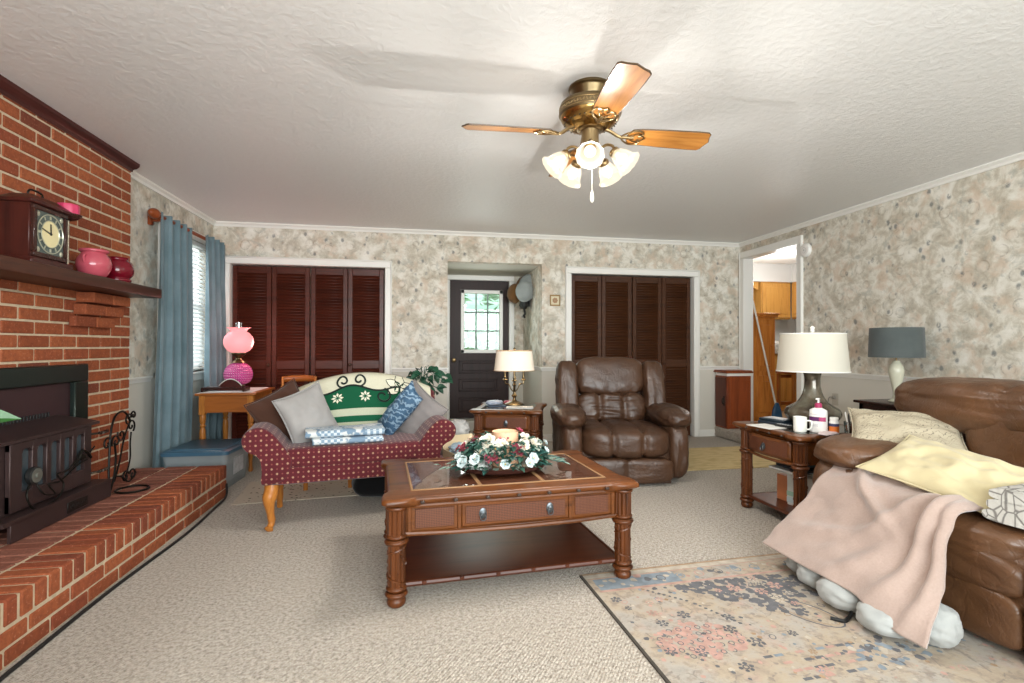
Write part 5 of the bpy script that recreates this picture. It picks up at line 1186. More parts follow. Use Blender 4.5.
# ---------------------------------------------------------------- rugs
b = MB(); b.box((0, 0, 0.004), (1.5, 0.92, 0.008), 0.003)
n = NT('straw_rug'); f = n.noise(n.mapping((1, 3, 1)), 6, 4); n.set(n.ramp(f, [(0.3, '#b59c6a'), (0.55, '#d3bd8c'), (0.75, '#c2a873')]), 0.95); n.bump(n.noise(n.tc(), 150, 2), 0.4, 0.003)
c = b.build('straw_rug', n.m); c.location = (2.93, 4.70, 0.001); tag(c, 'straw yellow rug on the carpet between recliner and kitchen step', 'rug')
rg = thing('persian_rug', 'large faded cream Persian patterned rug under the brown sofa', 'rug', (0.782, 2.392, 0.0), radians(3.2))
RWD, RLN = 2.45, 3.6
n = NT('faded_rug'); v = n.tc(); s_ = n.n.new('ShaderNodeSeparateXYZ'); n.link(v, s_.inputs[0])
a = n.noise(v, 3.2, 6, 0.72); st_ = n.noise(n.mapping((3, 60, 1)), 3, 3); dn = n.noise(v, 26, 5, 0.7)
c = n.ramp(a, [(0.30, '#87847f'), (0.45, '#a39c93'), (0.56, '#a89985'), (0.72, '#938375')])
pk = n.noise(n.mapping((1, 1, 1), loc=(4, 2, 0)), 5.5, 4, 0.6); c = n.mix(n.ramp(pk, [(0.56, 0.0), (0.66, 0.5)]), c, '#ac8a80')
vo = n.voro(n.mapping((1, 1, 1)), 17); c = n.mix(n.math('MULTIPLY', n.ramp(vo, [(0.13, 1.0), (0.19, 0.0)]), n.ramp(n.noise(n.mapping((1, 1, 1), loc=(7, 7, 0)), 5, 3), [(0.45, 0.0), (0.52, 0.75)])), c, '#7a6f6a')
e2 = n.voro(n.mapping((1, 1, 1)), 9, 'DISTANCE_TO_EDGE'); c = n.mix(n.math('MULTIPLY', n.ramp(e2, [(0.012, 1.0), (0.03, 0.0)]), n.ramp(dn, [(0.48, 0.0), (0.55, 0.6)])), c, '#615b5c')
c = n.mix(n.ramp(dn, [(0.50, 0.0), (0.62, 0.7)]), c, '#877a70')
c = n.mix(n.math('MULTIPLY', st_, 0.25), c, '#c4b9a8')
n.set(c, 0.95, 0, 0.1); n.bump(n.math('ADD', n.noise(n.mapping((20, 300, 1)), 1, 2), dn), 0.3, 0.003); rugm = n.m
def rugc(nm, h): return plain(nm, h, 0.95, bsc=200, bst=0.3, var=0.35, vsc=22)
rm = [rugm, rugc('rug_slate', '#6b6a6d'), rugc('rug_rose', '#c09a8d'), rugc('rug_blue', '#8a949c'), rugc('rug_cream', '#bfb3a2'), rugc('rug_binding', '#4b443d'), rugc('rug_tan', '#a98c6e')]
b = MB(); b.mi = 0; b.span((0, -RLN, 0.0005), (RWD, 0, 0.007))
b.mi = 5; b.span((-0.012, -RLN, 0.0005), (0.0, 0.0, 0.008)); b.mi = 6; b.span((-0.01, -0.006, 0.0005), (RWD, 0.006, 0.0075))
def flat(pts, mi, z): b.mi = mi; b.poly([(x, y, z) for x, y in pts], [list(range(len(pts)))])
Z1 = 0.0074
flat([(0.0, -0.012), (RWD, -0.012), (RWD, -0.045), (0.0, -0.045)], 4, Z1); flat([(0.02, -0.17), (RWD, -0.17), (RWD, -0.185), (0.02, -0.185)], 2, Z1); flat([(0.02, -0.05), (RWD, -0.05), (RWD, -0.056), (0.02, -0.056)], 2, Z1)
flat([(0.03, -0.06), (0.45, -0.06), (0.45, -0.165), (0.03, -0.165)], 3, Z1-0.0002)
rd = random.Random(33)
def inside(pt, poly):
    x, y = pt; r = False; j = len(poly)-1
    for i in range(len(poly)):
        if (poly[i][1] > y) != (poly[j][1] > y) and x < (poly[j][0]-poly[i][0])*(y-poly[i][1])/(poly[j][1]-poly[i][1])+poly[i][0]: r = not r
        j = i
    return r
def blob(cx, cy, r, mi, z, n_=9, asp=1, rot=0):
    pts = []; z += rd.random()*0.0004
    for i in range(n_): a = 2*pi*i/n_; q = r*rd.uniform(0.7, 1.15); x, y = q*cos(a), q*asp*sin(a); pts.append((cx+x*cos(rot)-y*sin(rot), cy+x*sin(rot)+y*cos(rot)))
    flat(pts, mi, z)
def ringl(cx, cy, rx, ry, w, mi, z, rot=0, n_=18, lob=0.0, nl=6):
    P_, Q = [], []
    for i in range(n_):
        a = 2*pi*i/n_; k = 1+lob*cos(nl*a)
        for L_, d_ in ((P_, 0), (Q, -w)):
            x, y = (rx*k+d_)*cos(a), (ry*k+d_)*sin(a); L_.append((cx+x*cos(rot)-y*sin(rot), cy+x*sin(rot)+y*cos(rot), z))
    b.mi = mi; b.poly(P_+Q, [[i, (i+1) % n_, n_+(i+1) % n_, n_+i] for i in range(n_)])
def rosette(cx, cy, r, mi, z, rot=0):
    for k in range(6): a = rot+k*pi/3; blob(cx+r*0.62*cos(a), cy+r*0.62*sin(a), r*0.26, mi, z, 6)
    ringl(cx, cy, r*0.36, r*0.36, r*0.14, mi, z, 0, 10)
# border motifs
for i in range(70):
    x = 0.05+i*0.035; mi = rd.choice((3, 2, 4, 1, 3)); y = -0.11+0.03*sin(i*1.3)+rd.uniform(-.02, .02)
    blob(x, y, rd.uniform(0.010, 0.022), mi if x > 0.45 else rd.choice((4, 2, 4, 1)), Z1+0.0003, 7)
    if i % 3 == 0: ringl(x, -0.11, 0.024, 0.028, 0.006, rd.choice((1, 2, 3)), Z1+0.0002, 0, 10)
# slate corner patch with pale blossoms
slate = [(0.40, -0.20), (0.72, -0.20), (0.97, -0.21), (1.05, -0.28), (0.94, -0.34), (0.98, -0.42), (0.84, -0.45), (0.76, -0.56), (0.66, -0.50), (0.62, -0.40), (0.50, -0.36), (0.44, -0.27), (0.34, -0.26)]
for i in range(620):
    pt = (rd.uniform(0.3, 1.1), rd.uniform(-0.6, -0.19))
    if inside(pt, slate): blob(pt[0], pt[1], rd.uniform(0.012, 0.022), 1, Z1+0.0001+rd.random()*0.0001, 6)
for i in range(16):
    pt = (rd.uniform(0.45, 1.0), rd.uniform(-0.5, -0.21))
    if inside(pt, slate): rosette(pt[0], pt[1], rd.uniform(0.022, 0.042), rd.choice((4, 4, 2, 0)), Z1+0.0005, rd.random())
# rose field with rows of small rings
cx, cy = 0.24, -0.62
for i in range(170):
    a, q = rd.uniform(0, 2*pi), sqrt(rd.random()); blob(cx+0.17*q*cos(a), cy+0.12*q*sin(a), rd.uniform(0.008, 0.018), 2, Z1+0.0001, 6)
for i in range(-4, 5):
    for j in range(-3, 4):
        x, y = cx+i*0.042+(j % 2)*0.021, cy+j*0.042
        if ((x-cx)/0.17)**2+((y-cy)/0.125)**2 < 1: ringl(x, y, 0.012, 0.013, 0.0035, 1, Z1+0.0004, 0, 9)
# oval medallion, steps and scattered rosettes
mx_, my_ = 0.80, -0.54
ringl(mx_, my_, 0.145, 0.075, 0.007, 1, Z1+0.0003, -1.1, 22); ringl(mx_, my_, 0.125, 0.058, 0.004, 6, Z1+0.0003, -1.1, 22)
for k in range(10): blob(mx_+0.05*cos(k*2.4)*rd.random(), my_+0.07*sin(k*2.4)*rd.random(), 0.010, 1, Z1+0.0004, 6)
for i in range(44):
    x = 0.40+rd.randrange(9)*0.045; y = -0.76-rd.randrange(4)*0.045; flat([(x, y), (x+0.036, y), (x+0.036, y-0.014), (x, y-0.014)], rd.choice((1, 1, 2, 3)), Z1+0.0002+i*2e-6)
for i in range(60):
    x, y = 0.80+rd.uniform(-.05, .32), -0.83+rd.uniform(-.08, .07); blob(x, y, rd.uniform(.008, .02), rd.choice((3, 1, 3, 4)), Z1+0.0002, 6)
for x, y, r, mi in ((0.45, -0.50, .03, 1), (0.40, -0.58, .035, 1), (0.06, -0.26, .03, 1), (0.08, -0.34, .02, 1), (0.10, -0.62, .045, 2), (0.09, -0.66, .03, 1), (0.16, -0.48, .03, 1), (0.20, -0.69, .03, 1), (0.30, -0.80, .035, 1), (0.44, -0.68, .04, 1), (0.25, -0.30, .025, 2), (0.16, -0.40, .03, 2), (0.62, -0.66, .025, 1), (0.60, -0.78, .02, 6), (1.05, -0.60, .03, 6), (0.55, -0.88, .03, 2), (0.28, -0.44, .035, 1), (1.1, -0.36, .03, 1)): rosette(x, y, r, mi, Z1+0.0006, rd.random())
for (x0, y0), (x1, y1) in (((0.22, -0.20), (0.36, -0.34)), ((0.38, -0.37), (0.47, -0.55)), ((0.05, -0.56), (0.30, -0.90))):
    for t in range(9): blob(lerp(x0, x1, t/8), lerp(y0, y1, t/8), 0.009, 1, Z1+0.0002, 5)
for i in range(240):
    x, y = rd.uniform(0.03, 1.5), rd.uniform(-1.0, -0.2); mi = rd.choice((2, 2, 3, 6, 1, 4, 4)); blob(x, y, rd.uniform(0.005, 0.014), mi, Z1+0.00005, 5)
for i in range(24): ringl(rd.uniform(0.03, 1.4), rd.uniform(-1.0, -0.2), 0.018, 0.014, 0.004, rd.choice((1, 2, 6)), Z1+0.0002, rd.random()*3, 9)
b.build('rug_pile', rm, rg, smooth=False, recalc=False)
# ---------------------------------------------------------------- leather sofa along the right wall
LS = M['leather_sofa']
so = thing('sofa', 'long brown leather reclining sofa along the right side covered with blankets and pillows', 'sofa', (2.55, 1.45, 0.0))
ox, oy = -2.55, -1.45
def X_(x, y, z): return (x+ox, y+oy, z)
b = MB(); b.soft(X_(2.60, 1.45, 0.215), (0.96, 1.96, 0.33), 12, 8); b.box(X_(2.6, 1.45, 0.03), (0.8, 1.7, 0.045)); b.build('frame', LS, so, ang=80)
def lw(a=0.009, s=2.2): return lambda p, n_: a*fbm(p*s)+0.004*noise.noise(p*9)
for k, yc in enumerate((1.785, 1.115)):
    b = MB(); b.soft(X_(2.42, yc, 0.383), (0.68, 0.665, 0.16), 4.5, 20, disp=lambda p, n_: 0.006*fbm(p*1.6+Vector((k*3, 0, 0)))+(0.003*sin(p.y*20+2*noise.noise(p*3)) if p.x < -0.6 else 0)); b.build('seat_cushion', LS, so, ang=80)
    b = MB(); b.soft(X_(2.13, yc, 0.285), (0.11, 0.665, 0.16), 4, 16, disp=lw(0.005)); b.build('seat_roll', LS, so, ang=80)
    b = MB(); b.soft(X_(2.125, yc, 0.13), (0.09, 0.66, 0.20), 7, 14, disp=lambda p, n_: 0.005*fbm(p*2)+(0.003*sin(p.y*22) if p.z > 0.6 else 0)); b.build('footrest_panel', LS, so, ang=80)
    b = MB(); b.soft(X_(2.79, yc+0.0, 0.62), (0.28, 0.665, 0.46), 4.5, 20, disp=lambda p, n_: 0.006*fbm(p*2)); b.build('back_cushion', LS, so, ang=80)
def hd(p, n_): return 0.010*fbm(p*2.2)-0.026*math.exp(-abs((p.y+0.10)*24)**1.3)+0.006*fbm(Vector((p.x*3+p.y*5, p.y*2, p.z*6)))
for k, (y0, y1) in enumerate(((1.42, 2.54), (0.40, 1.42))):
    b = MB(); b.soft(X_(2.83, (y0+y1)/2, 0.825), (0.38, y1-y0, 0.28), 3.4, 24, disp=hd); b.build('headrest', LS, so, ang=80)
b = MB(); b.soft(X_(2.98, 1.45, 0.47), (0.18, 2.04, 0.82), 9, 8, disp=lw(0.006)); b.build('back_shell', LS, so, ang=80)
for k, yc in enumerate((2.315, 0.585)):
    b = MB(); b.soft(X_(2.52, yc, 0.29), (0.86, 0.36, 0.54), 4.5, 16, disp=lw(0.010)); b.build('arm', LS, so, ang=80)
    b = MB(); b.soft(X_(2.50, yc, 0.565), (0.83, 0.40, 0.17), 3.0, 18, disp=lw(0.008)); b.build('arm_pad', LS, so, ang=80)
# stuffed white bags on the floor under the blanket
bm_ = fabric('white_cotton_sack', '#a9aaa7', '#989a98', 90, 0.9, 0.3, 10)
for k, (x, y, sx, sy, sz, rz, lab) in enumerate(((1.895, 2.22, 0.22, 0.13, 0.125, 0.2, 'white stuffed sack farthest from the camera, at the blanket corner by the end table'), (1.86, 2.08, 0.25, 0.16, 0.135, 0.1, 'round white stuffed sack second from the end table under the blanket edge'),
        (1.835, 1.905, 0.26, 0.22, 0.125, 0.15, 'long white stuffed sack just left of the black strap under the blanket'), (1.835, 1.715, 0.26, 0.19, 0.115, 0.2, 'long white stuffed sack just right of the black strap under the blanket'), (1.925, 1.61, 0.15, 0.14, 0.15, 0.15, 'upright grey white stuffed sack at the near corner of the pink blanket'))):
    b = MB(); b.soft((0, 0, sz/2), (sx, sy, sz), 2.5, 14, disp=lambda p, n_: 0.006*fbm(p*2.2+Vector((k*5, 0, 0)))+0.0022*sin(p.x*3+p.z*9+5*noise.noise(p*1.5))); o = b.build('stuffed_sack', bm_, ang=80)
    o.location = (x, y, 0.0085); o.rotation_euler = (0, 0, rz); tag(o, lab, 'sack', 'white stuffed sacks under the pink blanket')
b = MB(); b.tube(spline([(1.735, 1.815, 0.012), (1.76, 1.825, 0.03), (1.775, 1.835, 0.09), (1.80, 1.84, 0.15)], 5), 0.007, 6); b.tube(spline([(1.735, 1.815, 0.013), (1.70, 1.80, 0.013), (1.665, 1.83, 0.013)], 5), 0.008, 6); o = b.build('strap', M['black']); tag(o, 'short black strap lying on the rug between two white sacks', 'strap')
# pink fleece blanket
n = NT('dusty_pink_fleece'); f = n.noise(n.tc(), 120, 3); n.set(n.mix(f, '#9c877d', '#ae998e'), 0.95, 0, 0.1); n.p.inputs['Sheen Weight'].default_value = 0.5; n.bump(f, 0.5, 0.003)
pathp = [(p_.x, p_.y) for p_ in spline([(2.36, 0.466, 0), (2.28, 0.478, 0), (2.19, 0.482, 0), (2.085, 0.468, 0), (2.02, 0.40, 0), (1.955, 0.31, 0), (1.88, 0.235, 0), (1.80, 0.165, 0), (1.735, 0.105, 0), (1.71, 0.035, 0)], 8)]
cum = [0]
for i in range(1, len(pathp)): cum.append(cum[-1]+sqrt((pathp[i][0]-pathp[i-1][0])**2+(pathp[i][1]-pathp[i-1][1])**2))
def pth(t):
    L = t*cum[-1]; i = max(k for k in range(len(cum)-1) if cum[k] <= L+1e-9); f_ = (L-cum[i])/max(1e-9, cum[i+1]-cum[i]); f_ = min(1, f_)
    return lerp(pathp[i][0], pathp[i+1][0], f_), lerp(pathp[i][1], pathp[i+1][1], f_)
def fold(u, v):
    h = 0
    # a few soft creases sweeping across, as (point, direction, width, height)
    for (u0, v0, du, dv, w, a, L) in ((0.74, 0.22, 1.0, 0.30, 0.035, 0.034, 0.30), (0.60, 0.40, 0.8, -0.55, 0.03, 0.030, 0.26), (0.46, 0.18, 1.0, 0.55, 0.04, 0.030, 0.26), (0.30, 0.45, 0.5, 0.8, 0.04, 0.022, 0.3), (0.12, 0.5, 0.12, 1.0, 0.035, 0.034, 0.42), (0.03, 0.62, 0.05, 1.0, 0.025, 0.026, 0.35), (0.62, 0.72, 0.9, 0.35, 0.05, 0.018, 0.3), (0.85, 0.12, 0.6, 0.3, 0.03, 0.028, 0.2), (0.36, 0.80, 0.4, 0.7, 0.06, 0.02, 0.25), (0.20, 0.18, 0.8, 0.2, 0.04, 0.022, 0.25)):
        l = sqrt(du*du+dv*dv); du, dv = du/l, dv/l; x, y = u-u0, v-v0
        al = x*du+y*dv; ac = -x*dv+y*du+0.25*al*al
        h += a*math.exp(-(ac/w)**2)*math.exp(-(al/L)**2)
    return h+0.014*noise.noise(Vector((u*4, v*5, 3)))+0.006*noise.noise(Vector((u*10, v*11, 5)))
def blk(u, v):
    t = 1-0.0; hem = lerp(0.985, 0.90, smooth(u/0.35))
    tt = v*hem; x, z = pth(tt)
    x2, z2 = pth(min(1, tt+0.01)); dx, dz = x2-x, z2-z; L = sqrt(dx*dx+dz*dz) or 1
    nx, nz = dz/L, -dx/L
    if nx > 0: nx, nz = -nx, -nz
    if nz < 0 and tt < 0.4: nz = -nz
    y = lerp(1.62, 2.34, u)+0.02*sin(v*5+u*3)-(0.07*(1-u)**3*smooth((v-0.55)/0.45))+0.06*u*u*v*(-0.3)
    h = 1.35*fold(u, v)*(0.25+0.75*smooth((v-0.08)/0.2))+0.010
    x += nx*h+0.06*u**2*0+0.10*(1-u)**4*smooth((v-0.3)/0.5)*(1.0 if v < 0.97 else 1.0)*0.8
    z += abs(nz)*h
    return (x, y, max(0.014, z))
b = MB(); b.grid(blk, 90, 110)
o = b.build('fleece_blanket', n.m, ang=80, recalc=False); md = o.modifiers.new('s', 'SOLIDIFY'); md.thickness = 0.012; md.offset = 0
tag(o, 'dusty pink fleece blanket draped over the sofa seat down to the rug', 'blanket')
# pillows and folded throw
def pil(name, lab, loc, eul, w, h, t, mat, seed, pipe=None, wrk=0.008):
    r = thing(name, lab, 'pillow', loc); Rm = Euler(eul).to_matrix().to_4x4()
    b = MB(); b.pillow(w, h, t, Rm, seed=seed, wr=wrk, n=26); b.build('cover', mat, r, ang=80, weld=True, sub=1)
    b = MB()
    def ed(a, c_): return Rm @ Vector((a*w/2*(1-0.1*(1-c_*c_)*0.9*abs(a)**3), c_*h/2*(1-0.1*(1-a*a)*0.9*abs(c_)**3), 0))
    ring = [ed(-1+2*i/16, -1) for i in range(16)]+[ed(1, -1+2*i/16) for i in range(16)]+[ed(1-2*i/16, 1) for i in range(16)]+[ed(-1, 1-2*i/16) for i in range(16)]
    b.tube(ring, 0.004, 6, True); b.build('seam', pipe or mat, r); return r
n = NT('script_print_linen'); w = n.wave(n.mapping((1, 1, 1), rot=(0, 0, 0.35)), 10, 10, 4, True, 'Y', 2.0); ms = n.noise(n.tc(), 7, 3)
c = n.mix(n.math('MULTIPLY', n.ramp(w, [(0.34, 0.0), (0.48, 1.0), (0.52, 1.0), (0.66, 0.0)]), n.ramp(ms, [(0.40, 0.0), (0.5, 0.9)])), n.mix(n.noise(n.tc(), 5, 3), '#a0957d', '#b3a892'), '#4a4136')
n.set(c, 0.85); n.bump(n.noise(n.tc(), 300, 2), 0.2, 0.002)
pil('pillow', 'cream pillow printed with brown script resting on the sofa arm and seat', (2.51, 2.26, 0.680), (radians(30), radians(2), radians(-42)), 0.50, 0.35, 0.12, n.m, 11)
pil('pillow', 'pale yellow bed pillow lying across the sofa seat above the pink blanket', (2.30, 1.88, 0.580), (radians(21), radians(8), radians(-80)), 0.54, 0.38, 0.11, fabric('pale_yellow_cotton', '#bcae88', '#c6ba96', 200, 0.9, 0.25, 5), 12, wrk=0.014)
tb = thing('folded_throw', 'white and grey patterned throw folded on the sofa seat at the right edge', 'blanket', (2.34, 1.475, 0.466), radians(10))
n = NT('white_grey_throw'); ln = n.voro(n.mapping((1, 1.6, 1)), 17, 'DISTANCE_TO_EDGE'); n.set(n.mix(n.ramp(ln, [(0.02, 0.9), (0.07, 0.0)]), '#bdbab3', '#6b6763'), 0.95); n.bump(n.noise(n.tc(), 70, 3), 0.6, 0.006)
for k in range(3):
    b = MB(); x0 = -0.19+0.008*k; roll(b, -0.17, 0.17, -0.17+0.012*(k % 2), 0.17-0.01*k, 0.0+0.042*k, 0.046, k+3); b.build(('lower_fold', 'middle_fold', 'upper_fold')[k], n.m, tb, ang=60)
# ---------------------------------------------------------------- on the end table by the sofa
TZ = EH+0.0025
ul = thing('urn_lamp', 'large white shaded table lamp with dark glazed urn base on end table', 'lamp', (2.575, 2.975, TZ))
n = NT('mottled_green_glaze'); g = n.noise(n.tc(), 9, 4); n.set(n.ramp(g, [(0.32, '#37322a'), (0.5, '#5a5144'), (0.66, '#6d6a5c')]), 0.08, 0.25, 0.6)
b = MB(); b.lathe(mprof([(0.095, 0), (0.10, 0.008), (0.13, 0.03), (0.163, 0.07), (0.167, 0.095), (0.155, 0.122), (0.125, 0.142), (0.092, 0.165), (0.068, 0.20), (0.052, 0.25), (0.047, 0.30), (0.049, 0.34), (0.056, 0.365), (0.03, 0.372)], 4), 40); b.build('urn_base', n.m, ul)
b = MB(); b.cyl((0, 0, 0.365), (0, 0, 0.64), 0.008, 8); b.lathe(mprof([(0.006, 0.625), (0.014, 0.632), (0.012, 0.648), (0.016, 0.66), (0.0, 0.672)], 3), 14); b.build('stem_and_finial', M['ceramic'], ul)
b = MB(); b.lathe([(0.214, 0.365), (0.192, 0.620), (0.189, 0.620), (0.211, 0.365)], 56, cap=False)
n = NT('ivory_shade'); n.set('#dad6ca', 0.8, 0, 0.2); tl = n.n.new('ShaderNodeBsdfTranslucent'); tl.inputs[0].default_value = lin('#e9e0c8'); mx = n.n.new('ShaderNodeMixShader'); mx.inputs[0].default_value = 0.3; n.link(n.p.outputs[0], mx.inputs[1]); n.link(tl.outputs[0], mx.inputs[2]); n.link(mx.outputs[0], n.out.inputs[0]); ivory = n.m
sh = b.build('shade', ivory, ul)
b = MB(); b.tube([(0.2145*cos(a), 0.2145*sin(a), 0.369) for a in [i*pi/28 for i in range(56)]], 0.004, 5, True); b.tube([(0.1925*cos(a), 0.1925*sin(a), 0.617) for a in [i*pi/28 for i in range(56)]], 0.004, 5, True)
for k in range(3): a = k*2*pi/3; b.cyl((0, 0, 0.612), (0.19*cos(a), 0.19*sin(a), 0.612), 0.0025, 6)
b.build('shade_ring', M['trim'], sh)
mg = thing('mug', 'white ceramic mug on the front edge of the cluttered end table', 'mug', (2.335, 2.80, TZ), radians(-55)); mg.scale = (0.88, 0.88, 0.9)
b = MB(); b.lathe(mprof([(0.034, 0), (0.040, 0.003), (0.0425, 0.02), (0.044, 0.098), (0.0435, 0.101), (0.040, 0.098), (0.037, 0.012), (0, 0.008)], 3), 32, cap=False); b.build('cup', M['ceramic'], mg)
b = MB(); b.tube(spline([(0.042, 0, 0.082), (0.068, 0, 0.080), (0.074, 0, 0.052), (0.062, 0, 0.026), (0.041, 0, 0.022)], 6), 0.0055, 8); b.build('handle', M['ceramic'], mg)
lt = thing('lotion_bottle', 'white lotion bottle with dark pink pump collar in front of the urn lamp', 'bottle', (2.435, 2.765, TZ), radians(-60))
b = MB(); b.lathe(mprof([(0.045, 0), (0.050, 0.004), (0.051, 0.02), (0.050, 0.125), (0.043, 0.142), (0.022, 0.152), (0.018, 0.156)], 3), 32, squash=(1, 0.62)); bd = b.build('body', M['plastic_white'], lt)
b = MB(); b.lathe([(0.020, 0.154), (0.020, 0.176), (0.015, 0.182), (0.010, 0.184)], 20); b.build('pump_collar', plain('magenta_cap', '#a3355c', 0.3), lt)
b = MB(); b.cyl((0, 0, 0.18), (0, 0, 0.205), 0.006, 10); b.box((0, -0.010, 0.208), (0.016, 0.040, 0.010), 0.004); b.build('pump', M['plastic_white'], lt)
b = MB()
def lb(z0, z1, a0, a1, off): return lambda u, v: ((0.0512+off)*cos(lerp(a0, a1, u)), (0.0512+off)*0.62*sin(lerp(a0, a1, u)), lerp(z0, z1, v))
b.grid(lb(0.072, 0.098, -pi*0.85, -pi*0.42, 0.0006), 12, 2); b.mi = 1; b.grid(lb(0.072, 0.098, -pi*0.42, -pi*0.15, 0.0006), 8, 2); b.mi = 2
for zz in (0.052, 0.046, 0.040, 0.112): b.grid(lb(zz, zz+0.0018, -pi*0.80, -pi*0.45, 0.0006), 10, 2)
b.build('label_band', [plain('label_plum', '#5d2a5e', 0.4), plain('label_magenta', '#b03c6d', 0.4), plain('label_grey', '#9d9aa6', 0.4)], bd, recalc=False)
pb = thing('pill_bottle', 'small white pill bottle with an orange label beside the lotion bottle', 'bottle', (2.50, 2.715, TZ), radians(-60))
b = MB(); b.lathe(mprof([(0.024, 0), (0.027, 0.003), (0.027, 0.068), (0.022, 0.076), (0.021, 0.08)], 3), 24); bd = b.build('body', M['plastic_white'], pb)
b = MB(); b.lathe([(0.024, 0.078), (0.0245, 0.096), (0.022, 0.099)], 28, flute=lambda a, v: 1+0.02*sin(24*a)); b.build('cap', M['plastic_white'], pb)
b = MB(); b.lathe([(0.0276, 0.008), (0.0276, 0.045)], 24, cap=False); b.mi = 1; b.lathe([(0.0276, 0.045), (0.0276, 0.062)], 24, cap=False); b.build('label_band', [plain('label_orange', '#d9752c', 0.4), plain('label_navy', '#3a3f63', 0.4)], bd)
pc = thing('pencil_cup', 'clear plastic cup of pens at the back of the cluttered end table', 'pencil cup', (2.585, 2.685, TZ))
b = MB(); b.lathe([(0.028, 0), (0.034, 0.075), (0.032, 0.075), (0.027, 0.004), (0, 0.004)], 24, cap=False); b.build('cup', glass('clear_cup', '#e6ecec', 0.25, 0.05), pc)
for k, (dx, dy, L, col, lab) in enumerate(((0.015, 0.0, 0.14, '#9a4a2c', 'reddish brown pencil leaning in the clear cup'), (0.0, 0.015, 0.12, '#e4e1da', 'white marker leaning in the clear cup'), (-0.012, -0.008, 0.115, '#2b2b2e', 'black pen standing in the clear cup'))):
    b = MB(); b.cyl((0, 0, 0.006), (dx*2.0, dy*2.0, L), 0.0045, 8); b.cyl((dx*2.0, dy*2.0, L), (dx*2.15, dy*2.15, L+0.012), 0.0045, 8, 0.001); o = b.build('pencil', plain('pencil_colour', col, 0.4)); o.location = (2.585+dx*0.3, 2.685+dy*0.3, TZ); tag(o, lab, 'pencil')
b = MB(); b.box((0, 0, 0.0), (0.035, 0.05, 0.003)); o = b.build('paper_tag', M['paper_white']); o.location = (2.62, 2.675, TZ+0.085); o.rotation_euler = (0.9, 0.4, 0.3); tag(o, 'white paper slip sticking out of the clear pen cup', 'paper')
ty = thing('pencil_tray', 'dark teal organizer case lying at the far left of the cluttered end table', 'tray', (2.43, 3.13, TZ), radians(-75))
b = MB(); b.box((0, 0, 0.008), (0.20, 0.14, 0.016), 0.004); b.build('lower_case', plain('dark_slate_plastic', '#2a3540', 0.35), ty)
b = MB(); b.box((0, 0, 0.026), (0.19, 0.13, 0.018), 0.005); b.build('upper_case', plain('teal_black_plastic', '#1f2d36', 0.3), ty)
b = MB(); b.box((0, 0, 0.0375), (0.15, 0.09, 0.004), 0.001); b.build('pale_insert', plain('pale_insert', '#a9adb0', 0.4), ty)
b = MB(); b.soft((0, 0, 0.016), (0.13, 0.07, 0.030), 3, 8); o = b.build('spectacle_case', plain('brown_case', '#5d4632', 0.4)); o.location = (2.50, 3.12, TZ); o.rotation_euler = (0, 0, 0.4); tag(o, 'brown spectacle case behind the dark organizer tray on the end table', 'case')
gs = thing('remote_control', 'black remote control with silver buttons between the tray and the white mug', 'remote control', (2.36, 2.96, TZ), radians(-80))
b = MB(); b.box((0, 0, 0.010), (0.14, 0.045, 0.018), 0.006, seg=2); b.build('body', M['black'], gs)
b = MB()
for i in range(5):
    for j in range(3): b.box((-0.05+i*0.02, -0.012+j*0.012, 0.0195), (0.010, 0.007, 0.003), 0.001)
b.build('buttons', plain('silver_buttons', '#b9bbbb', 0.4), gs)
b = MB(); b.box((0, 0, 0.0015), (0.16, 0.20, 0.003)); o = b.build('paper_sheet', M['paper_white']); o.location = (2.27, 3.02, TZ); o.rotation_euler = (0, 0, 0.15); tag(o, 'white paper sheet under the clutter at the front of the end table', 'paper') if False else tag(o, 'white paper sheet on the front edge of the cluttered end table', 'paper')
b = MB(); b.soft((0, 0, 0.008), (0.17, 0.08, 0.014), 2.6, 10, disp=lambda p, n_: 0.006*fbm(p*4)); o = b.build('tissue', plain('pinkish_tissue', '#d9c9c9', 0.9)); o.location = (2.435, 2.69, TZ); o.rotation_euler = (0, 0, 0.5); tag(o, 'crumpled pinkish tissue at the sofa side of the end table', 'tissue')
# lower shelf: boxes and books
SZ = 0.0955
bx = thing('cereal_box', 'pale box with green and orange band standing on the end table lower shelf', 'box', (2.46, 2.885, SZ), radians(-80))
b = MB(); b.box((0, 0, 0.105), (0.19, 0.14, 0.21), 0.003); b.build('carton', plain('pale_grey_card', '#c3c6c3', 0.5), bx)
b = MB(); b.box((0, -0.0705, 0.075), (0.19, 0.002, 0.03)); b.mi = 1; b.box((0, -0.0705, 0.035), (0.19, 0.002, 0.035)); b.mi = 2; b.box((0.05, -0.072, 0.03), (0.03, 0.002, 0.025)); b.build('printed_band', [plain('band_green', '#8fae9d', 0.5), plain('band_pale', '#aebfc4', 0.5), plain('band_dark', '#4a4a4a', 0.5)], bx)
b = MB(); b.box((0, 0, 0.085), (0.05, 0.16, 0.17), 0.002); o = b.build('book', plain('orange_spine', '#b5714a', 0.5)); o.location = (2.43, 3.015, SZ); o.rotation_euler = (0, 0, radians(5)); tag(o, 'orange brown book standing left of the pale box on lower shelf', 'book')
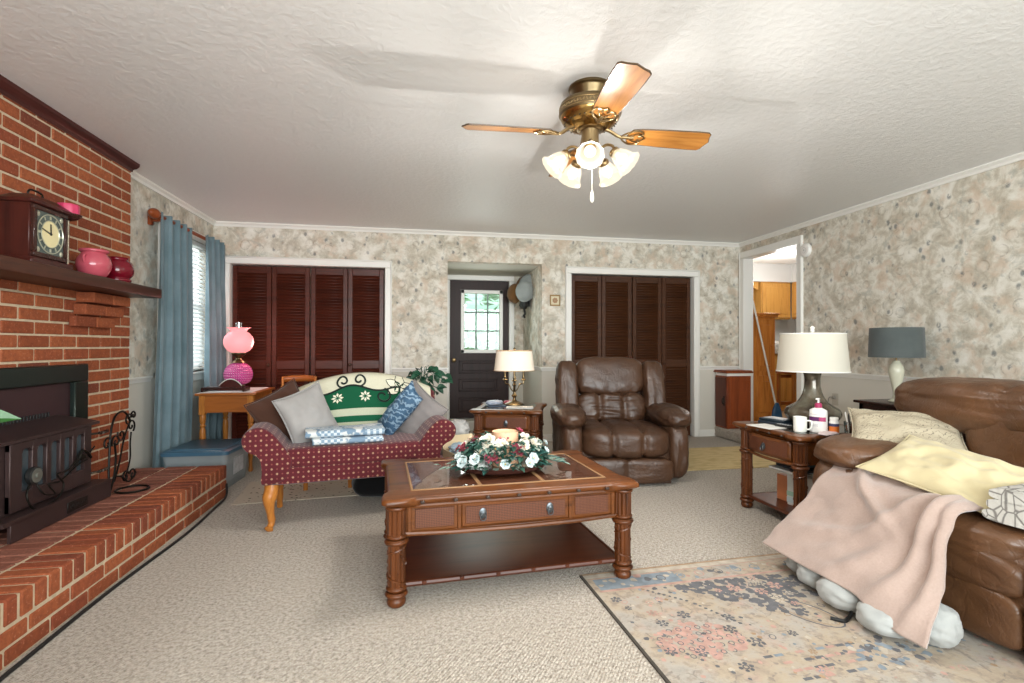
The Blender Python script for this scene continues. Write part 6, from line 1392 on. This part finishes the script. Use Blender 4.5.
for k, (lab, col, w, d, h, rz, dx) in enumerate((('grey magazine at the bottom of the stack on the pale box', '#b9bbb6', 0.21, 0.28, 0.012, -0.05, 0.0), ('white paperback second in the stack on the pale box', '#d5d6d2', 0.20, 0.27, 0.012, 0.12, -0.02), ('thick black book third in the stack on the pale box', '#2c2f36', 0.18, 0.25, 0.018, -0.02, 0.01), ('bright blue folded cloth topmost of the stack on the pale box', '#5f8aa3', 0.15, 0.17, 0.03, 0.2, 0.03))):
    z = SZ+0.2115+(0, 0.0125, 0.025, 0.0435)[k]
    b = MB(); (b.box((0, 0, h/2), (w, d, h), 0.002) if k < 3 else b.soft((0, 0, h/2), (w, d, h), 3, 8)); o = b.build('book' if k < 3 else 'folded_cloth', plain('book_cover', col, 0.45)); o.location = (2.44+dx, 2.93, z); o.rotation_euler = (0, 0, rz); tag(o, lab, 'book' if k < 3 else 'cloth')
# ---------------------------------------------------------------- dark side table with the grey lamp
sd = thing('side_table', 'dark turned-leg side table behind the sofa against the right wall', 'side table', (3.75, 3.36, 0))
sd.scale = (1, 1, 1.025)
b = MB(); b.box((0, 0, 0.662), (0.40, 0.60, 0.022), 0.007, seg=2); b.box((0, 0, 0.625), (0.34, 0.54, 0.055), 0.004); b.build('table_top', M['cherry_dark'], sd)
for sx in (-1, 1):
    for sy in (-1, 1):
        b = MB(); b.box((sx*0.15, sy*0.25, 0.61), (0.04, 0.04, 0.09), 0.003); b.lathe(mprof([(0.012, 0), (0.018, 0.02), (0.014, 0.06), (0.020, 0.25), (0.022, 0.42), (0.014, 0.46), (0.024, 0.475), (0.014, 0.49), (0.021, 0.53), (0.013, 0.555), (0.02, 0.57)], 3), 16, T(sx*0.15, sy*0.25, 0)); b.build('leg', M['cherry_dark'], sd)
gl = thing('grey_lamp', 'pale vase lamp with a wide dark grey drum shade by right wall', 'lamp', (3.73, 3.43, 0.6905)); gl.scale = (1, 1, 1.0)
b = MB(); b.lathe(mprof([(0.05, 0), (0.055, 0.01), (0.03, 0.03), (0.024, 0.07), (0.032, 0.13), (0.048, 0.21), (0.052, 0.25), (0.042, 0.29), (0.026, 0.32), (0.028, 0.33)], 4), 32); b.build('vase_base', plain('pale_celadon', '#cfcdb8', 0.25), gl)
b = MB(); b.cyl((0, 0, 0.325), (0, 0, 0.585), 0.006, 8); b.build('stem', M['brass'], gl)
b = MB(); b.lathe([(0.186, 0.355), (0.178, 0.59), (0.175, 0.59), (0.183, 0.355)], 56, cap=False); sh = b.build('shade', fabric('dark_grey_linen', '#4c5252', '#585e5d', 260, 0.9, 0.4), gl)
b = MB()
for k in range(3): a = k*2*pi/3; b.cyl((0, 0, 0.58), (0.176*cos(a), 0.176*sin(a), 0.58), 0.0025, 6)
b.build('shade_spider', M['brass'], sh)
# ---------------------------------------------------------------- ceiling fan
FX, FY = 0.842, 2.45
fn_ = thing('ceiling_fan', 'brass ceiling fan with four oak blades and five lit glass shades', 'ceiling fan', (FX, FY, ZC))
def L_(z): return z-ZC
b = MB(); b.lathe(mprof([(0.107, 0.0), (0.11, -0.010), (0.102, -0.018), (0.096, -0.03), (0.080, -0.065), (0.082, -0.075), (0.09, -0.082)], 3), 48, flute=lambda a, v: 1-0.025*(0.5+0.5*cos(28*a))*(1 if 0.3 < v < 0.8 else 0)); b.build('canopy', M['brass_dark'], fn_)
b = MB(); b.lathe(mprof([(0.09, -0.078), (0.138, -0.084), (0.153, -0.096), (0.154, -0.142), (0.150, -0.152)], 4), 48); mh = b.build('motor_housing', M['brass_dark'], fn_)
b = MB()
for zc, r in ((-0.108, 0.1545), (-0.138, 0.1555)): b.tube([(r*cos(a), r*sin(a), zc) for a in [i*pi/24 for i in range(48)]], 0.003, 5, True)
for i in range(60): a = 2*pi*i/60; b.box((0, 0, 0), (0.004, 0.008, 0.016), 0.0015, T(0.1545*cos(a), 0.1545*sin(a), -0.123) @ RZ(a) @ RX(0.6 if i % 2 else -0.6))
b.build('embossed_band', M['brass'], mh)
b = MB(); b.lathe(mprof([(0.151, -0.150), (0.143, -0.168), (0.112, -0.196), (0.075, -0.210), (0.05, -0.214)], 4), 48); bo = b.build('lower_bowl', plain('polished_brass_bowl', '#a3824e', 0.22, 1.0), fn_)
b = MB()
for i in range(30):
    a = 2*pi*i/30; r = 0.129; b.box((0, 0, 0), (0.012, 0.008, 0.004), 0.0015, T(r*cos(a), r*sin(a), -0.184) @ RZ(a) @ RY(0.75) @ RZ(0.6 if i % 2 else -0.6))
b.build('filigree', M['black'], bo)
b = MB(); b.lathe(mprof([(0.062, -0.205), (0.066, -0.215), (0.05, -0.222), (0.045, -0.225), (0.045, -0.295), (0.052, -0.305), (0.054, -0.33), (0.05, -0.36), (0.03, -0.38), (0.0, -0.385)], 3), 28); b.build('light_kit_body', M['brass'], fn_)
# blades
zb_ = -0.232
for k, (ang, droop) in enumerate(((-1, 0), (89, 0), (178, 0.5), (267, 0.5))):
    X = RZ(radians(ang)) @ T(0.10, 0, zb_) @ RY(radians(droop)) @ RX(radians(-14))
    b = MB(); out = [(0.115, -0.048), (0.16, -0.058), (0.30, -0.066), (0.46, -0.070), (0.515, -0.069), (0.528, -0.058), (0.532, -0.035), (0.541, -0.012), (0.546, 0), (0.541, 0.012), (0.532, 0.035), (0.528, 0.058), (0.515, 0.069), (0.46, 0.070), (0.30, 0.066), (0.16, 0.058), (0.115, 0.048), (0.10, 0.02), (0.10, -0.02)]
    b.prism(out, -0.0035, 0.0035); bl_ = b.build('blade', M['blade'], fn_); bl_.matrix_local = X
    b = MB(); b.tube([(x, y, 0) for x, y in out], 0.0042, 5, True); b.build('blade_edge', plain('dark_blade_edge', '#54402c', 0.4), bl_)
    b = MB()
    b.tube(spline([(-0.03, 0, 0.035), (0.01, 0, 0.02), (0.05, 0, -0.006), (0.09, 0, -0.010), (0.13, 0, -0.009)], 4), [0.009]*8+[0.008]*9, 8)
    for sg in (-1, 1):
        b.tube(spline([(0.06, 0, -0.009), (0.085, sg*0.03, -0.008), (0.125, sg*0.052, -0.008), (0.165, sg*0.045, -0.008), (0.17, sg*0.02, -0.008), (0.15, sg*0.012, -0.008)], 4), 0.0048, 6)
        b.tube(spline([(0.10, 0, -0.008), (0.125, sg*0.02, -0.008), (0.155, sg*0.03, -0.008), (0.19, 0, -0.008)], 4), 0.004, 6)
    br = b.build('blade_bracket', M['brass'], fn_); br.matrix_local = X
# light kit arms and shades
gm_ = lampglass('lit_frosted_glass', '#ffedcf', 1.0, 0.45)
for k, ang in enumerate((251, 325, 37, 105, 178)):
    a = radians(ang); ca, sa = cos(a), sin(a)
    b = MB(); b.tube(spline([(0.04*ca, 0.04*sa, -0.33), (0.08*ca, 0.08*sa, -0.305), (0.115*ca, 0.115*sa, -0.315), (0.125*ca, 0.125*sa, -0.345)], 5), 0.007, 8)
    d = Vector((ca*0.72, sa*0.72, -0.70)).normalized(); Xs = T(0.122*ca, 0.122*sa, -0.345) @ align(d)
    b.lathe(mprof([(0.012, -0.012), (0.026, -0.006), (0.028, 0.012), (0.022, 0.018)], 3), 18, Xs); b.build('lamp_arm', M['brass'], fn_)
    b = MB(); b.lathe(mprof([(0.024, 0.008), (0.034, 0.022), (0.046, 0.05), (0.050, 0.075), (0.056, 0.092), (0.067, 0.104), (0.064, 0.104), (0.048, 0.076), (0.032, 0.024)], 4), 40, Xs, cap=False, flute=lambda t, v: 1+0.03*sin(12*t)*(1 if 0.25 < v < 0.8 else 0.3)); sh = b.build('glass_shade', gm_, fn_)
    b = MB(); b.lathe(mprof([(0.011, 0.01), (0.014, 0.03), (0.026, 0.05), (0.027, 0.065), (0.016, 0.082), (0.0, 0.086)], 3), 18, Xs); 
    bb = b.build('bulb', glow('bulb_glow', '#fff3d6', 2.5, '#101010', 0.5, 0.0), sh)
    bb.visible_shadow = True
    w_ = Matrix.Translation((FX, FY, ZC)) @ Xs @ Vector((0, 0, 0.092)); lamp('fan_bulb', 'POINT', w_, 15, (1.0, 0.96, 0.91), 0.012)
b = MB(); b.tube([(0.0, -0.03, -0.345), (0.0, -0.03, -0.53)], 0.0016, 5)
for i in range(22): b.lathe([(0, -.003), (.003, 0), (0, .003)], 6, T(0, -0.03, -0.35-i*0.0085), cap=False)
b.lathe(mprof([(0.0015, -0.53), (0.007, -0.545), (0.0105, -0.57), (0.007, -0.59), (0.0, -0.594)], 3), 14, T(0, -0.03, 0)); b.build('pull_chain', plain('white_bead_chain', '#d9d4c8', 0.35), fn_)
# ---------------------------------------------------------------- small things on the walls
sm = thing('smoke_detector', 'round white detector high on the right wall beside the kitchen doorway', 'smoke detector', (XR-0.001, 4.70, 2.145))
b = MB(); X = RY(-pi/2); b.lathe(mprof([(0.072, 0), (0.073, 0.012), (0.066, 0.026), (0.05, 0.034), (0.0, 0.036)], 4), 32, X); b.build('housing', M['plastic_white'], sm)
b = MB(); b.tube([(-0.036, 0.03*sin(a), 0.03*cos(a)) for a in [i*pi/12 for i in range(24)]], 0.002, 5, True); b.lathe([(0.01, 0.034), (0.01, 0.038), (0, 0.039)], 14, X); b.build('grille', plain('pale_grey_plastic', '#c9c8c4', 0.4), sm)
sw = thing('wall_outlet', 'pale wall outlet low on the right wall behind the urn lamp', 'outlet', (XR-0.001, 4.33, 0.615))
b = MB(); b.box((-0.003, 0, 0), (0.006, 0.075, 0.115), 0.003); b.build('plate', plain('beige_plate', '#b9b2a4', 0.4), sw)
b = MB(); b.box((-0.018, 0, 0.02), (0.03, 0.03, 0.03), 0.005); b.tube(spline([(-0.03, 0, 0.02), (-0.05, 0.03, 0.0), (-0.04, 0.05, -0.2), (-0.03, 0.06, -0.60)], 6), 0.004, 6); b.build('plug_and_cord', plain('grey_cord', '#8f8a80', 0.5), sw)
fr = thing('framed_tile', 'tiny gold framed picture on the back wall left of the right closet', 'picture', (1.572, YB-0.001, 1.672))
b = MB()
for p, q in (((-0.064, -0.066), (0.064, -0.05)), ((-0.064, 0.05), (0.064, 0.066)), ((-0.064, -0.05), (-0.05, 0.05)), ((0.05, -0.05), (0.064, 0.05))): b.span((p[0], -0.016, p[1]), (q[0], 0, q[1]), 0.003)
b.tube([(-0.02, -0.006, 0.066), (0, -0.006, 0.082), (0.02, -0.006, 0.066)], 0.002, 5); b.build('frame', plain('old_gold', '#8a7148', 0.4, 0.6), fr)
b = MB(); b.span((-0.05, -0.006, -0.05), (0.05, -0.001, 0.05)); b.build('mat_board', plain('cream_mat', '#d8ccae', 0.7), fr)
b = MB()
for k in range(7): a = k*0.9; b.lathe([(0.0, 0), (0.016, 0.001), (0.0, 0.003)], 10, T(0.018*cos(a), -0.006, 0.018*sin(a)) @ RX(pi/2), cap=False)
b.build('painted_flower', plain('dusty_rose_paint', '#a5805f', 0.6), fr)
def cap_(name, lab, loc, eul, mat):
    t = thing(name, lab, 'hat', loc); t.rotation_euler = eul; t.scale = (1.15, 1.15, 1.15)
    b = MB()
    def f(u, v): a = 2*pi*u; r = 0.105*sin(v*pi/2)**0.7; return (r*cos(a)*1.12, r*sin(a), 0.115*cos(v*pi/2)**0.8)
    b.grid(f, 32, 10, cu=True); b.tube([(0.118*cos(a), 0.106*sin(a), 0.002) for a in [i*pi/16 for i in range(32)]], 0.004, 5, True); b.lathe([(0, 0.113), (0.008, 0.115), (0.006, 0.121), (0, 0.122)], 10, cap=False); b.build('crown', mat, t, ang=70)
    b = MB(); b.grid(lambda u, v: ((0.108+0.10*v*sin(pi*u)**0.5)*cos(lerp(-1.0, 1.0, u))*1.05, (0.106+0.055*v*sin(pi*u)**.5)*sin(lerp(-1.0, 1.0, u)), 0.002-0.018*v), 16, 5); o = b.build('visor', mat, t, ang=70, recalc=False); md = o.modifiers.new('s', 'SOLIDIFY'); md.thickness = 0.004
    return t
hk = thing('coat_hook', 'black wall hook behind the hats in the entry recess', 'coat hook', (AL[1]-0.001, 6.55, 1.80))
b = MB(); b.box((-0.006, 0, 0.0), (0.012, 0.05, 0.30), 0.004); b.build('back_plate', M['black'], hk)
for z in (0.09, -0.08): b = MB(); b.tube(spline([(-0.01, 0, z), (-0.06, 0, z-0.02), (-0.085, 0, z+0.02), (-0.08, 0, z+0.05)], 5), 0.006, 7); b.build('peg', M['black'], hk)
cap_('cap', 'grey cap hanging on the hook in the entry recess', (1.335, 6.42, 1.83), (radians(4), radians(-75), radians(52)), fabric('pale_grey_canvas', '#8f9696', '#a5abaa', 200))
cap_('cap', 'tan cap hanging behind the grey cap in the entry recess', (1.28, 6.70, 1.83), (radians(6), radians(-75), radians(20)), fabric('tan_canvas', '#7d5a37', '#8d6841', 200))
b = MB(); b.soft((0, 0, 0), (0.10, 0.22, 0.16), 2.5, 8, disp=lambda p, n_: 0.015*fbm(p*2)); b.tube(spline([(0, 0.02, -0.06), (0.01, 0.0, -0.14), (0.0, 0.02, -0.16), (0.01, 0.01, -0.19)], 5), 0.014, 6); o = b.build('dark_scarf', M['black']); o.location = (1.335, 6.50, 1.69); tag(o, 'dark scarf hanging beneath the two caps in the entry recess', 'scarf')
# ---------------------------------------------------------------- wooden cabinet on the landing
bx = thing('wooden_cabinet', 'low reddish wooden cabinet standing on the carpeted landing by the kitchen doorway', 'cabinet', (3.82, 5.68, 0.131)); bx.scale = (1.08, 1, 1.03)
b = MB(); b.span((-0.155, -0.10, 0.0), (0.145, 0.145, 0.62), 0.004); b.build('body', M['cherry'], bx)
b = MB(); b.box((-0.005, 0.02, 0.664), (0.335, 0.29, 0.020), 0.006); b.box((-0.005, 0.02, 0.68), (0.32, 0.27, 0.012), 0.004); b.build('top', M['cherry'], bx)
b = MB(); b.span((-0.15, -0.095, 0.62), (0.14, 0.14, 0.655)); b.build('white_band', M['paper_white'], bx)
b = MB(); b.span((-0.163, -0.085, 0.02), (-0.1555, 0.135, 0.60), 0.002); dr = b.build('door', wood('shaded_cherry_door', '#472114', '#5f2f1e', 'Z', 0.4, 0.6), bx)  # shaded side of the cherry box, shade put into a darker colour
b = MB(); b.tube(spline([(-0.163, -0.055, 0.36), (-0.185, -0.055, 0.35), (-0.185, -0.055, 0.30), (-0.163, -0.055, 0.29)], 4), 0.006, 7); b.box((-0.165, -0.055, 0.325), (0.004, 0.025, 0.12), 0.002); b.build('handle', M['iron'], dr)
b = MB()
for p, q in (((-0.145, 0.02), (0.135, 0.05)), ((-0.145, 0.57), (0.135, 0.60)), ((-0.145, 0.05), (-0.115, 0.57)), ((0.105, 0.05), (0.135, 0.57))): b.span((p[0], -0.106, p[1]), (q[0], -0.10, q[1]), 0.002)
b.build('side_frame', M['cherry'], bx)
# ---------------------------------------------------------------- the kitchen beyond
KZ = 0.15
kw = plain('kitchen_wall_paint', '#d9d8d4', 0.7)
b = MB(); b.span((XR, 3.6, KZ-0.1), (6.6, 7.6, KZ)); struct(b.build('floor_kitchen', plain('kitchen_floor', '#a58d6f', 0.5), smooth=False))
b = MB(); b.span((XR+0.12, 3.6, 2.42), (6.6, 7.6, 2.5)); struct(b.build('ceiling_kitchen', plain('kitchen_ceiling', '#e6e4e0', 0.8), smooth=False))
b = MB(); b.span((XR+0.12, 7.40, KZ), (6.6, 7.5, 2.42)); struct(b.build('wall_kitchen_back', kw, smooth=False))
b = MB(); b.span((6.08, 3.6, KZ), (6.18, 7.4, 2.42)); struct(b.build('wall_kitchen_right', kw, smooth=False))
b = MB(); b.span((XR+0.12, 3.5, KZ), (6.6, 3.6, 2.42)); struct(b.build('wall_kitchen_front', kw, smooth=False))
b = MB(); b.span((XR, YB+0.12, KZ), (XR+0.12, 7.5, 2.42)); struct(b.build('wall_kitchen_left', kw, smooth=False))
b = MB(); b.span((XR+0.12, 7.05, 2.14), (6.08, 7.40, 2.42)); b.span((5.74, 3.6, 2.14), (6.08, 7.05, 2.42)); struct(b.build('trim_9', plain('soffit_paint', '#cfcecb', 0.7), smooth=False))
def kcab(name, lab, a, c, face, group, doors):
    t = thing(name, lab, 'cabinet', ((a[0]+c[0])/2, (a[1]+c[1])/2, a[2]), 0, group); cx, cy = (a[0]+c[0])/2, (a[1]+c[1])/2
    b = MB(); b.span((a[0]-cx, a[1]-cy, 0), (c[0]-cx, c[1]-cy, c[2]-a[2]), 0.003); b.build('carcass', M['cab_wood'], t)
    H = c[2]-a[2]
    for i in range(doors):
        b = MB()
        if face == 'Y':
            w_ = (c[0]-a[0])/doors; x0 = a[0]-cx+i*w_; b.span((x0+0.012, a[1]-cy-0.02, 0.02), (x0+w_-0.012, a[1]-cy, H-0.02), 0.006); b.box((x0+w_/2, a[1]-cy-0.022, H/2), (w_-0.14, 0.012, H-0.16), 0.005)
        else:
            w_ = (c[1]-a[1])/doors; y0 = a[1]-cy+i*w_; b.span((a[0]-cx-0.02, y0+0.012, 0.02), (a[0]-cx, y0+w_-0.012, H-0.02), 0.006); b.box((a[0]-cx-0.022, y0+w_/2, H/2), (0.012, w_-0.14, H-0.16), 0.005)
        b.build('door', M['cab_wood'], t)
    return t
kcab('upper_cabinet', 'honey oak upper cabinet on the far kitchen wall seen through the doorway', (5.22, 7.08, 1.56), (5.74, 7.40, 2.14), 'Y', 'kitchen upper cabinets', 1)
kcab('upper_cabinet', 'honey oak upper cabinet turning the corner at the right of the doorway view', (5.75, 6.2, 1.56), (6.08, 7.06, 2.14), 'X', 'kitchen upper cabinets', 2)
vp = MB(); vp.prism([(-0.30, 0), (-0.30, 0.12), (0.30, 0.12), (0.30, 0.0), (0.27, 0.0), (0.22, 0.03), (0.12, 0.045), (0.05, 0.02), (0, 0.035), (-0.05, 0.02), (-0.12, 0.045), (-0.22, 0.03), (-0.27, 0)], -0.01, 0.01, RX(pi/2)); o = vp.build('cabinet_valance', M['cab_wood']); o.location = (4.90, 7.12, 2.02); tag(o, 'scalloped honey oak valance left of the upper kitchen cabinet', 'valance')
b = MB(); b.span((4.25, 7.36, 1.56), (5.2, 7.40, 2.14)); o = b.build('trim_11', plain('sunlit_yellow_tint', '#e3c98c', 0.7)); struct(o)  # yellow wall patch with sunlight put into its colour
kcab('base_cabinet', 'honey oak base cabinet below the far kitchen counter', (4.55, 6.85, KZ), (5.48, 7.39, 1.02), 'Y', 'kitchen base cabinets', 2)
kcab('base_cabinet', 'dark reddish base cabinet along the right of the doorway view', (5.50, 5.6, KZ), (6.07, 7.39, 1.02), 'X', 'kitchen base cabinets', 2)
b = MB(); b.span((4.52, 6.80, 1.022), (6.07, 7.39, 1.06), 0.006); b.span((5.46, 5.55, 1.022), (6.07, 6.80, 1.06), 0.006); o = b.build('worktop', plain('pale_worktop', '#b9b4aa', 0.4)); tag(o, 'pale kitchen worktop lying over the oak base cabinets', 'worktop')
for k, (x, y, sx, sy, sz, col, lab) in enumerate(((5.30, 6.93, 0.22, 0.16, 0.16, '#d9d8d3', 'white bag heaped on the kitchen counter under the cabinets'), (5.55, 6.70, 0.2, 0.2, 0.12, '#b9a78f', 'tan bread bag on the kitchen counter corner'), (5.62, 6.35, 0.14, 0.2, 0.22, '#8d8f8c', 'grey appliance standing on the right kitchen counter'))):
    b = MB(); b.soft((0, 0, sz/2), (sx, sy, sz), 3, 10, disp=lambda p, n_: 0.012*fbm(p*3)); o = b.build(('plastic_bag', 'bread_bag', 'appliance')[k], plain('counter_item', col, 0.5)); o.location = (x, y, 1.0605); tag(o, lab, ('bag', 'bag', 'appliance')[k])
b = MB(); b.lathe(mprof([(0.045, 0), (0.047, 0.01), (0.047, 0.16), (0.02, 0.20), (0.02, 0.25), (0.0, 0.252)], 3), 18); o = b.build('bottle', plain('dark_green_bottle', '#2c3b2c', 0.2)); o.location = (4.62, 6.06, 1.5905) ; tag(o, 'dark bottle standing on top of the tall pine cabinet', 'bottle'); BOT = o
pc_ = thing('pine_cabinet', 'tall narrow orange pine cabinet just inside the kitchen doorway', 'cabinet', (4.36, 6.05, KZ+0.001))
b = MB(); b.box((0, 0, 0.68), (0.36, 0.34, 1.36), 0.004); b.build('body', M['pine'], pc_)
b = MB(); b.box((0, 0, 1.375), (0.42, 0.40, 0.03), 0.008); b.box((0, 0, 1.40), (0.45, 0.43, 0.025), 0.006); b.build('cornice', M['pine'], pc_)
for z0, z1 in ((0.06, 0.60), (0.66, 1.33)):
    b = MB(); b.box((0, -0.178, (z0+z1)/2), (0.31, 0.018, z1-z0), 0.004); dr = b.build('door', M['pine'], pc_)
    b = MB(); b.box((0, -0.190, (z0+z1)/2), (0.19, 0.012, z1-z0-0.14), 0.006); b.lathe([(0.01, 0), (0.016, 0.012), (0.0, 0.02)], 12, T(0.12, -0.188, (z0+z1)/2) @ RX(pi/2)); b.build('raised_panel', M['pine'], dr)
BOT.location = (4.20, 6.02, KZ+1.4145)
bm2 = thing('broom', 'broom with pale handle and blue bristles leaning on the tall pine cabinet', 'broom', (4.36, 5.62, KZ+0.001))
b = MB(); b.cyl((0.0, -0.0, 0.20), (-0.20, 0.18, 1.56), 0.0115, 10); b.build('handle', plain('pale_broom_handle', '#d8d2c6', 0.4), bm2)
b = MB(); b.lathe(mprof([(0.018, 0.28), (0.03, 0.255), (0.05, 0.20), (0.06, 0.15)], 3), 18, squash=(1.1, 0.6)); b.build('collar', plain('blue_broom_cap', '#1f4f74', 0.4), bm2)
b = MB(); b.lathe(mprof([(0.058, 0.155), (0.07, 0.08), (0.082, 0.0)], 3), 40, squash=(1.1, 0.55), flute=lambda a, v: 1+0.05*sin(20*a)*v); b.build('bristles', plain('blue_bristles', '#2a5a80', 0.8), bm2)
stl = thing('kitchen_stool', 'golden wooden kitchen stool standing behind the white urn lamp shade', 'stool', (4.90, 5.92, KZ+0.001))
b = MB(); b.box((0, 0, 0.635), (0.40, 0.34, 0.03), 0.01, seg=2); b.build('seat', M['oak_x'], stl)
for sx in (-1, 1):
    for sy in (-1, 1): b = MB(); b.box((sx*0.17, sy*0.14, 0.31), (0.04, 0.04, 0.62), 0.004); b.build('leg', M['oak'], stl)
for z in (0.22, 0.58):
    for sy in (-1, 1): b = MB(); b.box((0, sy*0.14, z), (0.30, 0.025, 0.045), 0.003); b.build('rail', M['oak_x'], stl)
sc = thing('wall_sconce', 'small ornate kitchen light fitting glimpsed at the top left of the doorway', 'light fitting', (4.88, 7.048, 2.26))
b = MB(); b.lathe(mprof([(0.03, 0.03), (0.07, 0.05), (0.085, 0.09), (0.075, 0.13), (0.05, 0.15)], 4), 24, T(0, -0.10, -0.10)); b.build('globe', glow('sconce_glass', '#fff3da', 1.2, '#f4efe2', .5, 0.0), sc)
b = MB(); b.box((0.07, -0.01, -0.04), (0.10, 0.02, 0.12), 0.005); b.tube([(0.0, -0.02, -0.1), (0.04, -0.06, -0.10), (0.0, -0.10, -0.08)], 0.008, 7); b.tube(scroll((0.09, -0.03, -0.03), 0.04, 0, 0), 0.006, 6) if False else None; b.build('bracket', M['iron'], sc)
